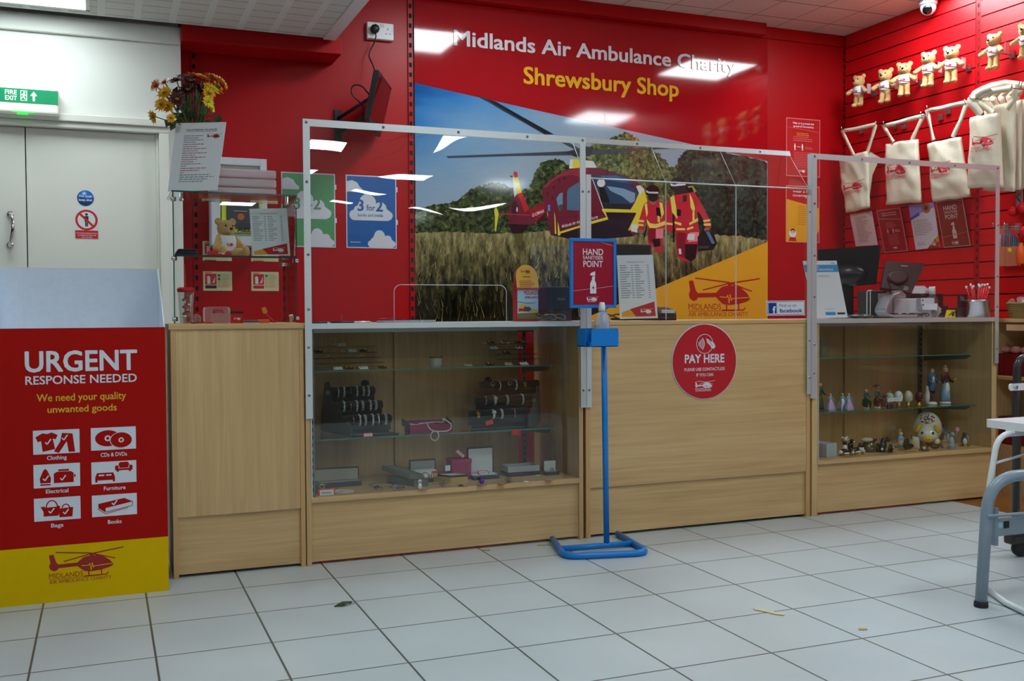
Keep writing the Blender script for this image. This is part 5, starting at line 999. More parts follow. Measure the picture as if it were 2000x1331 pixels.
def make_bear(pose):
    mb = MB(); H = .17 if pose == 'hang' else .128
    mb.ell((0, 0, H), (.040, .037, .038), FUR, None, 16, 10); mb.ell((0, -.034, H - .010), (.021, .02, .018), FUR)
    for s_ in (-1, 1):
        mb.ell((s_ * .033, .006, H + .031), (.017, .010, .017), FUR)
        if pose == 'hang':
            limb(mb, (s_ * .017, 0, .078), (s_ * .019, -.004, .022), .0165, .0165, FUR); mb.ell((s_ * .021, -.016, .013), (.016, .026, .0135), FUR)
            limb(mb, (s_ * .030, -.004, .128), (s_ * .066, -.026, .098), .0125, .0145, FUR)
        else:
            limb(mb, (s_ * .024, -.01, .024), (s_ * .05, -.07, .018), .02, .018, FUR); mb.ell((s_ * .053, -.085, .024), (.017, .014, .024), FUR); limb(mb, (s_ * .034, -.004, .088), (s_ * .062, -.04, .036), .015, .018, FUR)
    if pose == 'hang': mb.ell((0, 0, .105), (.034, .029, .044), FUR)
    else: mb.ell((0, 0, .058), (.044, .038, .054), FUR)
    return baked(mb, .0035 if pose == 'hang' else .004, 2, .0016)
def bear_parts(t, pose, me):
    H = .17 if pose == 'hang' else .128
    link('body', me, t); L = Vector(t.location)
    MB().ell(L + Vector((0, -.054, H - .004)), (.0075, .006, .006), SHINE).build('nose', t)
    for s_ in (-1, 1): MB().ell(L + Vector((s_ * .016, -.033, H + .010)), .0042, SHINE).build('eye', t)
    mb = MB(); zc, rx, ry, rz = (.108, .0375, .0325, .045) if pose == 'hang' else (.062, .0475, .042, .056); n = 24; vs = []; a0, a1 = -.62, .66
    for i in range(7):
        u = a0 + (a1 - a0) * i / 6
        for j in range(n): th = 2 * PI * j / n; vs.append(L + Vector((rx * math.cos(u) * math.cos(th) * (1.04 if i == 0 else 1), ry * math.cos(u) * math.sin(th) * (1.04 if i == 0 else 1), zc + rz * math.sin(u))))
    mb.add(vs, [(i * n + j, i * n + (j + 1) % n, (i + 1) * n + (j + 1) % n, (i + 1) * n + j) for i in range(6) for j in range(n)], VEST, True)
    for s_ in (-1, 1): mb.tube([L + Vector((s_ * rx * .75, -.008, zc + rz * .45)), L + Vector((s_ * rx * .62, 0, zc + rz * .8)), L + Vector((s_ * rx * .7, .01, zc + rz * .45))], .005, VEST, 6)
    s = Sheet(mb, fn=lambda u, v, l: L + Vector((u, -ry * math.sqrt(max(0, 1 - (u / rx) ** 2 - ((v) / rz) ** 2)) - .0012 - .0003 * l, zc + v)))
    k = .030 / HX; heli(s, -.016, -.014, .034, LOGO, words=False); s.bars(-.014, .012, -.014, -.009, 1, LOGO, .5, .1)
    mb.build('vest', t)
t0 = thing('teddy_bear', 'x', 'teddy bear'); bear_parts(t0, 'hang', make_bear('hang'))
kids0 = [o for o in bpy.data.objects if o.parent == t0]
ordn = ['first', 'second', 'third', 'fourth', 'fifth', 'sixth', 'seventh', 'eighth', 'ninth', 'tenth', 'eleventh', 'twelfth', 'thirteenth']
def copies(root, kids, loc, rz, label, group):
    r = root.copy(); COL.objects.link(r); r.location = loc; r.rotation_euler = (0, 0, rz); r['label'] = label; r['group'] = group
    for k in kids: c = k.copy(); c.parent = r; COL.objects.link(c)
    return r
def hook(y, z, x_tip, label, tagside=0):
    mb = MB(); mb.box(XS - .016, y - .018, z - .018, XS - .004, y + .018, z + .02, STEEL).tube([(XS - .01, y, z), (x_tip, y, z), (x_tip - .006, y, z + .006), (x_tip - .008, y, z + .022)], .0028, CHROME, 8); o = mb.build('display_hook'); tag(o, label, 'hook', 'chrome display hooks of the slat wall')
    return o
XB = 4.76
for i, (px, pt, pb, rz) in enumerate([(1677, 147, 210, -1.35), (1729, 135, 203, -1.2), (1766, 122, 190, -.95), (1813, 101, 172, -1.25), (1858, 90, 165, -1.15), (1941, 65, 138, -1.45), (2003, 45, 116, -1.3)]):
    lo = at(px, pb, 0, XB); hi = at(px, pt, 0, XB); rt = t0 if i == 0 else None
    lab = 'small teddy bear in a white vest, %s from the corner on the slat wall' % ordn[i]
    if i == 0:
        t0.location = (XB, lo.y, lo.z); t0.rotation_euler = (0, 0, rz); t0['label'] = lab; t0['group'] = 'teddy bears hanging on the slat wall'; r = t0
    else: r = copies(t0, kids0, (XB, lo.y, lo.z), rz, lab, 'teddy bears hanging on the slat wall')
    sc = (hi.z - lo.z) / .212; r.scale = (sc, sc, sc)
    hook(lo.y - .056, lo.z + .082 * sc, XB - .105, 'chrome hook carrying the %s teddy bear from the corner' % ordn[i])
    MB().box(XB + .02, lo.y - .060, lo.z + .085, XB + .05, lo.y - .056, lo.z + .15, clear('tag_pocket', (.8, .8, .85), haze=.3)).build('price_tag', None)
    o = bpy.data.objects[-1]
for o in [o for o in bpy.data.objects if o.name.startswith('price_tag')]: tag(o, 'clear price pocket hanging on a bear hook of the slat wall', 'price tag', 'clear price pockets on the bear hooks')
# tote bags
COT = mat('natural_cotton', rgb(226, 216, 192), .9, var=.08, scale=90, bump=.25)
def tote(name, label, c, X, marks, straps, bulge=.018, seed=0, grp=None, flap=None, logo=None, dX=0.0):
    bl, br, tr, tl = (at(x, y, 0, X) for x, y in c); t = thing(name, label, 'tote bag', (X, (bl.y + br.y) / 2, bl.z), grp); rn = random.Random(seed); ph = rn.random() * 9
    def fn(u, v, l):
        p = bl * (1 - u) * (1 - v) + br * u * (1 - v) + tr * u * v + tl * (1 - u) * v; e = math.sin(PI * min(max(u, 0), 1)) ** .6 * math.sin(PI * min(max(v, 0), 1) * .9 + .18) ** .5
        wr = .011 * noise.noise(Vector((u * 2.2 + ph, v * 3 + u * 2, ph))) + .010 * noise.noise(Vector((u * 6 + v * 4, v * 5 + ph, 1))) + .0035 * math.sin(v * 26 + u * 6 + ph) * max(0, v - .75) * 4
        return p + Vector((-bulge * e - wr - .0012 * l, 0, 0)) + Vector((0, 0, .006 * noise.noise(Vector((u * 4, ph, v * 2)))))
    mb = MB(); n, k = 14, 18; vs = [fn(i / n, j / k, 0) for j in range(k + 1) for i in range(n + 1)]; bk = [Vector((2 * X + .012 - p.x - bulge * .6 if False else X + .012 + (X - p.x) * .5, p.y, p.z)) for p in vs]
    idx = lambda i, j: j * (n + 1) + i
    fs = [(idx(i, j), idx(i + 1, j), idx(i + 1, j + 1), idx(i, j + 1)) for j in range(k) for i in range(n)]; N0 = len(vs)
    rim = [idx(i, 0) for i in range(n + 1)] + [idx(n, j) for j in range(1, k + 1)] + [idx(i, k) for i in range(n - 1, -1, -1)] + [idx(0, j) for j in range(k - 1, 0, -1)]
    mb.add(vs + bk, fs + [tuple(a + N0 for a in f[::-1]) for f in fs] + [(rim[i - 1], rim[i - 1] + N0, rim[i] + N0, rim[i]) for i in range(len(rim))], COT, True)
    if flap: mb.add([at(x, y, 0, X + .02) for x, y in flap] + [at(x, y, 0, X + .032) for x, y in flap], [tuple(range(len(flap))), tuple(range(2 * len(flap) - 1, len(flap) - 1, -1))], COT)
    if logo:
        u0, v0, u1 = logo; wd = u1 - u0; asp = (br - bl).length / (tl - bl).length; mm = MB(); heli(Sheet(mm, fn=lambda a, b_, l: Vector((a, b_, l))), 0, 0, 1, LOGO, COT)
        for f, mi in zip(mm.f, mm.m):
            T_ = [[Vector(mm.v[i]) for i in (f[0], f[j], f[j + 1])] for j in range(1, len(f) - 1)]
            while T_:
                a, b_, c_ = T_.pop(); l = [(b_ - a).length, (c_ - b_).length, (a - c_).length]; k = l.index(max(l))
                if l[k] > .1: a, b_, c_ = ((a, b_, c_), (b_, c_, a), (c_, a, b_))[k]; h_ = (a + b_) / 2; T_ += [[a, h_, c_], [h_, b_, c_]]
                else: mb.add([fn(u0 + p.x * wd, v0 + p.y * wd * asp, .9 + .3 * p.z) for p in (a, b_, c_)], [(0, 1, 2)], mm.mats[mi], True)
    mb.build('pouch', t)
    for st in straps:
        P = [at(x, y, 0, X + dx) for x, y, dx in st[0]]; mb = MB(); wd = st[1]
        Q = []
        for a, b__ in zip(P[:-1], P[1:]): Q += [a.lerp(b__, i / 5) for i in range(5)]
        Q.append(P[-1]); vs = []
        for i, p in enumerate(Q):
            d = (Q[min(i + 1, len(Q) - 1)] - Q[max(i - 1, 0)]).normalized(); sd = d.cross(Vector((1, 0, 0))).normalized(); tw = Vector((.5 * math.sin(i * .9), 0, 0)) * st[2]; sd = (sd + tw).normalized(); h = Vector((.0035, 0, 0)); vs += [p + sd * wd / 2 - h, p - sd * wd / 2 - h, p - sd * wd / 2 + h, p + sd * wd / 2 + h]
        fs = [(4 * i + j, 4 * i + (j + 1) % 4, 4 * i + 4 + (j + 1) % 4, 4 * i + 4 + j) for i in range(len(Q) - 1) for j in range(4)]; mb.add(vs, fs, COT, True); mb.build('strap', t)
    return t
XT = 4.735
BG = 'cotton tote bags on the slat wall'
tote('tote_bag', 'cotton tote bag with a red helicopter nearest the corner, its side folded open', [(1652, 416), (1697, 406), (1695, 294), (1637, 311)], XT, 0, [([(1668, 304, -.005), (1645, 256, -.01), (1675, 251, 0), (1710, 243, 0)], .024, .3), ([(1711, 243, 0), (1703, 270, 0), (1694, 298, 0)], .026, .2)], .016, 1, BG, [(1694, 293), (1719, 308), (1704, 342), (1697, 400)], (.10, .30, .92))
tote('tote_bag', 'second cotton tote bag from the corner with a red helicopter', [(1730, 400), (1798, 396), (1791, 273), (1729, 281)], XT, 0, [([(1745, 278, 0), (1726, 247, 0), (1765, 236, 0), (1804, 226, 0)], .026, .8), ([(1805, 224, 0), (1793, 248, 0), (1781, 274, 0)], .028, .2)], .02, 2, BG, None, (.10, .40, .82))
tote('tote_bag', 'third cotton tote bag from the corner with a red helicopter', [(1822, 394), (1894, 384), (1874, 268), (1811, 281)], XT, 0, [([(1823, 274, 0), (1811, 217, 0), (1850, 208, 0), (1888, 200, 0)], .026, .8), ([(1889, 200, 0), (1876, 236, 0), (1861, 268, 0)], .028, .2)], .024, 3, BG, None, (.06, .38, .78))
XF = 4.62
ST = [([(1916, 225, 0), (1896, 198, -.01), (1902, 186, -.01), (1935, 170, .0), (1965, 165, .02), (1990, 168, .03)], .05, .4), ([(1940, 222, 0), (1905, 195, 0), (1930, 180, 0), (1975, 172, 0)], .035, .5), ([(1985, 165, .02), (1980, 195, .02), (1966, 212, .02)], .036, .3)]
tote('tote_bag', 'frontmost tote bag of the thick stack, with a large red helicopter', [(1891, 368), (1958, 366), (1950, 221), (1894, 230)], XF, 0, ST, .03, 4, 'cotton tote bags stacked on the slat wall', None, (.18, .50, .99))
for k, (a, b__) in enumerate(((1930, 4), (1942, 3), (1955, 2), (1967, 0), (1978, -2))):
    tote('tote_bag', '%s cotton tote bag behind the front bag of the thick stack' % ordn[k], [(a - 12, 366 + b__ * 2), (a + 50, 362 + b__ * 3), (a + 52, 196 - k * 2), (a - 8, 214 - k * 3)], XF + .055 + .033 * k, 0, [([(a + 6, 212 - k * 2, 0), (a - 8 + k * 4, 190 - k, 0), (a + 20, 170, 0), (a + 40, 166, 0)], .04, .5)], .006, 10 + k, 'cotton tote bags stacked on the slat wall')
for k, (px, py, xt) in enumerate([(1645, 250, XT - .06), (1712, 240, XT - .05), (1727, 240, XT - .06), (1800, 222, XT - .05), (1812, 210, XT - .06), (1886, 198, XT - .05), (1896, 190, XF - .09), (1978, 168, XF - .09)]):
    q = at(px, py, 0, xt); hook(q.y, q.z - .012, q.x, 'chrome hook under the straps of the %s' % ['first tote bag from the corner, far side', 'first tote bag from the corner, near side', 'second tote bag from the corner, far side', 'second tote bag from the corner, near side', 'third tote bag from the corner, far side', 'third tote bag from the corner, near side', 'thick bag stack, far side', 'thick bag stack, near side'][k])
# notices on the slat wall
K3 = lambda *q: [(1560 + x / 3.698, 280 + y / 3.698) for x, y in q]
def wnot(c, m): mb = MB(); return mb, quad(mb, *[at(x, y, 0, v) for (x, y), v in zip(K3(*c), (4.838, 4.838, 4.785, 4.785))], m, th=.003)
mb, s = wnot([(412, 745), (570, 735), (525, 490), (368, 515)], pin('notice_pinkish', 226, 206, 210)); s.bars(s.W * .2, s.W * .85, s.H * .1, s.H * .9, 18, PTXT, .35, .5, 7); s.L(1).poly([(s.W * .72, s.H), (s.W, s.H), (s.W, s.H * .82)], pin('notice_mauve', 190, 176, 190)); tag(mb.build('wall_notice'), 'pale printed notice on the slat wall, nearest the corner above the black monitor', 'notice')
mb, s = wnot([(622, 792), (788, 777), (730, 465), (560, 487)], pin('notice_rim', 0, 0, 0)); W, H = s.W, s.H; s.L(1).rect(.005, .005, W - .005, H - .005, PRD); s.L(2).text('Help us to prevent the', W * .5, H * .9, PW, h=.009, w=W * .6, al='c').text('spread of Coronavirus', W * .5, H * .85, PW, h=.009, w=W * .6, al='c').line([(.005, H * .80), (W - .005, H * .74)], .0015, PW); s.bars(W * .28, W * .72, H * .56, H * .7, 4, pin('notice_rim', 0, 0, 0), .3); person_icon(s, W * .32, H * .44, .03, PW); person_icon(s, W * .55, H * .44, .03, PW); s.bars(W * .62, W * .85, H * .45, H * .52, 2, PW, .3); s.bars(W * .28, W * .75, H * .16, H * .42, 9, pin('notice_rim', 0, 0, 0), .28, .3, 4); heli(s, W * .4, H * .06, W * .2, PW, words=False); tag(mb.build('wall_notice'), 'dark red Coronavirus notice on the slat wall with two white figures', 'notice')
mb, s = wnot([(845, 770), (1018, 750), (975, 428), (793, 450)], pin('paper_cool', 206, 206, 218)); W, H = s.W, s.H; s.L(1).poly([(0, H), (W, H), (W, H * .9), (0, H * .72)], pin('notice_periwinkle', 132, 144, 214)); s.L(2).poly([(0, H * .72), (W * .35, H * .82), (W * .4, H * .76), (0, H * .66)], pin('notice_blue', 50, 80, 190)); s.circ(W * .68, H * .9, W * .17, pin('notice_bronze', 150, 100, 60), 16).L(3).circ(W * .68, H * .9, W * .08, PK, 12).L(1).poly([(W * .5, 0), (W, 0), (W, H * .27)], PY).L(2).poly([(W * .52, .0), (W, 0), (W, H * .13), (W * .66, H * .09)], pin('notice_brick', 150, 60, 40)); s.circ(W * .86, H * .16, W * .05, PTXT, 12); s.bars(W * .08, W * .85, H * .3, H * .66, 9, PTXT, .3, .4, 9); s.bars(W * .12, W * .5, H * .08, H * .16, 2, PTXT, .3); heli(s.L(3), W * .66, H * .03, W * .25, PW, words=False); tag(mb.build('wall_notice'), 'white letter notice with blue and amber corners on the slat wall', 'notice')
mb, s = wnot([(1050, 755), (1240, 740), (1180, 395), (988, 425)], pin('notice_rim3', 196, 170, 164)); PMB = pin('sign_russet', 132, 44, 44); sanitiser_print(s, s.W, s.H, PMB, pin('sign_pale', 216, 200, 200), .004); tag(mb.build('wall_notice'), 'russet HAND SANITISER POINT notice on the slat wall above the card pot', 'notice')
# packets at the far right
PPL = [rgb(40, 110, 60), rgb(220, 210, 60), rgb(220, 120, 160), rgb(120, 40, 50), rgb(150, 60, 100), rgb(30, 40, 90), rgb(20, 120, 140), rgb(30, 80, 160)]
for k, (pa, pb_) in enumerate(((1944, 1963), (1964, 1988))):
    a, b__ = at(pa, 456, 0, 4.79), at(pb_, 519, 0, 4.79); t = thing('pencil_pack', ('hanging pack of coloured pencils nearer the screen post', 'hanging pack of coloured pencils with a yellow disc beside it')[k], 'pencil pack', (4.79, a.y, b__.z), 'hanging pencil packs')
    for j in range(6): y = a.y + (b__.y - a.y) * (j + .5) / 6; MB().tube([(4.80, y, b__.z + .06), (4.80, y, a.z - .01)], .0065, mat('pencil_%d' % ((j + 3 * k) % 8), PPL[(j + 3 * k) % 8], .4), 6).build('pencil', t)
    MB().box(4.79, b__.y, b__.z, 4.812, a.y, b__.z + .11, mat('pack_orange', rgb(226, 116, 60), .45)).build('lower_card', t); MB().box(4.785, b__.y + .002, b__.z - .002, 4.815, a.y - .002, a.z + .03, clear('pouch_film', (.93, .9, .92), .003, 50, haze=.08)).build('pouch', t)
    hook((a.y + b__.y) / 2, a.z + .036, 4.74, 'chrome hook holding the %s pencil pack' % ordn[k])
RB = mat('bauble_red', rgb(214, 16, 28), .2); OR = mat('bottle_orange', rgb(232, 90, 20), .3)
for k, (px, py, r) in enumerate(((1979, 413, .030), (1999, 406, .032))):
    q = at(px, py, 0, 4.79); t = thing('red_ball', ('shiny red ball hanging right of the screen post', 'shiny red ball hanging at the right edge of the photo')[k], 'ball', q); MB().ell(q, r, RB, None, 18, 12).build('shell', t); MB().tube([q + Vector((0, 0, r)), q + Vector((.05, 0, r + .05))], .002, RB, 5).build('loop', t)
q = at(1994, 492, 0, 4.77); t = thing('orange_bottle', 'small orange bottle hanging beside the pencil packs', 'bottle', (q.x, q.y, q.z - .07)); MB().lathe([(.02, -.07), (.024, -.065), (.024, .01), (.012, .035), (.012, .05), (0, .05)], q, OR, 16).build('bottle_body', t)
for (a, b__) in (((0, 0, .06), (.03, .02, .13)), ((0, -.01, .06), (-.02, -.03, .14)), ((0, 0, .06), (-.03, .03, .12)), ((0, 0, .06), (.0, .0, .16))): MB().tube([q + Vector(a), q + Vector(b__)], .008, RB, 8).build('ribbon', t)
MB().lathe([(.014, 0), (.014, .003), (0, .003)], (q.x - .028, q.y + .05, q.z + .01), mat('disc_yellow', rgb(226, 200, 30), .4), 16, (-1, 0, 0)).build('yellow_disc', t)
q = at(1990, 385, 0, 4.8); t = thing('clip_strip', 'small clear hanging clip below the stacked tote bags', 'clip', q); MB().box(4.80, q.y - .02, q.z - .05, 4.806, q.y + .02, q.z + .05, clear('clip_plastic', (.7, .72, .75), haze=.25)).tube([(4.80, q.y - .01, q.z - .03), (4.79, q.y + .01, q.z), (4.80, q.y - .01, q.z + .02)], .003, BLACK, 6).build('clip_body', t)
# shelf unit under the slat wall
t = thing('wall_shelf_unit', 'wooden shelf unit under the slat wall at the right edge', 'shelf unit', (4.65, -.4, 0)); xf = 4.50
for z in (.955, .645): MB().box(xf, -1.2, z - .019, 4.842, .13, z, WOODH).build('shelf', t, .001)
MB().box(xf + .02, -1.2, 0, 4.842, .13, .27, WOODH).build('base_box', t); MB().box(xf + .01, .13, 0, 4.842, .148, .955, WOODV).build('side_panel', t); MB().box(4.825, -1.2, .27, 4.842, .13, .936, mat('shelf_back_dark', rgb(66, 44, 28), .7)).build('back_panel', t)
q = at(1966, 640, 0, xf - .004); MB().box(xf - .006, -1.1, q.z - .016, xf - .002, q.y, q.z + .016, mat('label_strip_peach', rgb(216, 172, 128), .5)).build('label_strip', t)
WK = mat('wicker', rgb(138, 116, 66), .75, var=.3, scale=120, bump=.6); t = thing('wicker_basket', 'woven basket of clear wrapped goods on the right shelf', 'basket', (4.66, .0, .956)); mb = MB()
def ov(r, z): return [(4.66 + .13 * r * math.copysign(abs(math.cos(a)) ** .6, math.cos(a)), -.04 + .155 * r * math.copysign(abs(math.sin(a)) ** .6, math.sin(a)), z) for a in [2 * PI * i / 40 for i in range(40)]]
for k in range(8): mb.tube(ov(.88 + .015 * k, .963 + .0105 * k), .0062, WK, 6, closed=True)
mb.build('weave', t); MB().poly(ov(.86, .96), WK).build('bottom', t)
mb = MB(); rn = random.Random(8)
for k in range(26): mb.ell((4.66 + rn.uniform(-.1, .1), -.04 + rn.uniform(-.13, .13), 1.03 + rn.uniform(-.01, .022)), (rn.uniform(.02, .035), rn.uniform(.02, .035), rn.uniform(.012, .02)), clear('cellophane', (.93, .9, .88), .006, 60, haze=.12, refl=1), Matrix.Rotation(rn.random() * 3, 3, 'X'), 8, 5)
tag(mb.build('wrapped_sweets', t), kind='stuff')
DRB = mat('gift_box_red', rgb(132, 14, 26), .5); PKB = mat('bath_ball_pink', rgb(214, 150, 136), .8, var=.1)
for k, (px, py) in enumerate(((1953, 735), (1974, 735), (1995, 735))):
    q = at(px, 735, 0, 4.56); MBx = MB().box(4.545, q.y - .034, .6455, 4.66, q.y + .034, .765, DRB).build('red_box', None, .003); tag(MBx, ('dark red box on the middle right shelf beside the screen post', 'dark red box on the middle right shelf, between two others', 'dark red box on the middle right shelf nearest the dark post')[k], 'box', 'dark red boxes on the middle right shelf')
    tag(MB().ell((4.6, q.y, .783), (.033, .033, .022), PKB, None, 16, 8).build('pink_ball'), ('pale pink ball on the red box beside the screen post', 'pale pink ball on the red box between two others', 'pale pink ball on the red box nearest the dark post')[k], 'bath ball', 'pale pink balls on the red boxes')
for k, px in enumerate((1950, 1968, 1986)):
    q = at(px, 865, 0, 4.56); mb = MB().box(4.55, q.y - .028, .271, 4.64, q.y + .028, .42, DRB); s = Sheet(mb, (4.5495, q.y + .028, .271), (0, -1, 0), (0, 0, 1)); s.bars(.01, .046, .10, .13, 2, PW, .4); t = tag(mb.build('red_carton', None, .004), ('red carton on the lowest right shelf beside the screen post', 'red carton in the middle of three on the lowest right shelf', 'red carton on the lowest right shelf nearest the white table leg')[k], 'carton', 'red cartons on the lowest right shelf')
# bear in the glass case
q = at(443, 499, 1, .2); tb = thing('teddy_bear', 'teddy bear in a white vest sitting on the middle shelf of the glass case', 'teddy bear', (0, 0, 0)); bear_parts(tb, 'sit', make_bear('sit')); tb.location = (q.x, .215, 1.2295); tb.rotation_euler = (0, 0, .32); tb.scale = (.92, .92, .92)
# ------------------------------------------------------------------ things in the glass case
CP = clear('pink_clear_plastic', (.95, .72, .74), haze=.18); CW = clear('clear_plastic', (.93, .95, .95), haze=.06); RP = mat('red_plastic', rgb(206, 16, 22), .35); SILV = mat('silver', rgb(226, 226, 222), .3, .7); GOLD = mat('gold', rgb(212, 168, 70), .22, 1.0)
zs = 1.2295
a, b__ = at(405, 490, 1, .11), at(453, 490, 1, .11); mb = MB().box(a.x, .115, zs, b__.x, .155, zs + .022, RP); s = Sheet(mb, (a.x, .1148, zs), (1, 0, 0), (0, 0, 1)); heli(s, .042, .005, .03, PW, words=False); tag(mb.build('red_pouch', None, .008, 3), 'red pouch with a white helicopter mark lying in front of the seated bear', 'pouch')
a, b__ = at(341, 495, 1, .12), at(384, 495, 1, .12); NV = mat('navy_cloth', rgb(24, 26, 44), .7)
for k, (z, dx) in enumerate(((0, 0), (.009, .006), (.018, .012))): tag(MB().box(a.x + dx, .10, zs + z, b__.x - dx * .4, .19, zs + z + .0085, NV).build('navy_wallet', None, .003), ('navy wallet at the bottom of the pile in the glass case', 'navy wallet in the middle of the pile in the glass case', 'navy wallet on top of the pile in the glass case')[k], 'wallet', 'navy wallets in the glass case')
zf = .9665
q = at(364, 627, 1, .10); t = thing('swirl_cup', 'tall clear cup with a red lid and red straw in the glass case', 'cup', (q.x, .10, zf)); MB().lathe([(.021, 0), (.023, .003), (.030, .125), (.029, .125), (.022, .006), (0, .005)], (q.x, .10, zf), CW, 22).build('cup_body', t); MB().lathe([(.032, .122), (.033, .126), (.033, .135), (.026, .141), (0, .141)], (q.x, .10, zf), RP, 22).build('lid', t)
MB().tube([(q.x - .004, .10, zf + .23), (q.x - .002, .10, zf + .14), (q.x, .10, zf + .11)] + [(q.x + .013 * math.cos(a), .10 + .013 * math.sin(a), zf + .105 - .08 * a / (6 * PI)) for a in [6 * PI * i / 40 for i in range(41)]] + [(q.x, .10, zf + .012)], .003, RP, 8).build('straw', t)
q = at(383, 628, 1, .08); t = thing('glass_bauble', 'small clear glass bauble beside the clear cup in the glass case', 'bauble', (q.x, .07, zf)); MB().ell((q.x, .07, zf + .019), .019, clear('bauble_glass', (.9, .86, .84), .004, 90, haze=.1), None, 16, 10).build('ball', t); MB().tube([(q.x - .02, .06, zf + .003), (q.x + .005, .05, zf + .004), (q.x + .035, .06, zf + .004), (q.x + .06, .055, zf + .003)], .003, RP, 6).build('cord', t)
a, b__ = at(400, 630, 1, .12), at(450, 630, 1, .12); t = thing('lunch_box', 'clear pink lunch box with a rounded top in the glass case', 'lunch box', (a.x, .12, zf)); wd = b__.x - a.x; MB().prism(rrect(0, .0, wd, .066, .012), (a.x, .12, zf), (1, 0, 0), (0, 0, 1), -.07, CP).build('box_body', t); MB().box(a.x + .02, .115, zf + .002, b__.x - .003, .1195, zf + .04, CP).tube([(a.x + wd * .35, .118, zf + .04), (a.x + wd * .35, .112, zf + .052), (a.x + wd * .7, .112, zf + .052), (a.x + wd * .7, .118, zf + .04)], .003, RP, 6).build('clasp', t)
a, b__ = at(451, 630, 1, .12), at(475, 630, 1, .12); mb = MB().box(a.x, .12, zf, b__.x, .17, zf + .038, RP).box(a.x - .001, .119, zf + .038, b__.x + .001, .171, zf + .047, BLACK); s = Sheet(mb, (a.x, .1197, zf), (1, 0, 0), (0, 0, 1)); heli(s, .012, .01, .03, PW, words=False); tag(mb.build('red_box'), 'small red box with a black lid in the glass case', 'box')
a, b__ = at(475, 630, 1, .10), at(506, 630, 1, .10); t = thing('pen_pack', 'clear pack of pens lying at the bottom of the glass case', 'pen pack', (a.x, .1, zf)); MB().box(a.x, .09, zf, b__.x, .13, zf + .014, CW).build('wrapper', t); 
for k, m_ in enumerate((mat('pen_blue', rgb(40, 50, 120), .4), PW, mat('pen_cream', rgb(210, 190, 140), .4))): MB().tube([(a.x + .003, .10 + .01 * k, zf + .006), (b__.x - .003, .10 + .01 * k, zf + .006)], .0035, m_, 6).build('pen', t)
a, b__ = at(506, 630, 1, .10), at(526, 630, 1, .10); tag(MB().box(a.x, .095, zf, b__.x, .13, zf + .014, mat('eraser_orange', rgb(224, 96, 60), .4)).build('orange_block', None, .003), 'orange block beside the pen pack in the glass case', 'block')
q = at(517, 607, 1, .14); t = thing('key_tag', 'small amber tag on a red lead in the glass case', 'tag', (q.x, .14, zf)); MB().prism(rrect(-.009, -.012, .009, .014, .005), (q.x, .14, q.z), (1, 0, .4), (-.4, 0, 1), -.002, mat('tag_amber', rgb(226, 140, 40), .4)).build('tag_plate', t); MB().tube([(q.x + .006, .14, q.z - .014), (q.x + .02, .135, q.z - .03), (q.x + .035, .13, zf + .006), (q.x + .05, .14, zf + .004), (q.x + .03, .15, zf + .004)], .003, RP, 6).build('lead', t)

# ------------------------------------------------------------------ counter tops
zt = ZT + .0005
def X_(px, y, py=620): return at(px, py, 1, y).x
mb = MB().box(X_(750, .05), .05, zt, X_(823, .05), .17, zt + .010, mat('notepad_grey', rgb(150, 156, 166), .6)); t = tag(mb.build('notepad', None, .001), 'grey notepad with a curled white sheet inside the screen hatch', 'notepad'); mb = MB(); x0, x1 = X_(752, .05), X_(795, .05); n = 8; mb.add([(x0 + (x1 - x0) * i / n, y, zt + .011 + .008 * math.sin(PI * (1 - i / n) * .6)) for y in (.05, .15) for i in range(n + 1)], [(i, i + 1, n + 2 + i, n + 1 + i) for i in range(n)], PAPER, True); mb.build('top_sheet', t)
t = thing('ring_notebook', 'black and white spiral notebook lying by the hatch opening', 'notebook', (X_(835, .06), .06, zt)); MB().box(X_(818, .06), .07, zt, X_(853, .06), .17, zt + .012, mat('notebook_dark', rgb(60, 62, 70), .5)).box(X_(819, .06), .069, zt + .002, X_(852, .06), .07, zt + .010, PAPER).build('cover', t)
mb = MB()
for k in range(11): x = X_(819, .06) + k * .0072; mb.tube([(x, .066 + .008 * math.cos(a), zt + .007 + .007 * math.sin(a)) for a in [2 * PI * i / 10 for i in range(10)]], .001, BLACK, 4, closed=True)
mb.build('spiral_binding', t)
for k, (a, b__, m_, lab) in enumerate(((606, 640, BLACK, 'black pen lying by the left screen post'), (646, 692, BLACK, 'black pen lying in the middle of the counter top pens'), (692, 723, SILV, 'silver pen lying nearest the notepad'))):
    t = thing('pen', lab, 'pen', (X_(a, .06), .06, zt)); MB().tube([(X_(a, .06), .06, zt + .0045), (X_(b__, .06), .075, zt + .0045)], [.0042, .0042], m_, 8).build('barrel', t); MB().tube([(X_(b__, .06), .075, zt + .0045), (X_(b__, .06) + .012, .077, zt + .0045)], [.004, .0012], STEEL, 8).build('tip', t)
q = X_(668, .04); tag(MB().box(q - .0012, .03, zt, q + .0012, .06, zt + .036, CW).box(q - .015, .03, zt, q + .015, .06, zt + .002, CW).build('clear_stand'), 'tiny clear upright stand by the pens on the jewellery counter', 'stand')
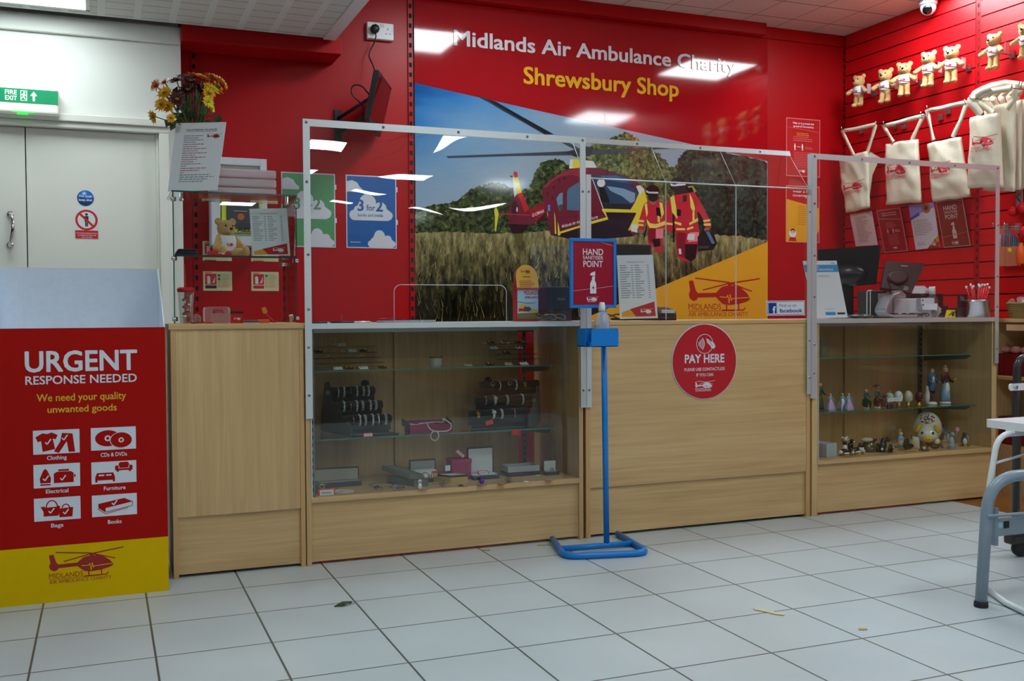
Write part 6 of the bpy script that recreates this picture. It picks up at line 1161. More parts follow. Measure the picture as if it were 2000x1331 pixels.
# donation tin
a, b__ = X_(1009, .1), X_(1052, .1); xc, r = (a + b__) / 2, (b__ - a) / 2; zt1 = at(1030, 553, 1, .1).z; ztop = at(1030, 530, 1, .1).z; zm = at(1030, 566, 1, .1).z
t = thing('donation_tin', 'red and yellow charity collecting tin with a helicopter picture on the counter', 'collecting tin', (xc, .1, zt)); DR = mat('tin_red', rgb(176, 30, 36), .35); TY = mat('tin_yellow', rgb(236, 176, 30), .35)
mb = MB().box(a, .10, zt, b__, .10 + .9 * r, zt1 - .002, DR); mb.build('body', t, .003)
arc = [(r, 0)] + [(r * math.cos(u), (ztop - zt1) * .2 + (ztop - zt1) * .8 * math.sin(u)) for u in [PI * i / 12 for i in range(13)]] + [(-r, 0)]; hh = ztop - zt1 + .055
MB().prism([(-r, -.03)] + [(r, -.03)] + [(r * math.cos(u), .022 + (hh - .045) * math.sin(u)) for u in [PI * i / 14 for i in range(15)]], (xc, .10, zt1 - .0), (1, 0, 0), (0, .25, 1), -.03, TY, DR).build('top', t)
mb = MB(); s = Sheet(mb, (a, .0995, zt), (1, 0, 0), (0, 0, 1)); W = 2 * r; h_ = zm - zt; s.L(1).rect(.004, .012, W - .002, h_, mat('tin_sky', rgb(176, 206, 222), .35)); s.L(2).text('MIDLANDS', W * .34, h_ * .84, DR, h=.017, w=W * 1.0 * .64, bold=.03); s.text('AMBULANCE', W * .36, h_ * .72, DR, h=.011, w=W * .62, bold=.03)
s.L(2).poly([(.004, .012), (W - .002, .012), (W - .002, .04), (.004, .036)], mat('tin_grass', rgb(120, 110, 60), .5)); s.L(3).poly([(.006, .055), (.018, .074), (.05, .074), (.07, .058), (W - .006, .05), (W - .006, .044), (.07, .04), (.03, .042), (.012, .05)], TY); s.L(4).poly([(.03, .046), (.036, .066), (.062, .064), (.07, .054), (.06, .045)], mat('tin_glass', rgb(40, 80, 140), .2)).poly([(.008, .044), (.05, .05), (.05, .056), (.012, .058)], DR); s.line([(.004, .088), (.05, .08), (.09, .083)], .002, PK)
s2 = Sheet(mb, (xc - r, .0995 + .0, zt1), (1, 0, 0), Vector((0, .25, 1)).normalized()); s2.L(1).rect(0, -.03, W, -.022, DR); heli(s2.L(2), W * .25, .038, W * .5, DR, words=False); s2.rect(W * .3, .026, W * .66, .029, PK); s2.L(2).bars(W * .14, W * .86, -.02, .012, 4, DR, .4, .3)
mb.build('printed_label', t)
# dark machines behind the hand sanitiser sign
a, b__ = X_(1070, .28), X_(1118, .28); z1 = at(1090, 560, 1, .28).z; z0 = at(1090, 606, 1, .28).z; t = thing('receipt_printer', 'black receipt printer on the counter behind the hand sanitiser sign', 'printer', (a, .28, zt)); mb = MB().box(a, .28, z0 - .045, b__, .42, z1, BLACK); s = Sheet(mb, (a, .2795, z0), (1, 0, 0), (0, 0, 1)); s.L(1).text('EPSON', .05, .045, mat('print_dimgrey', rgb(120, 124, 130), .4), h=.011, w=.036, bold=.02); mb.build('casing', t, .006); MB().box(a + .01, .27, zt, b__ - .01, .279, z0 - .005, mat('printer_base', rgb(40, 40, 44), .5)).build('paper_slot', t)
mb = MB(); 
for (p_, h_) in (((1080, 600), .22), ((1062, 612), .12), ((1195, 600), .16)):
    q = at(p_[0], p_[1], 1, h_); mb2 = MB().tube([(q.x + .06 * math.cos(a_), h_ + .03 * math.sin(a_), zt + .006 + .012 * (1 + math.sin(a_ * 2))) for a_ in [2 * PI * i / 20 for i in range(20)]], .0035, BLACK, 6, closed=True); tag(mb2.build('cable_loop'), {1080: 'loop of black cable under the receipt printer', 1062: 'loop of black cable beside the collecting tin', 1195: 'loop of black cable behind the hand sanitiser sign, on the pay counter'}[p_[0]], 'cable')
a, b__ = X_(1200, .36), X_(1272, .36); z1, z0 = at(1235, 477, 1, .36).z, at(1235, 560, 1, .36).z; t = thing('till_monitor', 'black monitor behind the white price list on the pay counter', 'monitor', ((a + b__) / 2, .38, zt)); MB().box(a, .36, z0, b__, .40, z1, BLACK).build('display_case', t, .006); MB().box((a + b__) / 2 - .03, .372, zt, (a + b__) / 2 + .03, .39, z0, BLACK).box((a + b__) / 2 - .08, .33, zt, (a + b__) / 2 + .08, .44, zt + .012, BLACK).build('stand', t)
a, b__ = X_(1288, .1), X_(1321, .1); t = thing('card_reader', 'black card machine with a white label on the pay counter', 'card machine', (a, .1, zt)); mb = MB().prism([(.0, 0), (.16, 0), (.16, .055), (.10, .062), (.02, .05), (0, .03)], (a, .1, zt), (0, 1, 0), (0, 0, 1), b__ - a, BLACK); mb.build('casing', t, .008, 3); mb = MB(); s = Sheet(mb, (a, .0985, zt), (1, 0, 0), (0, .35, .94)); mb.box(a + .012, .095, zt + .034, b__ - .012, .102, zt + .05, mat('label_grey', rgb(190, 194, 200), .5)); mb.build('label', t); MB().box(a + .004, .097, zt + .012, b__ - .004, .1, zt + .015, mat('reader_red', rgb(150, 24, 24), .4)).build('trim_line', t)
# notice with the blank square
mb = MB(); P_ = [(1592, 621.5), (1656, 620.5), (1634, 509.5), (1568, 510)]; s = wallquad(mb, P_, 1, [.06, .05, .12, .13], PW, th=.002); W, H = s.W, s.H; NB = pin('notice_cyan', 40, 140, 196)
s.L(1).rect(0, H * .80, W, H * .93, NB).L(2).text('OF', W * .36, H * .88, PW, h=H * .028, bold=.02).text('CORONAVIRUS', W * .36, H * .825, PW, h=H * .035, w=W * .48, bold=.02).text('NHS', W * .82, H * .945, NB, h=H * .022, bold=.03).bars(W * .36, W * .74, H * .71, H * .75, 2, PTXT, .35, .3)
s.rect(W * .34, H * .045, W * .62, H * .10, NB).poly([(W * .62, H * .045), (W * .67, H * .0725), (W * .62, H * .10)], NB).rect(W * .70, H * .055, W * .94, H * .09, PK).rect(W * .34, H * .15, W * .66, H * .155, PTXT); nt_ = tag(mb.build('standing_notice'), 'white and blue OF CORONAVIRUS notice standing behind the right hand screen post', 'notice')
q = at(1656, 621, 1, .05); MB().prism([(0, 0), (.02, 0), (.02, .012), (.0, .03)], (q.x - .004, .05, zt), (1, 0, 0), (0, 0, 1), -.10, CW).build('stand_foot', nt_)
# black monitor, seen from behind
p = [at(1600, 564, 1, .45), at(1711, 556, 1, .28), at(1722, 479, 1, .28), at(1597, 488, 1, .45)]; t = thing('computer_monitor', 'large black monitor turned away behind the white and blue notice', 'monitor', tuple((p[0] + p[1]) / 2)); t.location.z = zt; mb = MB(); s = quad(mb, *p, mat('monitor_back', rgb(20, 20, 22), .28), th=.03); W, H = s.W, s.H; mb.build('display_case', t, .004); mb = MB(); mb.ell(s.fn(W * .5, H * .3, 0), (.10, .03, .06), mat('monitor_back', 0, 0), Matrix.Rotation(math.atan2(p[1].y - p[0].y, p[1].x - p[0].x), 3, 'Z')); mb.build('rear_bulge', t); c = s.fn(W * .5, 0, -40); MB().box(c.x - .03, c.y - .015, zt + .012, c.x + .03, c.y + .015, c.z + .06, BLACK).box(c.x - .08, c.y - .03, zt, c.x + .08, c.y + .06, zt + .012, BLACK).build('stand', t)
K5 = lambda x, y: (1660 + x / 6.667, 470 + y / 6.667)
for k, (px, py, rr_) in enumerate(((1672, 612, .035), (1690, 616, .03))):
    q = at(px, py, 1, .1); tag(MB().ell((q.x, .1, zt + .011), (rr_ * 1.6, .03, .011), BLACK, None, 14, 6).build('black_pouch'), ('soft black pouch beside the white and blue notice', 'soft black pouch in front of the dark grey box')[k], 'pouch')
# till terminal
p = [at(*K5(405, 610), 1, .16), at(*K5(805, 685), 1, .10), at(*K5(980, 297), 1, .20), at(*K5(465, 270), 1, .27)]; t = thing('till_terminal', 'black tilted till screen on a curved silver stand', 'till', tuple(at(*K5(600, 990), 1, .12))); t.location.z = zt; TB_ = mat('till_black', rgb(9, 9, 11), .45, spec=.12); mb = MB(); s = quad(mb, *p, TB_, th=.022); W, H = s.W, s.H; mb.add([s.fn(W * .42 + .05 * math.cos(2 * PI * i / 20), H * .4 + .05 * math.sin(2 * PI * i / 20), 24) for i in range(20)] + [s.fn(W * .42 + .042 * math.cos(2 * PI * i / 20), H * .4 + .042 * math.sin(2 * PI * i / 20), 44) for i in range(20)], [(i, (i + 1) % 20, 20 + (i + 1) % 20, 20 + i) for i in range(20)] + [tuple(range(20, 40))], TB_); s.L(2).text('Panasonic', W * .42, H * .85, mat('print_pale', rgb(180, 182, 186), .4), h=H * .035, w=W * .17, bold=.02); s.bars(W * .7, W * .86, .012, .04, 3, mat('print_dimgrey', 0, 0), .5); mb.build('screen_back', t, .003)
ARM = mat('till_silver', rgb(176, 182, 190), .3, .7); y_ = .115; Pp = [K5(650, 690), K5(570, 720), K5(500, 830), K5(470, 920), K5(520, 975), K5(600, 982), K5(880, 978)]; pts = fillet([at(x, y, 1, y_) for x, y in Pp], .012, 3); mb = MB(); vs = []
for i, q in enumerate(pts):
    d = (pts[min(i + 1, len(pts) - 1)] - pts[max(i - 1, 0)]).normalized(); nn = Vector((-d.z, 0, d.x)); w_ = .006; vs += [q + nn * w_, q - nn * w_, q - nn * w_ + Vector((0, .08, 0)), q + nn * w_ + Vector((0, .08, 0))]
mb.add(vs, [(4 * i + j, 4 * i + (j + 1) % 4, 4 * i + 4 + (j + 1) % 4, 4 * i + 4 + j) for i in range(len(pts) - 1) for j in range(4)] + [(3, 2, 1, 0), tuple(range(len(vs) - 4, len(vs)))], ARM); mb.build('arm', t, .001)
a, b__ = at(*K5(585, 745), 1, .12), at(*K5(735, 655), 1, .12); mb = MB().box(a.x, .12, a.z, b__.x, .18, b__.z, ARM); c, d = at(*K5(565, 560), 1, .13), at(*K5(745, 580), 1, .13); mb.prism([(0, 0), ((c.x - a.x), c.z - a.z), ((c.x + d.x) / 2 - a.x, c.z - a.z - .02), (d.x - a.x, d.z - a.z), (b__.x - a.x - .01, b__.z - a.z)], (a.x, .14, a.z), (1, 0, 0), (0, 0, 1), -.02, mat('hinge_grey', rgb(90, 94, 98), .35, .5)); mb.build('hinge', t, .003)
def blk(name, label, cat, x0, y0, x1, y1, yf, dep, m, bev=.004, parts=()):
    a, b__ = at(*K5(x0, y1), 1, yf), at(*K5(x1, y0), 1, yf); t = thing(name, label, cat, (a.x, yf, zt)); MB().box(a.x, yf, max(zt, a.z) if y1 < 900 else zt, b__.x, yf + dep, b__.z, m).build('casing', t, bev)
    for (nm, u0, v0, u1, v1, mm, out) in parts: p, q = at(*K5(u0, v1), 1, yf), at(*K5(u1, v0), 1, yf); MB().box(p.x, yf - out, p.z, q.x, yf + .001, q.z, mm).build(nm, t, .001)
    return t
TW = mat('machine_white', rgb(196, 202, 208), .4); DG = mat('machine_charcoal', rgb(54, 52, 52), .45)
blk('label_printer', 'white printing machine with cables behind the silver till stand', 'printer', 575, 755, 1075, 985, .22, .14, TW, .006, [('connector_block', 870, 750, 1045, 830, TW, .03), ('connector_block', 880, 820, 1075, 905, mat('machine_pale', rgb(210, 216, 222), .4), .035), ('port', 885, 770, 900, 790, BLACK, .032), ('port', 885, 830, 900, 848, BLACK, .037)])
blk('card_box', 'dark grey box with a white front panel left of the till stand', 'box', 225, 650, 545, 985, .23, .08, DG, .01, [('white_front', 365, 690, 545, 945, TW, .006), ('dark_notch', 445, 725, 485, 785, BLACK, .008), ('green_mark', 330, 685, 358, 705, mat('mark_green', rgb(30, 90, 70), .4), .003)])
q = [at(*K5(x, y), 1, .2) for x, y in ((222, 985), (222, 670), (240, 652), (290, 650))]; tag(MB().tube(q, .0025, EDGE, 6).box(at(*K5(262, 985), 1, .2).x, .199, zt, at(*K5(268, 985), 1, .2).x, .202, at(*K5(265, 655), 1, .2).z, EDGE).build('clear_guard'), 'clear rounded guard standing in front of the dark grey box', 'guard')
t = blk('receipt_printer', 'large black printer with a white lid behind the till', 'printer', 735, 690, 1222, 985, .37, .09, BLACK, .005); a, b__ = at(*K5(815, 690), 1, .37), at(*K5(1066, 690), 1, .37); zl = at(*K5(900, 592), 1, .37).z; MB().prism([(0, 0), (b__.x - a.x, 0), (b__.x - a.x, (zl - a.z) * .65), ((b__.x - a.x) * .75, (zl - a.z) * .7), ((b__.x - a.x) * .62, zl - a.z), ((b__.x - a.x) * .05, zl - a.z)], (a.x, .37, a.z), (1, 0, 0), (0, 0, 1), -.09, WHITE).build('lid', t, .006, 3); mb = MB(); s = Sheet(mb, tuple(at(*K5(930, 720), 1, .3695)), (1, 0, 0), (0, 0, 1)); s.text('EPSON', 0, 0, PTXT, h=.006, w=.028, bold=.03); mb.build('maker_mark', t)
q = at(*K5(1132, 985), 1, .30); zq = at(*K5(1132, 600), 1, .30).z; t = thing('gel_bottle', 'white capped bottle behind the black printer on the figurine counter', 'bottle', (q.x, .345, zt)); MB().lathe([(.03, 0), (.032, .005), (.032, zq - zt - .07), (.014, zq - zt - .045), (.014, zq - zt - .04)], (q.x, .335, zt), CW, 18).build('bottle_body', t); MB().lathe([(.017, zq - zt - .042), (.017, zq - zt - .004), (.015, zq - zt), (0, zq - zt)], (q.x, .335, zt), WHITE, 18).build('cap', t)
rn = random.Random(21)
for k in range(5):
    q = at(*K5(560 + k * 110, 960), 1, .17); tag(MB().tube([(q.x + .035 * math.cos(a + k), .19 + .02 * math.sin(a * 2 + k), zt + .008 + .014 * (1 + math.sin(a * (2 + k % 2))) * .6) for a in [2 * PI * i / 24 for i in range(24)]], .0028, BLACK, 6, closed=True).build('cable_loop'), '%s loop of black cable from the left under the white machine' % ordn[k], 'cable', 'black cables under the white machine')
q = at(*K5(1130, 900), 1, .2); mb = MB()
for k in range(12): mb.ell((q.x + rn.uniform(-.02, .02), .2 + rn.uniform(-.015, .015), q.z + rn.uniform(-.02, .02)), (rn.uniform(.008, .015), rn.uniform(.008, .015), rn.uniform(.005, .01)), clear('film_dark', (.6, .6, .62), .004, 90, haze=.2), Matrix.Rotation(rn.random() * 3, 3, 'Y'), 7, 5)
mb.ell((q.x, .21, zt + .025), (.018, .014, .024), clear('film_dark'), None, 10, 6); tag(mb.build('plastic_film'), 'crumpled clear plastic bag between the white machine and black printer', 'plastic bag')
YL = mat('tape_yellow', rgb(228, 196, 20), .4); a, b__ = at(*K5(1290, 975), 1, .2), at(*K5(1415, 905), 1, .2); t = thing('tape_gun', 'yellow and black tape tool beside the black telephone', 'tape tool', (a.x, .2, zt)); MB().prism([(0, 0), (b__.x - a.x, 0), (b__.x - a.x, .02), ((b__.x - a.x) * .7, b__.z - zt), ((b__.x - a.x) * .2, b__.z - zt)], (a.x, .2, zt), (1, 0, 0), (0, 0, 1), -.03, YL).build('casing', t, .003); MB().box(a.x + .02, .196, zt + .008, a.x + .032, .2, zt + .025, BLACK).tube([(a.x - .005, .195, zt + .012), (a.x + .02, .193, zt + .03), (b__.x + .01, .195, zt + .028)], .003, BLACK, 6).build('handle', t)
a, b__ = at(*K5(1245, 985), 1, .26), at(*K5(1285, 850), 1, .26); tag(MB().box(a.x, .26, zt, b__.x, .30, b__.z, BLACK).build('black_carton', None, .003), 'small black carton between the black printer and the yellow tape tool', 'carton')
a, b__ = at(*K5(1410, 985), 1, .18), at(*K5(1560, 850), 1, .18); t = thing('telephone', 'black cordless telephone standing in its cradle', 'telephone', (a.x, .18, zt)); MB().box(a.x, .18, zt, b__.x, .25, b__.z - .01, BLACK).build('cradle', t, .006, 3); p, q = at(*K5(1440, 860), 1, .19), at(*K5(1535, 708), 1, .19); MB().box(p.x, .19, p.z - .01, q.x, .215, q.z, mat('phone_black', rgb(26, 27, 32), .3)).build('handset', t, .004, 3); p, q = at(*K5(1440, 770), 1, .189), at(*K5(1482, 728), 1, .189); MB().box(p.x, .188, p.z, q.x, .191, q.z, mat('phone_screen', rgb(90, 100, 116), .2)).build('display', t)
a, b__ = at(*K5(1578, 985), 1, .12), at(*K5(1798, 770), 1, .12); r = (b__.x - a.x) / 2; xc = (a.x + b__.x) / 2; t = thing('steel_pot', 'brushed steel pot holding red pens beside the right screen post', 'pot', (xc, .13, zt)); hp_ = b__.z - zt; MB().lathe([(r * .98, 0), (r, .002), (r, hp_ * .86), (r * 1.03, hp_ * .88), (r * 1.03, hp_ * .92), (r, hp_ * .94), (r, hp_), (r * .93, hp_), (r * .93, .004), (0, .004)], (xc, .13, zt), STEEL, 32).build('pot_body', t)
for k in range(11):
    an = 2.4 * k; rr_ = r * .62 * math.sqrt((k + .5) / 11); bx_, by_ = xc + rr_ * math.cos(an) * .4, .13 + rr_ * math.sin(an) * .4; tx, ty = xc + rr_ * math.cos(an) * 2.0, .13 + rr_ * math.sin(an) * 1.3; tz = zt + hp_ + .055 + rn.uniform(-.008, .02); t = thing('red_pen', 'red pen with a white top standing in the brushed steel pot', 'pen', (bx_, by_, zt + .005), 'red pens in the steel pot'); MB().tube([(bx_, by_, zt + .006), (tx, ty, tz)], .0036, RP, 8).build('barrel', t); d = (Vector((tx, ty, tz)) - Vector((bx_, by_, zt))).normalized(); MB().tube([Vector((tx, ty, tz)), Vector((tx, ty, tz)) + d * .013], .0055, WHITE, 8).build('cap', t)
# ------------------------------------------------------------------ jewellery counter
VEL = mat('black_velvet', rgb(13, 13, 16), .9, sheen=.2); GREYC = mat('card_grey_disc', rgb(96, 92, 86), .7); TAG = mat('tag_red', rgb(206, 24, 36), .5); TAGW = mat('tag_white', rgb(222, 222, 222), .6); PEARL = mat('pearl', rgb(222, 216, 204), .2); PINKM = mat('metal_rose', rgb(190, 150, 140), .25, .9)
def bracelet(c, r, kind, label, group):
    c = Vector(c); mb = MB(); n = 26; m = GOLD if 'gold' in kind else PINKM if 'rose' in kind else SILV
    ring = lambda a, q=0: c + Vector((q, -(r + .0015) * math.cos(a), (r + .0015) * math.sin(a) - .002))
    if 'link' in kind:
        for i in range(13):
            a = 2 * PI * i / 13; mb.tube([ring(a + d, s_) for d, s_ in ((-.2, 0), (-.1, .004), (.1, .004), (.2, 0), (.1, -.004), (-.1, -.004))], .0015, m, 5, closed=True)
    elif 'bead' in kind:
        for i in range(20): mb.ell(ring(2 * PI * i / 20, .0015 * (i % 2)), 0.0038 if i % 3 else .005, m, None, 7, 5)
    elif 'watch' in kind:
        bm = BLACK if 'black' in kind else m; vs = []; k = 28
        for i in range(k): a = 2 * PI * i / k; w_ = .0055; vs += [ring(a, -w_), ring(a, w_)]
        mb.add(vs, [(2 * i, 2 * i + 1, (2 * i + 3) % (2 * k), (2 * i + 2) % (2 * k)) for i in range(k)], bm)
        for a in [.3 * j for j in range(-3, 8)]: mb.tube([ring(a, -.005), ring(a, .005)], .0012, bm, 5)
    else: mb.tube([ring(2 * PI * i / n, .002 * math.sin(i * 2.4)) for i in range(n)], .0025, m, 6, closed=True)
    o = tag(mb.build('wristwatch' if 'watch' in kind else 'bracelet'), label, 'watch' if 'watch' in kind else 'bracelet', group)
    if 'watch' in kind:
        f = MB(); d = (ring(.45) - c).normalized(); f.lathe([(.0095, 0), (.0095, .004), (.008, .005), (0, .005)], tuple(ring(.45)), m, 18, tuple(d)); f.lathe([(.0078, .0052), (0, .0053)], tuple(ring(.45)), TAGW if 'white' in kind else BLACK if 'black' in kind else m, 16, tuple(d)); f.build('watch_face', o)
    return o
def stand(bars, pan, disc, posts, label, zb_):
    """three padded bars in steps on a black body with an end panel"""
    t = thing('bracelet_stand', label, 'bracelet stand', (at(bars[1][0], bars[1][2], 1, .25).x, .25, zb_)); out = []
    for (pa, pb, pyc, y, r) in bars:
        a, b__ = at(pa, pyc, 1, y), at(pb, pyc - 2, 1, y); z = a.z; out.append((a.x, b__.x, y, z, r))
        MB().tube([(a.x, y, z), (b__.x - .006, y, z), (b__.x, y, z)], [r, r, r * .75], VEL, 22).build('padded_bar', t); MB().tube([(a.x + .006, y + .006, z - r * 1.55), (b__.x - .004, y + .006, z - r * 1.55)], r * .8, VEL, 16).build('lower_roll', t)
    PB_, PF_ = (Vector((at(pan[k], 800, 1, pan[k + 1]).x, pan[k + 1], zb_)) for k in (0, 2)); u = PF_ - PB_; L_ = u.length; g = lambda y: (y - PB_.y) / (PF_.y - PB_.y) * L_
    zt_ = at(pan[4], pan[5], 1, out[0][2] + .03).z - zb_; z1, z2, z3 = (o[3] - zb_ for o in out); k = g(out[0][2]) 
    pts = [(0, .004), (L_, .004), (L_, z3 - .018), (g(out[2][2]), z3 + .01), (g(out[2][2]) - .03, z3 + .016), (g(out[1][2]), z2 + .012), (g(out[1][2]) - .03, z2 + .02), (k + .012, z1 + .018), (k + .012, zt_ - .012), (k, zt_), (k - .02, zt_), (k - .03, zt_ - .012), (0, .03)]
    MB().prism(pts, PB_, u, (0, 0, 1), .008, VEL).build('end_panel', t, .002)
    q = at(disc[0], disc[1], 1, out[disc[2]][2] - .02); MB().lathe([(.0105, 0), (.0105, .0015), (0, .0015)], tuple(q + (CAM - q).normalized() * .03), GREYC, 22, (-.5, -1, 0)).build('cap_disc', t)
    for (px, py) in posts: q = at(px, py, 1, out[0][2] + .035); MB().tube([(q.x, q.y, zb_ + .008), (q.x, q.y, q.z)], .018, VEL, 16).ell((q.x, q.y, q.z), (.019, .019, .014), VEL).build('rear_post', t)
    x0, x1 = min(o[0] for o in out), max(o[1] for o in out); yc = out[1][2]
    mb = MB(); A_ = [(PB_.x, PB_.y + .01), (PF_.x, PF_.y - .006), (PF_.x + (out[2][1] - out[2][0]) * (1 if pan[0] < 700 else -1), PF_.y - .006), (PB_.x + (out[0][1] - out[0][0]) * (1 if pan[0] < 700 else -1), PB_.y + .01)]
    if pan[0] > 700: A_ = A_[::-1]
    mb.prism(A_, (0, 0, zb_), (1, 0, 0), (0, 1, 0), .008, VEL); mb.build('base', t, .002)
    MB().prism([(out[2][0] + .01, out[2][2] - .004), (out[2][1] - .012, out[2][2] - .004), (out[0][1] - .012, out[0][2]), (out[0][0] + .01, out[0][2])], (0, 0, zb_ + .008), (1, 0, 0), (0, 1, 0), z3 - .05, VEL).build('inner_block', t)
    return t, out
GL_, GR_ = 'bracelets on the left black stand', 'bracelets and watches on the right black stand'
tl, lo = stand([(644, 732, 766, .33, .020), (660, 747, 794, .25, .020), (674, 764, 822, .17, .021)], (629, .40, 688, .115, 636, 746), (640, 767, 0), [(713, 748)], 'stepped black stand full of silver bracelets, left in the jewellery counter', SH2 + .0005)
tr_, ro = stand([(937, 1052, 754, .28, .020), (929, 1040, 783, .21, .020), (915, 1028, 811, .145, .020)], (1056, .325, 1032, .108, 1050, 742), (1043, 783, 1), [(953, 742)], 'stepped black stand of watches and bracelets, right in the jewellery counter', SH2 + .0005)
ROWN = ('top', 'middle', 'bottom')
S9 = lambda x, y: (600 + x / 9.505, 730 + y / 9.505); S8 = lambda x, y: (900 + x / 8.872, 720 + y / 8.872)
for row, xs_ in enumerate(((585, 690, 815, 930, 1055, 1145), (690, 815, 930, 1040, 1180, 1285), (865, 985, 1090, 1225, 1335, 1470))):
    o = lo[row]
    for k, x in enumerate(xs_):
        kind = ('chain', 'bead', 'chain rose', 'bead', 'link', 'bead')[(k + row) % 6] if k < 5 or row == 0 else 'link'; nm = {'chain': 'thin silver', 'bead': 'beaded silver', 'chain rose': 'rose toned', 'link': 'oval link silver'}[kind]
        bracelet((at(*S9(x, 300 + row * 300), 1, o[2] - .022).x, o[2], o[3]), o[4], kind, '%s bracelet, %s from the left on the %s bar of the left stand' % (nm, ordn[k], ROWN[row]), GL_)
for row, ks in enumerate((((555, 'watch black'), (690, 'chain'), (850, 'watch black silver'), (970, 'bead'), (1115, 'watch gold')), ((440, 'bead rose'), (605, 'watch'), (820, 'link'), (1085, 'bead')), ((310, 'watch gold'), (580, 'watch white'), (725, 'link'), (938, 'bead rose')))):
    o = ro[row]
    for k, (x, kind) in enumerate(ks):
        nm = ('black strap watch' if kind == 'watch black' else 'dark silver cased watch' if 'black' in kind else 'gold watch' if kind == 'watch gold' else 'white faced watch' if 'white' in kind else 'silver strap watch' if kind == 'watch' else 'oval link bracelet' if kind == 'link' else 'rose toned bracelet' if 'rose' in kind else 'silver bracelet')
        bracelet((at(*S8(x, 300 + row * 230), 1, o[2] - .021).x, o[2], o[3]), o[4], kind, '%s, %s from the left on the %s bar of the right stand' % (nm, ordn[k], ROWN[row]), GR_)
def ptag(c, yaw, label, l=.034, w_=.02, tilt=(0, 0, 1), face=True, grp='red price tags in the jewellery counter', string=True, par=None, m=None):
    c = Vector(c); n = Vector(tilt).normalized(); u = Vector((math.cos(yaw), math.sin(yaw), 0)); u = (u - n * u.dot(n)).normalized(); v = n.cross(u); mb = MB(); mb.prism([(-l / 2, -w_ / 2), (l / 2, -w_ / 2), (l / 2, w_ / 2), (-l / 2 + w_ * .25, w_ / 2), (-l / 2, w_ * .25)], c, u, v, .0008, m or TAG)
    if face: s = Sheet(mb, c + n * .001, u, v); s.L(1).rect(-l * .36, -w_ * .32, l * .42, w_ * .32, TAGW); s.L(2).bars(-l * .26, l * .34, -w_ * .08, w_ * .08, 1, PTXT, .9, .1)
    o = mb.build('price_tag', par); return o if par else tag(o, label, 'price tag', grp)
q = at(718, 850, 1, .09); ptag((q.x, .085, q.z), -.1, 'red price tag over the shelf edge in front of the left bracelet stand', .042, .022, (-.1, -.7, .7))
q = at(956, 826, 1, .12); ptag(q, .75, 'plain red tag hanging from the white faced watch', .036, .018, (0, -1, .2), False); q = at(1007, 845, 1, .09); ptag(q, PI / 2, 'plain red tag hanging over the shelf edge at the right bracelet stand', .036, .022, (0, -1, 0), False); q = at(908, 839, 1, .11); ptag((q.x, .13, SH2 + .002), .1, 'red tag lying flat left of the right bracelet stand', .034, .02, (0, 0, 1), False)
# magenta box of beads on the middle shelf
MG = mat('box_magenta', rgb(136, 18, 74), .45); xa, xb = at(801, 845, 1, .14).x, at(884, 845, 1, .14).x; zb_ = SH2 + .0005; h_ = .036
t = thing('necklace_box', 'open magenta box lined in black between the two bracelet stands', 'jewellery box', ((xa + xb) / 2, .14, zb_)); MB().box(xa, .14, zb_, xb, .143, zb_ + h_, MG).box(xa, .222, zb_, xb, .225, zb_ + h_ + .012, MG).box(xa, .143, zb_, xa + .003, .222, zb_ + h_, MG).box(xb - .003, .143, zb_, xb, .222, zb_ + h_, MG).box(xa, .143, zb_, xb, .222, zb_ + .01, VEL).build('box_body', t)
MB().prism([(0, 0), (.075, 0), (.07, .022), (.035, .03), (.0, .03)], (xa - .008, .225, zb_ + .026), (0, -1, 0), (0, 0, 1), .005, VEL).prism([(0, 0), (.075, 0), (.07, .016), (.035, .024), (0, .03)], (xb + .003, .225, zb_ + .026), (0, -1, 0), (0, 0, 1), .005, VEL).build('lining_flap', t)
mb = MB(); A8 = lambda x, y: (590 + x / 3.502, 620 + y / 3.502)
P = [(xa + .02, .2, zb_ + .034), (xa + .035, .17, zb_ + .032), (xa + .05, .16, zb_ + .038), (xa + .07, .19, zb_ + .036), (xb - .05, .2, zb_ + .038), (xb - .03, .18, zb_ + .036)] + [tuple(at(*A8(x, y), 1, .094)) for x, y in ((965, 695), (1000, 715), (1022, 735), (1018, 765), (990, 780), (950, 782), (910, 782), (880, 770), (860, 745), (855, 722))]
Q = fillet([Vector(p) for p in P], .006, 2)
def beads(mb, Q, sp, r, m):
    acc = 0; 
    for a, b__ in zip(Q[:-1], Q[1:]):
        l = (b__ - a).length; d = acc
        while d < l: mb.ell(tuple(a.lerp(b__, d / l)), r, m, None, 8, 6); d += sp
        acc = d - l
beads(mb, Q, .0062, .0031, PEARL); q = at(*A8(908, 812), 1, .09); beads(mb, [Vector((q.x + .018 * math.cos(a), .09, q.z + .02 * math.sin(a))) for a in [PI / 2 + 2 * PI * i / 24 for i in range(25)]], .0062, .0031, PEARL); tag(mb.build('bead_necklace'), 'string of pale beads spilling from the magenta box over the shelf edge', 'necklace')
# top shelf: mug, ear-ring cards on clear steps
q = at(854, 717, 1, .22); hm = at(854, 698, 1, .22).z - SH1; t = thing('china_pot', 'small white china pot with a gold rim on the top glass shelf', 'pot', (q.x, .24, SH1)); CH = mat('china_white', rgb(214, 210, 196), .2, var=.12, scale=120); MB().lathe([(.024, 0), (.028, .003), (.03, hm), (.028, hm), (.026, .006), (0, .005)], (q.x, .24, SH1 + .0005), CH, 24).build('pot_body', t); MB().lathe([(.0302, hm - .004), (.031, hm - .001), (.0302, hm + .001)], (q.x, .24, SH1 + .0005), GOLD, 24).build('rim', t)
CARDC = clear('clear_card', (.9, .91, .9), haze=.25); ECW = mat('card_white', rgb(214, 216, 216), .6); ECD = mat('card_brown', rgb(44, 30, 24), .5); EGR = mat('stone_green', rgb(20, 90, 76), .2)
STP = clear('step_acrylic', (.985, .99, .985), refl=.35)
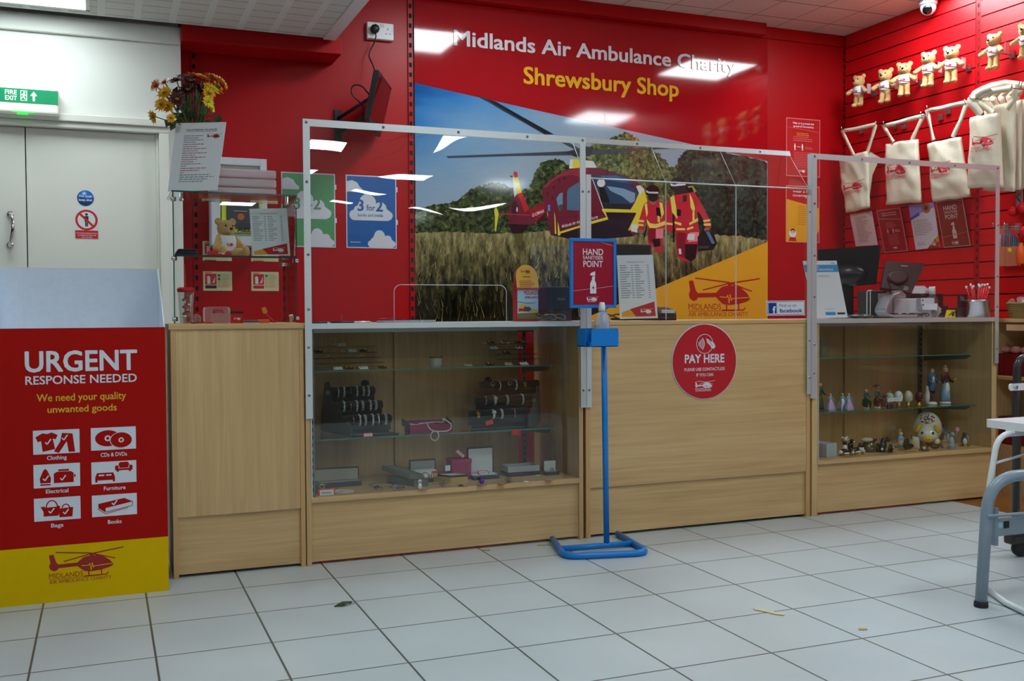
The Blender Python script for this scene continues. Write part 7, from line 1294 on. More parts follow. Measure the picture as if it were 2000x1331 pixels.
def steps(xa, xb, y0, lv, label):
    t = thing('clear_steps', label, 'stand', (xa, y0, SH1))
    for k, z in enumerate(lv): y = y0 + .05 * (k + 1); MB().box(xa, y - .02, z - .002, xb, y + .025, z, STP).box(xa, y + .023, SH1 + .0005, xb, y + .025, z - .002, STP).build('step', t)
    return t
LV = [SH1 + .026, SH1 + .046, SH1 + .066, SH1 + .09]
steps(.80, 1.10, .115, LV, 'clear stepped stand of ear-ring cards at the left of the top shelf'); steps(1.62, 1.83, .115, LV, 'clear stepped stand of ear-ring cards at the right of the top shelf')
GC = 'ear-ring cards in the jewellery counter'
def card(px, py, kind, label):
    k = min(range(5), key=lambda i: abs(at(px, py, 1, .115 + .05 * i).z - ([SH1] + LV)[i])); z = ([SH1] + LV)[k] + .0008; y = .115 + .05 * k if k else .118; x = at(px, py, 1, y).x
    t = MB().prism([(-.018, -.012), (.018, -.012), (.018, .012), (-.018, .012)], (x, y, z + .006), (1, rn.uniform(-.15, .15), 0), (0, .9, .42), .0008, {'w': ECW, 'd': ECD, 'c': CARDC, 'g': ECW}[kind]).build('earring_card'); tag(t, label, 'ear-ring card', GC); m = {'w': SILV, 'd': GOLD, 'c': GOLD, 'g': EGR}[kind]
    for s_ in (-1, 1): MB().ell((x + s_ * .008, y, z + .010), .0046, m, None, 8, 6).tube([(x + s_ * .008, y - .002, z + .003), (x + s_ * .013, y - .008, z + .003)], .0012, m, 5).build('earring', t)
E6 = lambda x, y: (600 + x / 10, 640 + y / 10); E7 = lambda x, y: (900 + x / 10.53, 630 + y / 10.53); KN = {'w': 'white', 'd': 'dark brown', 'c': 'clear', 'g': 'green stone'}
rows = {}
for (x, y, k) in ((680, 295, 'w'), (490, 435, 'c'), (880, 430, 'w'), (215, 545, 'd'), (740, 540, 'c'), (1095, 530, 'd'), (450, 635, 'c'), (1030, 615, 'c'), (600, 790, 'w'), (810, 785, 'd'), (1100, 785, 'w'), (1470, 785, 'd')): card(*E6(x, y), k, '%s ear-ring card, %s in the left group on the top shelf' % (KN[k], {(680, 295): 'highest', (490, 435): 'second level, left', (880, 430): 'second level, right', (215, 545): 'third level, left', (740, 540): 'third level, middle', (1095, 530): 'third level, right', (450, 635): 'fourth level, left', (1030, 615): 'fourth level, right', (600, 790): 'lowest, first', (810, 785): 'lowest, second', (1100, 785): 'lowest, third', (1470, 785): 'lowest, fourth'}[(x, y)]))
for (x, y, k, nm) in ((910, 125, 'g', 'highest'), (520, 255, 'c', 'second level, left'), (1300, 250, 'c', 'second level, right'), (610, 355, 'd', 'third level, left'), (950, 375, 'c', 'third level, middle'), (1180, 345, 'd', 'third level, right'), (680, 600, 'w', 'fourth level, left'), (940, 605, 'd', 'fourth level, middle'), (1200, 595, 'g', 'fourth level, right'), (600, 862, 'd', 'lowest, second'), (980, 858, 'c', 'lowest, third'), (1300, 855, 'w', 'lowest, fourth'), (150, 895, 'c', 'lowest, first')): card(*E7(x, y), k, '%s ear-ring card, %s in the right group on the top shelf' % (KN[k], nm))
# boxes and trinkets on the counter floor
ZF = .2725
def fl(px, py, z=ZF): return at(px, py, 2, z)
def boxy(name, label, cat, px0, px1, py, y, d, h, m, lid=None, inner=None, yaw=0, extra=None):
    """hinged box: tray, upright lid and lining"""
    xa, xb = at(px0, py, 1, y).x, at(px1, py, 1, y).x; t = thing(name, label, cat, ((xa + xb) / 2, y + d / 2, ZF)); MB().box(xa, y, ZF, xb, y + d, ZF + h, m).build('tray', t, .003)
    if inner: MB().box(xa + .005, y + .005, ZF + h - .001, xb - .005, y + d - .005, ZF + h + .001, inner).build('lining', t)
    if lid: MB().box(xa, y + d, ZF + h * .8, xb, y + d + .012, ZF + h + lid, m).build('lid', t, .003); MB().box(xa + .006, y + d - .0015, ZF + h + .002, xb - .006, y + d, ZF + h + lid - .006, inner).build('lid_lining', t)
    return t, xa, xb
SATIN = mat('satin_grey', rgb(176, 172, 160), .35, var=.12, scale=12); CHAR = mat('box_charcoal', rgb(48, 50, 50), .5); NAVY = mat('box_navy', rgb(20, 26, 66), .5); BXW = mat('lining_white', rgb(214, 218, 220), .6); SGRN = mat('box_sage', rgb(98, 104, 98), .5); BGOLD = mat('box_gold_card', rgb(206, 172, 84), .4, .3); BSIL = mat('box_silver_card', rgb(176, 180, 186), .45)
boxy('long_box', 'long grey jewellery case with its satin lid open, far left of the case floor', 'jewellery case', 607, 707, 953, .20, .05, .02, CHAR, .055, SATIN)
xa, xb = at(616, 965, 1, .06).x, at(642, 965, 1, .06).x; t = thing('ring_box', 'small grey box with a silver ring behind the large price tag, far left', 'ring box', (xa, .07, ZF)); MB().prism([(0, 0), (xb - xa, 0), (xb - xa - .01, .03), (0, .05)], (xa, .075, ZF), (1, 0, 0), (0, 0, 1), -.06, SGRN).build('box_body', t, .002); MB().tube([(xa + .028 + .009 * math.cos(a), .066, ZF + .03 + .009 * math.sin(a)) for a in [2 * PI * i / 16 for i in range(16)]], .0018, SILV, 6, closed=True).build('ring', t)
q = at(637, 963, 1, .035); ptag((q.x, .035, q.z), -.08, 'large red and white price tag standing at the far left of the case floor', .072, .036, (0, -1, .15))
def coil(cx, cy, rs, m, r, label, name='bead_necklace', cat='necklace'):
    mb = MB()
    for k, (a_, b__, dx, dy) in enumerate(rs): beads(mb, [Vector((cx + dx + a_ * math.cos(u), cy + dy + b__ * math.sin(u), ZF + r + k * r * .5)) for u in [2 * PI * i / 40 for i in range(41)]], r * 2.05, r, m)
    tag(mb.build(name), label, cat)
q = fl(672, 962); coil(q.x, q.y, [(.038, .030, 0, 0), (.03, .022, -.004, .004), (.022, .024, -.012, .006)], PEARL, .0026, 'pearl necklace coiled beside the large price tag')
q = fl(748, 950); coil(q.x, q.y + .01, [(.05, .05, 0, .02)], mat('chain_bronze', rgb(120, 100, 74), .3, .9), .0014, 'thin bronze necklace lying on the case floor left of the grey boxes', 'chain_necklace')
q = fl(765, 953); mb = MB()
for k in range(6): mb.ell((q.x + rn.uniform(-.02, .02), q.y + rn.uniform(-.012, .012), ZF + .005), (.009, .006, .004), (PINKM, SILV)[k % 2], None, 8, 6)
tag(mb.build('charm_cluster'), 'cluster of rose and silver charms on the bronze necklace', 'charm')
# leaning sage box, watch box, gold box, cube, navy box, silver box, ring box
xa, xb = at(775, 950, 1, .09).x, at(832, 950, 1, .09).x; t = thing('long_box', 'closed sage grey long box with a second lid leaning on it', 'jewellery case', (xa, .12, ZF)); MB().prism([(0, 0), (.055, -.01), (.035, .16), (-.02, .17)], (xb - .055, .075, ZF), (1, 0, 0), (-.35, 1, 0), .03, SGRN).build('box_base', t, .003); MB().prism([(0, 0), (.055, -.01), (.035, .16), (-.02, .17)], (xb - .075, .085, ZF + .0315), (1, 0, .0), (-.35, 1, .14), .022, mat('box_sage_lid', rgb(112, 118, 112), .45)).build('box_lid', t, .003)
t, xa, xb = boxy('watch_box', 'open charcoal watch box holding a gold and silver watch', 'watch box', 806, 858, 941, .16, .05, .018, CHAR, .075, mat('lining_grey', rgb(150, 152, 150), .5)); mb = MB(); MB().box(xa + .012, .158, ZF + .018, xb - .012, .2, ZF + .052, BXW).build('cushion', t)
c = at(831, 931, 1, .15); t = thing('wristwatch', 'gold and silver watch with a white face in the open charcoal box', 'watch', (c.x, .15, ZF)); MB().lathe([(.017, 0), (.018, .004), (.016, .007), (0, .007)], (c.x, .152, c.z), GOLD, 24, (0, -1, .25)).build('case', t); MB().lathe([(.0145, .0072), (0, .0074)], (c.x, .152, c.z), TAGW, 24, (0, -1, .25)).build('face', t); mb = MB()
for k in range(7): mb.box(c.x + .018 + k * .0052, .146 - .0 * k, c.z - .008 + .001 * k, c.x + .0225 + k * .0052, .152, c.z + .008, GOLD if k % 2 else SILV)
for k in range(3): mb.box(c.x - .0225 - k * .0052, .147, c.z - .010, c.x - .018 - k * .0052, .152, c.z + .006, SILV)
mb.build('strap', t); ptag((c.x + .045, .158, c.z + .016), .1, 'red tag tucked behind the gold and silver watch', .03, .012, (0, -1, .2), False)
xa, xb = at(878, 944, 1, .10).x, at(912, 944, 1, .10).x; t = thing('long_box', 'gold sided black box with a white slip inside', 'jewellery case', (xa, .11, ZF)); e_ = Vector((-.62, 1, 0)).normalized(); MB().prism([(0, 0), (xb - xa, 0), (xb - xa - .06, .09), (-.06, .09)], (xa, .085, ZF), (1, 0, 0), (0, 1, 0), .026, BGOLD).build('tray', t, .002); MB().prism([(0, 0), (xb - xa, 0), (xb - xa - .06, .09), (-.06, .09)], (xa, .085, ZF + .0265), (1, 0, 0), (0, 1, 0), .007, VEL).prism([(.005, .012), (xb - xa - .006, .012), (xb - xa - .04, .06), (-.03, .06)], (xa, .085, ZF + .0336), (1, 0, 0), (0, 1, 0), .001, BXW).build('lining', t); q = at(875, 915, 1, .14); MB().box(q.x - .012, .14, q.z - .012, q.x + .010, .142, q.z + .012, BXW).build('slip', t)
xa, xb = at(883, 931, 1, .17).x, at(921, 931, 1, .17).x; h_ = at(900, 898, 1, .17).z - ZF; t = thing('gift_box', 'tall magenta gift box with a price tag on its lid', 'gift box', (xa, .17, ZF)); MG2 = mat('box_cerise', rgb(160, 28, 92), .5); MB().box(xa, .17, ZF, xb, .245, ZF + h_ * .78, MG2).build('box_body', t, .002); MB().box(xa - .002, .168, ZF + h_ * .78, xb + .002, .247, ZF + h_, MG2).build('lid', t, .002)
q = at(897, 887, 1, .21); ptag((q.x, .2, ZF + h_ + .022), -.9, 'red and white price tag propped on the tall magenta box', .05, .026, (.2, -.8, .55))
t, xa, xb = boxy('necklace_box', 'tall open navy box with a white lining beside the magenta box', 'jewellery box', 924, 976, 935, .13, .075, .018, NAVY, .115, BXW); q = fl(946, 925, ZF + .024); ptag((q.x, .165, ZF + .024), -.05, 'red and white price tag inside the tall open navy box', .05, .03, (0, -.5, .85)); MB().tube([((xa + xb) / 2 + .02 * math.cos(a), .15 + .012 * math.sin(a), ZF + .021) for a in [2 * PI * i / 24 for i in range(24)]], .0018, SILV, 5, closed=True).build('chain', t)
xa, xb = at(992, 928, 1, .15).x, at(1054, 928, 1, .15).x; t = thing('necklace_box', 'silver lidless box on a navy base near the red board gap', 'jewellery box', (xa, .15, ZF)); MB().box(xa, .15, ZF, xb, .24, ZF + .018, NAVY).build('base', t, .002); h_ = .026; z = ZF + .0185; MB().box(xa, .15, z, xb, .154, z + h_, BSIL).box(xa, .236, z, xb, .24, z + h_, BSIL).box(xa, .154, z, xa + .004, .236, z + h_, BSIL).box(xb - .004, .154, z, xb, .236, z + h_, BSIL).box(xa + .004, .154, z, xb - .004, .236, z + .012, VEL).build('sleeve', t)
t, xa, xb = boxy('ring_box', 'small open black ring box with a white lining at the far right', 'ring box', 1066, 1093, 936, .12, .032, .016, CHAR, .05, BXW); MB().tube([((xa + xb) / 2 + .007 * math.cos(a), .13, ZF + .023 + .007 * math.sin(a)) for a in [2 * PI * i / 14 for i in range(14)]], .0016, BLACK, 6, closed=True).build('ring', t)
GT_ = 'red and white price tags along the front of the case floor'
def trinket(px, py, kind, label, tg=None):
    q = fl(px, py); mb = MB()
    if kind == 'flower':
        for k in range(9): a = 2.4 * k; r = .004 * math.sqrt(k); mb.ell((q.x + r * 1.6 * math.cos(a), q.y + r * math.sin(a), ZF + .008 + .006 * (1 - r / .012)), .0045, mat('gunmetal', rgb(110, 120, 128), .25, .9), None, 8, 6)
    elif kind == 'owl': mb.ell((q.x, q.y, ZF + .014), (.011, .008, .014), SILV).ell((q.x, q.y, ZF + .034), (.0095, .008, .010), SILV).ell((q.x, q.y - .007, ZF + .035), .004, mat('stone_smoke', rgb(160, 168, 170), .1))
    elif kind == 'brooch':
        for k in range(12): a = 2 * PI * k / 12; mb.tube([(q.x, q.y, ZF + .012), (q.x + .018 * math.cos(a), q.y + .008 * math.sin(a), ZF + .014 + .014 * math.sin(a))], [.003, .001], mat('pewter', rgb(120, 112, 98), .3, .9), 5)
        mb.ell((q.x, q.y, ZF + .012), .006, mat('pewter', 0, 0))
    elif kind == 'amethyst': mb.ell((q.x, q.y, ZF + .018), (.011, .009, .013), mat('stone_violet', rgb(92, 50, 150), .15)).tube([(q.x + .008 * math.cos(a), q.y + .006, ZF + .009 + .008 * math.sin(a)) for a in [2 * PI * i / 14 for i in range(14)]], .002, SILV, 6, closed=True)
    elif kind == 'ring': mb.tube([(q.x + .010 * math.cos(a), q.y + .010 * math.sin(a), ZF + .003) for a in [2 * PI * i / 18 for i in range(18)]], .0024, mat('bronze_dark', rgb(100, 86, 60), .3, .9), 6, closed=True)
    elif kind == 'pendant':
        for k in range(7): mb.ell((q.x + .008 * math.cos(k), q.y + .004 * math.sin(k), ZF + .004), (.005, .004, .003), PEARL)
        mb.tube([(q.x, q.y, ZF + .003), (q.x + .01, q.y + .05, ZF + .002), (q.x + .04, q.y + .07, ZF + .002)], .0008, SILV, 4)
    tag(mb.build({'owl': 'silver_figure', 'brooch': 'brooch', 'pendant': 'pendant'}.get(kind, 'ring')), label, {'owl': 'ornament', 'brooch': 'brooch', 'pendant': 'pendant'}.get(kind, 'ring'))
    if tg: ptag((q.x + tg[0], q.y + tg[1], ZF + .0008), tg[2], 'red and white price tag lying under the ' + tg[3], .034, .022, (0, 0, 1), True, GT_)
trinket(737, 957, 'flower', 'grey flower ring on a red tag, first along the front of the case floor', (.006, -.006, .1, 'grey flower ring')); trinket(781, 958, 'flower', 'grey flower ring on a red tag beside the charms', (-.014, -.008, .1, 'grey flower ring beside the charms'))
trinket(820, 957, 'owl', 'silver owl shaped ornament standing on a red tag', (.012, -.002, -.1, 'silver owl ornament')); trinket(865, 950, 'brooch', 'silver flower brooch in front of the gold sided box', (.008, -.012, .0, 'silver flower brooch')); ptag((fl(852, 945).x, fl(852, 945).y, ZF + .0008), -.2, 'red and white price tag lying left of the silver flower brooch', .034, .022, (0, 0, 1), True, GT_)
trinket(900, 950, 'ring', 'plain bronze ring in front of the tall magenta box', (.012, -.006, -.25, 'plain bronze ring')); trinket(941, 949, 'amethyst', 'violet stone ring in front of the open navy box', (0, .002, -.1, 'violet stone ring')); trinket(993, 944, 'brooch', 'dark spiky brooch in front of the silver box', (-.036, -.014, -.05, 'dark spiky brooch')); trinket(1027, 943, 'pendant', 'pale pendant on a fine chain near the far right'); trinket(1050, 931, 'pendant', 'small pale pendant beside the black ring box'); ptag((fl(1003, 931).x, fl(1003, 931).y, ZF + .0008), .1, 'red and white price tag lying behind the dark spiky brooch', .034, .022, (0, 0, 1), True, GT_); ptag((fl(1072, 939).x, fl(1072, 939).y, ZF + .0008), -.15, 'red and white price tag lying in front of the black ring box', .034, .022, (0, 0, 1), True, GT_)
# ------------------------------------------------------------------ figurine counter
V5 = lambda x, y: (1560 + x / 4.159, 600 + y / 4.159); V9 = lambda x, y: (1590 + x / 6.452, 840 + y / 6.452)
def ceram(n, r, g, b, rough=.22, var=.08): return mat(n, rgb(r, g, b), rough, 0, var, 60, coat=.4)
CW_ = ceram('glaze_white', 222, 222, 216); SKC = ceram('glaze_skin', 206, 166, 138); HRB = ceram('glaze_hair_brown', 110, 70, 34); HRF = ceram('glaze_hair_fair', 190, 140, 74); LBL = ceram('glaze_pale_blue', 140, 176, 212, var=.2); PNK = ceram('glaze_pink', 220, 160, 196, var=.2); TEAL = ceram('glaze_teal', 36, 96, 98, var=.2); GRN = ceram('glaze_green', 40, 74, 50, var=.25); BRN = ceram('glaze_brown', 92, 66, 42, var=.3); BLK = ceram('glaze_black', 18, 18, 20); YLW = ceram('glaze_yellow', 232, 184, 40); MRN = ceram('glaze_maroon', 84, 22, 26); BLU = ceram('glaze_blue', 58, 96, 138, var=.2); GRY = ceram('glaze_grey', 150, 166, 178, var=.2); CRM = ceram('glaze_cream', 206, 196, 170, var=.12); GLD = mat('gilt', rgb(206, 166, 64), .25, .9); SGL = clear('cut_glass', (.9, .92, .9), .006, 90, haze=.05)
def fig(name, label, cat, px, py, y, zb_, top, group=None):
    x = at(*V5(px, py), 1, y).x; h = at(*V5(px, top), 1, y).z - zb_; t = thing(name, label, cat, (x, y, zb_ + .0005), group); return t, Vector((x, y, zb_ + .0005)), h
Z4 = SH4
def tumbler(px, lab):
    x = at(*V5(px, 400), 1, .2).x; tag(MB().lathe([(.022, 0), (.025, .004), (.031, .085), (.0295, .085), (.023, .01), (0, .009)], (x, .22, SH3 + .0005), SGL, 16).build('glass_tumbler'), lab, 'glass')
tumbler(165, 'cut glass tumbler on the upper glass shelf against the screen post'); tumbler(222, 'cut glass tumbler on the upper glass shelf, farther from the screen post')
def lady(px, lab, c1, c2, y=.16):
    t, c, h = fig('lady_figurine', lab, 'figurine', px, 845, y, Z4, 705, 'crinoline lady figurines on the glass shelf'); mb = MB(); n = 24; prof = [(.030, 0), (.031, .004), (.028, h * .2), (.020, h * .42), (.011, h * .62), (.007, h * .68)]
    for k, (m_) in enumerate((c1, c2)):
        vs = []; fs = []
        for (r, z) in prof:
            for j in range(n): a = 2 * PI * j / n; vs.append(c + Vector((r * math.cos(a) * (1 + .05 * math.cos(5 * a)), r * .85 * math.sin(a) * (1 + .05 * math.cos(5 * a)), z)))
        for i in range(len(prof) - 1):
            for j in range(n):
                if ((j // 3) % 2) == k: fs.append((i * n + j, i * n + (j + 1) % n, (i + 1) * n + (j + 1) % n, (i + 1) * n + j))
        if k == 0: fs.append(tuple(range(n))[::-1])
        mb.add(vs, fs, m_, True)
    mb.build('skirt', t); mb = MB().ell(c + Vector((0, 0, h * .72)), (.009, .008, .014), LBL); limb(mb, c + Vector((-.010, 0, h * .78)), c + Vector((-.017, -.012, h * .55)), .0036, .0028, LBL, 5); limb(mb, c + Vector((.010, 0, h * .78)), c + Vector((.016, -.012, h * .56)), .0036, .0028, LBL, 5); mb.build('bodice', t); MB().ell(c + Vector((0, 0, h * .92)), .0075, SKC).build('head', t); MB().ell(c + Vector((0, .002, h * .945)), (.0085, .0085, .0072), HRF).build('hair', t)
lady(257, 'crinoline lady figurine with a pink front panel, alone left of the pair', LBL, PNK); lady(355, 'left lady of the pair of crinoline figurines', LBL, CW_, .2); lady(405, 'right lady of the pair of crinoline figurines', LBL, PNK, .135)
def human(name, lab, px, pyb, top, y, coat, legs, hair, base=CW_, skirt=None, seat=False, arm=None, hat=None):
    t, c, h = fig(name, lab, 'figurine', px, pyb, y, Z4, top); k = h / .18
    V_ = lambda x, yy, z: c + Vector((x * k, yy * k, z * k))
    MB().lathe([(.026 * k, 0), (.027 * k, .004 * k), (.022 * k, .012 * k), (0, .014 * k)], c, base, 20).build('base', t)
    mb = MB()
    if seat: mb.ell(V_(0, .01, .05), (.03 * k, .028 * k, .045 * k), legs); limb(mb, V_(-.014, -.01, .075), V_(-.016, -.034, .06), .013 * k, .011 * k, legs, 5); limb(mb, V_(.014, -.01, .075), V_(.018, -.034, .06), .013 * k, .011 * k, legs, 5); limb(mb, V_(-.016, -.034, .06), V_(-.018, -.03, .018), .011 * k, .008 * k, legs, 5); limb(mb, V_(.018, -.034, .06), V_(.02, -.03, .018), .011 * k, .008 * k, legs, 5)
    elif skirt: mb.lathe([(.024 * k, .014 * k), (.022 * k, .05 * k), (.016 * k, .085 * k), (.011 * k, .1 * k)], c, skirt, 18)
    else: limb(mb, V_(-.008, 0, .085), V_(-.009, -.004, .018), .011 * k, .007 * k, legs, 7); limb(mb, V_(.008, 0, .085), V_(.011, .002, .018), .011 * k, .007 * k, legs, 7)
    mb.build('skirt' if skirt else 'legs', t)
    z0 = .09 if not seat else .085; mb = MB().ell(V_(0, .002 if not seat else .008, z0 + .03), (.018 * k, .013 * k, .035 * k), coat); limb(mb, V_(-.016, 0, z0 + .052), V_(-.026, -.008, z0 + .022), .0075 * k, .006 * k, coat, 5); limb(mb, V_(-.026, -.008, z0 + .022), V_(-.016, -.026, z0 + .024), .006 * k, .005 * k, coat, 5); limb(mb, V_(.016, 0, z0 + .052), V_(.024, -.006, z0 + .02), .0075 * k, .006 * k, coat, 5); limb(mb, V_(.024, -.006, z0 + .02), V_(.022, -.024, z0 + .016), .006 * k, .005 * k, coat, 5)
    if not seat and not skirt: mb.lathe([(.021 * k, .066 * k), (.0185 * k, .095 * k), (.016 * k, .11 * k)], c, coat, 16)
    mb.build('coat', t); zz = .162 if not seat else .155
    MB().ell(V_(0, -.001, zz), (.0105 * k, .0115 * k, .013 * k), SKC).ell(V_(0, -.0125, zz - .001), .002 * k, SKC).tube([V_(0, .001, zz - .016), V_(0, 0, zz - .006)], .005 * k, SKC, 8).build('head', t); MB().ell(V_(0, .0035, zz + .004), (.0118 * k, .0112 * k, .0125 * k), hair).build('hair', t)
    if arm: MB().box(*(V_(-.034, -.034, z0 + .02)), *(V_(-.012, -.022, z0 + .028)), arm).build('held_book', t)
    return t, c, k
human('cloaked_figurine', 'tall green cloaked figurine partly behind the screen post', 172, 850, 612, .15, GRN, GRN, HRB, GRN, skirt=GRN)
human('seated_figurine', 'seated figurine in teal at the left of the pair in the middle of the shelf', 548, 830, 662, .16, TEAL, GRN, SKC, CRM, seat=True)
t, c, k = human('seated_figurine', 'seated figurine in a blue coat with a brown dog beside it', 640, 825, 655, .16, TEAL, BRN, CRM, CW_, seat=True); mb = MB(); mb.ell(c + Vector((.024, -.02, .036)), (.014, .012, .03), BRN).ell(c + Vector((.022, -.03, .068)), (.011, .012, .011), BRN).ell(c + Vector((.022, -.042, .065)), .005, BRN); mb.build('dog', t); MB().lathe([(.022, 0), (.022, .003), (.013, .005), (.011, .014), (0, .016)], c + Vector((0, .004, .182 * k)), BRN, 14, (.1, -.1, 1)).build('hat', t)
t, c, k = human('standing_figurine', 'tall figurine of a man in a blue coat and maroon breeches', 1080, 795, 490, .2, BLU, MRN, HRB, CW_, arm=HRF); mb = MB(); mb.ell(c + Vector((-.022 * k, .006, .04 * k)), (.012 * k, .012 * k, .04 * k), CW_).tube([c + Vector((-.03 * k, 0, .09 * k)), c + Vector((-.024 * k, 0, .05 * k)), c + Vector((-.02 * k, 0, .01))], .006 * k, CW_, 8); mb.build('tree_stump', t); MB().ell(c + Vector((0, -.011 * k, .125 * k)), (.006 * k, .004 * k, .012 * k), CW_).build('cravat', t)
t, c, k = human('standing_figurine', 'tall figurine of a woman in a maroon bodice and white apron', 1190, 785, 482, .2, MRN, CW_, HRF, CW_, skirt=LBL); MB().ell(c + Vector((0, -.012 * k, .075 * k)), (.014 * k, .010 * k, .028 * k), CW_).build('apron', t); MB().box(*(c + Vector((.012 * k, -.04 * k, .118 * k))), *(c + Vector((.032 * k, -.028 * k, .123 * k))), HRF).build('held_book', t); MB().ell(c + Vector((0, .004, .181 * k)), (.009 * k, .009 * k, .006 * k), HRF).build('hair_bun', t)
def egg(px, lab, m1, gem, top=680):
    t, c, h = fig('ornamental_egg', lab, 'ornament', px, 818, .18, Z4, top); k = h; MB().lathe([(.013, 0), (.014, .004), (.009, .008), (.011, .018), (0, .02)], c, GLD, 18).build('stand', t); pr = [(0, .016)] + [(.030 * math.sin(u) * (1 - .14 * math.cos(u - PI) * -1 if False else 1), .016 + (k - .016) * (1 - math.cos(u)) / 2) for u in [PI * i / 14 for i in range(1, 14)]] + [(0, k)]; MB().lathe([(r * .62 if False else r * (k - .016) / .062 * .72, z) for r, z in pr], c, m1, 24).build('shell', t); o = MB()
    for j in range(10): a = 2 * PI * j / 10; o.ell(c + Vector((.011 * math.cos(a), -.0215, .016 + (k - .016) * .5 + .015 * math.sin(a))), .0022, gem, None, 6, 4)
    o.build('gem_ring', t)
egg(890, 'white ornamental egg with a gem ring on a gilt foot', CRM, SILV); egg(978, 'dark brown ornamental egg on a gilt foot', MRN, GLD, 686); egg(810, 'small white and gilt egg behind the handwritten card', CW_, GLD, 682)
t, c, h = fig('trinket_pot', 'small green and white pot with a black foot left of the handwritten card', 'ornament', 738, 820, .18, Z4, 682); MB().lathe([(.018, 0), (.018, .006), (.01, .012), (.012, .02)], c, BLK, 18).build('foot', t); MB().lathe([(.012, .02), (.02, .03), (.021, h * .7), (.012, h * .86), (0, h * .9)], c, ceram('glaze_mint', 150, 196, 176, var=.3), 18).ell(c + Vector((0, 0, h * .94)), .006, GLD).build('pot_body', t)
q0, q1 = at(*V5(722, 770), 1, .13), at(*V5(840, 735), 1, .13); mb = MB().box(q0.x, .13, q0.z, q1.x, .132, q1.z, PAPER); s = Sheet(mb, (q0.x, .1298, q0.z), (1, 0, 0), (0, 0, 1)); s.bars(.004, q1.x - q0.x - .004, .008, (q1.z - q0.z) - .008, 1, PTXT, .4, .1); mb.tube([(q1.x - .01, .134, Z4 + .001), (q1.x - .01, .134, q0.z + .004)], .001, SILV, 5).tube([(q0.x + .01, .134, Z4 + .001), (q0.x + .01, .134, q0.z + .004)], .001, SILV, 5); tag(mb.build('paper_card'), 'small white handwritten card in front of the eggs', 'card')
# floor of the counter
ZG = .2725
def flo(x, y): return at(*V9(x, y), 2, ZG)
q = flo(50, 400); tag(MB().ell((q.x + .044, .07, ZG + .036), .035, mat('ball_maroon', rgb(84, 20, 22), .4), None, 20, 12).build('maroon_ball'), 'dark maroon ball against the left end of the figurine counter floor', 'ball')
xa, xb, xm = at(*V9(35, 380), 1, .11).x, at(*V9(288, 360), 1, .08).x, at(*V9(160, 375), 1, .05).x; h_ = at(*V9(160, 175), 1, .07).z - ZG
MARB = mat('marble_white', rgb(186, 196, 204), .4, var=.12, scale=14); tag(MB().prism([(0, .08), (xm - xa, .0), (xb - xa, .03), (xb - xa - .03, .12), (.01, .15)], (xa, .05, ZG), (1, 0, 0), (0, 1, 0), h_, MARB).build('stone_box', None, .003), 'pale veined stone box on the counter floor beside the maroon ball', 'box')
def animal(name, lab, cat, px, pyb, y, parts, base=None):
    x = at(*V9(px, pyb), 1, y).x; t = thing(name, lab, cat, (x, y, ZG)); c = Vector((x, y, ZG + .003)); g = {}
    for (nm, p, r, m) in parts: g.setdefault(nm, MB()).ell(c + Vector(p), r, m, None, 12, 8)
    for nm, mb in g.items(): mb.build(nm, t)
    c = c - Vector((0, 0, .0025))
    if base: MB().lathe([(base[0], 0), (base[0], .004), (base[0] * .9, .006), (0, .007)], c, base[1], 20).build('base', t)
    return t, c
def calf(px, pyb, y, lab, flip=1, hd=BLK):
    animal('calf_figurine', lab, 'figurine', px, pyb, y, [('body', (-.006 * flip, .01, .016), (.026, .016, .015), BLK), ('body', (-.026 * flip, .01, .014), (.012, .013, .012), CW_), ('body', (.004 * flip, -.002, .008), (.022, .012, .007), CW_), ('head', (.022 * flip, -.008, .018), (.013, .012, .012), hd), ('head', (.026 * flip, -.017, .013), (.009, .009, .008), CW_), ('ear', (.012 * flip, -.006, .028), (.006, .003, .004), hd), ('ear', (.033 * flip, -.004, .027), (.006, .003, .004), hd)], (.03, GLD))
calf(405, 365, .07, 'black and white lying calf figurine with a dark eye patch, nearest the stone box'); calf(545, 350, .09, 'black and white lying calf figurine beside the brown cottage ornament', 1, CW_)
animal('cow_figurine', 'black and white sitting cow figurine behind the first calf', 'figurine', 385, 270, .16, [('body', (0, 0, .02), (.016, .015, .022), CW_), ('body', (.002, .002, .044), (.012, .011, .014), BLK), ('head', (0, -.006, .066), (.012, .011, .012), CW_), ('head', (0, -.016, .061), (.008, .007, .006), SKC), ('horn', (-.014, -.002, .076), (.008, .003, .005), CW_), ('horn', (.014, -.002, .076), (.008, .003, .005), CW_)], (.02, CRM))
animal('cow_figurine', 'small dark cow head figurine behind the two calves', 'figurine', 455, 240, .20, [('body', (0, 0, .02), (.016, .014, .022), BLK), ('head', (.004, -.008, .05), (.012, .010, .011), BLK), ('muzzle', (.01, -.018, .046), (.006, .006, .005), CW_), ('ear', (-.010, -.002, .058), (.006, .003, .004), CW_)], (.018, CRM))
animal('dog_figurine', 'small brown dog figurine between the calves and the cottage', 'figurine', 578, 270, .15, [('body', (0, 0, .016), (.016, .018, .016), BRN), ('head', (-.004, -.012, .036), (.012, .012, .012), MRN), ('ear', (-.014, -.008, .036), (.003, .005, .009), MRN), ('ear', (.008, -.008, .036), (.003, .005, .009), MRN)], (.02, BRN))
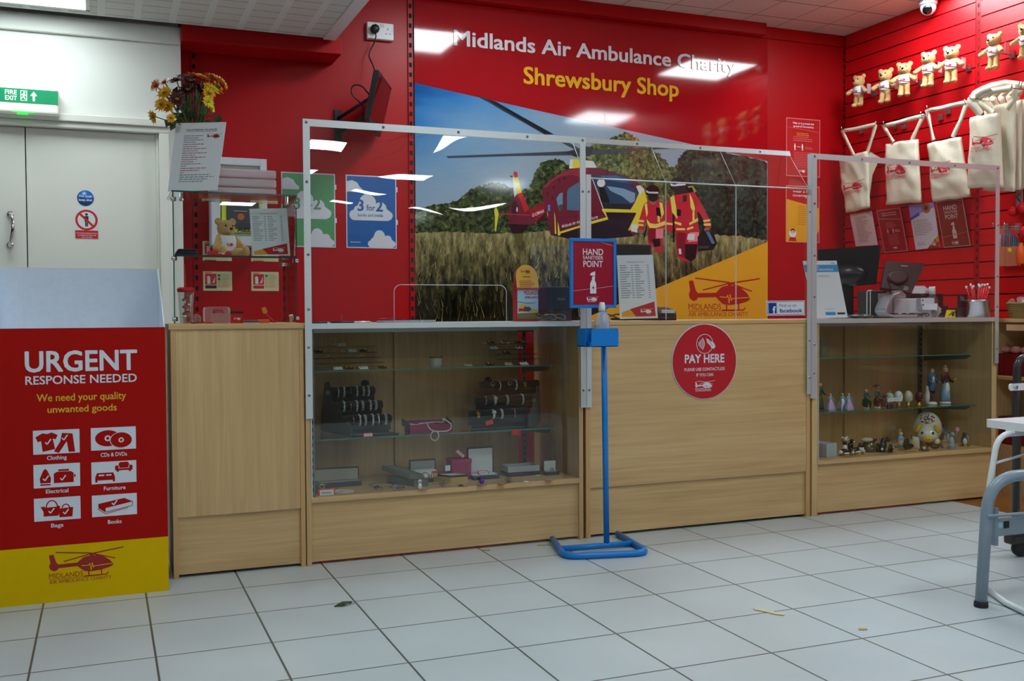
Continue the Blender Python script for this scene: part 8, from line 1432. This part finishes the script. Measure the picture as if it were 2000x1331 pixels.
x = at(*V9(690, 320), 1, .14).x; t = thing('cottage_ornament', 'brown cottage ornament under a shiny cream roof with flowers', 'ornament', (x, .14, ZG)); MB().lathe([(.038, 0), (.04, .006), (.036, .02), (.03, .045), (.02, .05), (0, .052)], (x, .14, ZG + .0005), ceram('glaze_olive', 84, 70, 40, var=.3), 18).build('wall', t); mb = MB().ell((x - .012, .14, ZG + .062), (.034, .028, .013), CRM); mb.build('roof', t); mb = MB()
for k in range(9): mb.ell((x + .022 + rn.uniform(-.014, .014), .125 + rn.uniform(-.01, .01), ZG + .062 + rn.uniform(-.008, .014)), .0058, ceram('glaze_mauve', 168, 140, 168) if k % 2 else BLK, None, 8, 6)
mb.build('flowers', t); MB().box(x + .02, .10, ZG, x + .034, .108, ZG + .045, BLK).build('dark_tree', t)
animal('cat_figurine', 'black arched cat figurine with a kitten', 'figurine', 890, 315, .10, [('body', (-.012, 0, .028), (.02, .016, .028), BLK), ('body', (-.008, 0, .052), (.018, .013, .018), BLK), ('body', (-.02, -.004, .012), (.016, .014, .012), BLK), ('head', (.012, -.012, .058), (.012, .011, .010), BLK), ('ear', (.006, -.008, .069), (.004, .003, .006), BLK), ('ear', (.018, -.008, .068), (.004, .003, .006), BLK), ('kitten', (.03, -.01, .014), (.018, .011, .012), BLK), ('kitten', (.024, -.016, .03), (.009, .008, .008), BLK), ('kitten', (.042, -.014, .018), (.006, .005, .006), CW_), ('paw', (-.03, -.014, .014), (.007, .007, .008), CW_)], (.042, BLK))
x = at(*V9(985, 220), 1, .22).x; hg = at(*V5(770, 965), 1, .22).z - ZG; t = thing('glass_candlestick', 'slender twisted glass candlestick behind the black cat', 'candlestick', (x, .22, ZG)); MB().lathe([(.022, 0), (.022, .003), (.006, .012)] + [(.005 + .0035 * (i % 2), .016 + (hg - .045) * i / 12) for i in range(13)] + [(.014, hg - .022), (.016, hg - .01), (.013, hg), (.011, hg), (.010, hg - .015), (0, hg - .02)], (x, .22, ZG + .0005), SGL, 16).build('stem', t)
animal('coat_figurine', 'small figurine in a pale blue jacket on a green base', 'figurine', 1085, 215, .20, [('body', (0, 0, .026), (.016, .014, .022), CRM), ('jacket', (0, -.002, .046), (.016, .013, .018), LBL), ('jacket', (-.016, -.006, .04), (.005, .005, .012), LBL), ('jacket', (.016, -.006, .04), (.005, .005, .012), LBL), ('head', (0, -.004, .07), (.011, .011, .012), CRM), ('ear', (-.006, .002, .088), (.003, .003, .010), CRM), ('ear', (.006, .002, .088), (.003, .003, .010), CRM)], (.028, ceram('glaze_leaf', 90, 136, 100)))
animal('dog_figurine', 'black dog figurine lying on a tan base', 'figurine', 1175, 300, .09, [('body', (.01, .004, .020), (.036, .016, .015), BLK), ('body', (-.014, -.002, .028), (.014, .013, .022), BLK), ('head', (-.012, -.008, .052), (.012, .012, .012), BLK), ('muzzle', (-.014, -.02, .048), (.006, .008, .006), BLK), ('ear', (-.023, -.006, .05), (.004, .005, .010), BLK), ('ear', (-.001, -.006, .05), (.004, .005, .010), BLK), ('paw', (-.024, -.016, .011), (.010, .012, .006), BLK)], (.045, ceram('glaze_tan', 196, 140, 60)))
x = at(*V9(1265, 220), 1, .17).x; t = thing('cream_teapot', 'small cream teapot with a leafy handle half behind the china pig', 'ornament', (x, .17, ZG)); MB().lathe([(.022, 0), (.026, .006), (.026, .04), (.02, .055), (0, .058)], (x, .17, ZG + .0005), CRM, 20).build('pot_body', t); MB().tube([(x - .02, .165, ZG + .04), (x - .034, .16, ZG + .066), (x - .01, .16, ZG + .08), (x + .012, .165, ZG + .07)], .003, BRN, 6).build('handle', t); MB().lathe([(.034, 0), (.036, .003), (.02, .005), (0, .005)], (x + .01, .15, ZG + .0003), CRM, 20).build('saucer', t)
# china pig money box
PIG = ceram('glaze_pig_cream', 220, 218, 202, .16, .04); pc = at(*V5(1043, 985), 1, .235); kz = (at(*V5(1043, 857), 1, .235).z - ZG) / 2; kx = .076; TP = Matrix.Translation((pc.x, .235, ZG + kz + .004)) @ Matrix.Rotation(-.75, 4, 'Z')
t = thing('china_pig', 'large white china pig money box painted with flowers and yellow ears', 'money box', (pc.x, .235, ZG))
def PM(): m_ = MB(); m_.T = TP.copy(); return m_
o = link('body', baked(PM().ell((0, .012, 0), (kx, kx * 1.05, kz), PIG, None, 28, 18).ell((0, -.062, -.034), (.054, .044, .042), PIG, None, 24, 16).ell((.05, -.055, -kz + .018), (.018, .028, .020), PIG).ell((-.055, -.04, -kz + .018), (.018, .026, .020), PIG).ell((.04, .07, -kz + .02), (.02, .026, .022), PIG), .0042, 5), t)
for dx in (-.027, .027): PM().ell((dx, -.099, -.018), (.0065, .004, .0075), BLK).build('eye', t)
PM().ell((0, -.106, -.050), (.026, .012, .016), YLW, None, 18, 10).build('snout', t)
for dx in (-.008, .008): PM().ell((dx, -.1175, -.050), (.0022, .0015, .003), BRN, None, 8, 6).build('nostril', t)
for dx, rt in ((-.047, .45), (.047, -.45)): PM().ell((dx, -.078, .004), (.013, .008, .025), YLW, Matrix.Rotation(rt, 3, 'Y'), 14, 10).build('ear', t)
PM().ell((.05, -.08, -kz + .009), (.017, .008, .009), YLW).build('trotter', t)
mb = PM(); FLW = [ceram('bloom_blue', 50, 70, 150), ceram('bloom_pink', 206, 120, 150), ceram('bloom_red', 190, 60, 60), ceram('bloom_leaf', 70, 96, 50), ceram('bloom_yellow', 214, 180, 60)]
for k in range(54):
    a, r = rn.uniform(0, 2 * PI), math.sqrt(rn.random()); dx, dz = kx * .52 * r * math.cos(a), kz * (.58 + .26 * r * math.sin(a)); yy = .012 - kx * 1.05 * math.sqrt(max(0, 1 - (dx / kx) ** 2 - (dz / kz) ** 2)); mb.ell((dx, yy, dz), (rn.uniform(.003, .006), .002, rn.uniform(.003, .006)), FLW[k % 5], None, 7, 5)
mb.build('painted_flowers', t)
animal('hedgehog_figurine', 'brown hedgehog figurine in front of the china pig', 'figurine', 1385, 290, .06, [('body', (0, 0, .016), (.022, .018, .018), BRN), ('body', (-.006, -.004, .030), (.012, .011, .010), BRN), ('head', (-.014, -.014, .012), (.010, .011, .009), CRM)], (.026, BRN))
animal('otter_figurine', 'long brown animal figurine lying in front of the china pig', 'figurine', 1530, 265, .07, [('body', (0, 0, .013), (.034, .015, .013), ceram('glaze_umber', 66, 50, 38, var=.3)), ('head', (.026, -.008, .018), (.013, .011, .011), BRN), ('ear', (.030, -.004, .028), (.004, .003, .004), BRN), ('paw', (.034, -.014, .006), (.008, .006, .005), BRN)])
t, c = animal('cherub_figurine', 'pale blue grey cherub figurine holding a pink flower', 'figurine', 1730, 265, .06, [('body', (0, 0, .03), (.017, .014, .03), GRY), ('body', (-.006, -.008, .012), (.02, .014, .012), GRY), ('head', (.002, -.004, .072), (.011, .011, .012), GRY), ('wing', (-.018, .006, .056), (.008, .005, .02), GRY), ('wing', (.018, .006, .056), (.008, .005, .02), GRY)], (.024, GRY)); MB().tube([c + Vector((.012, -.006, .052)), c + Vector((.022, -.01, .075)), c + Vector((.026, -.01, .095))], .003, GRY, 6).build('arm', t); mb = MB()
for k in range(6): a = k * PI / 3; mb.ell(c + Vector((.028 + .008 * math.cos(a), -.012, .1 + .008 * math.sin(a))), .005, PNK, None, 8, 6)
mb.build('pink_flower', t)
animal('bird_figurine', 'grey bird figurine with raised wings behind the cherub', 'figurine', 1650, 190, .30, [('body', (0, 0, .04), (.012, .018, .014), GRY), ('body', (0, 0, .016), (.010, .010, .018), CRM), ('wing', (-.016, .002, .058), (.010, .005, .018), ceram('glaze_slate', 110, 124, 140)), ('wing', (.016, .002, .056), (.010, .005, .016), ceram('glaze_slate', 0, 0, 0)), ('head', (.002, -.016, .056), (.007, .008, .007), GRY)], (.018, CRM))
animal('penguin_figurine', 'dark grey and white bird figurine on a gilt base at the right end', 'figurine', 1893, 235, .10, [('body', (0, 0, .03), (.019, .017, .03), ceram('glaze_slate2', 60, 70, 72)), ('belly', (-.006, -.01, .024), (.013, .010, .02), CW_), ('head', (-.004, -.004, .062), (.012, .012, .011), ceram('glaze_slate2', 0, 0, 0)), ('wing', (.018, -.002, .034), (.005, .010, .02), GRY)], (.026, GLD))
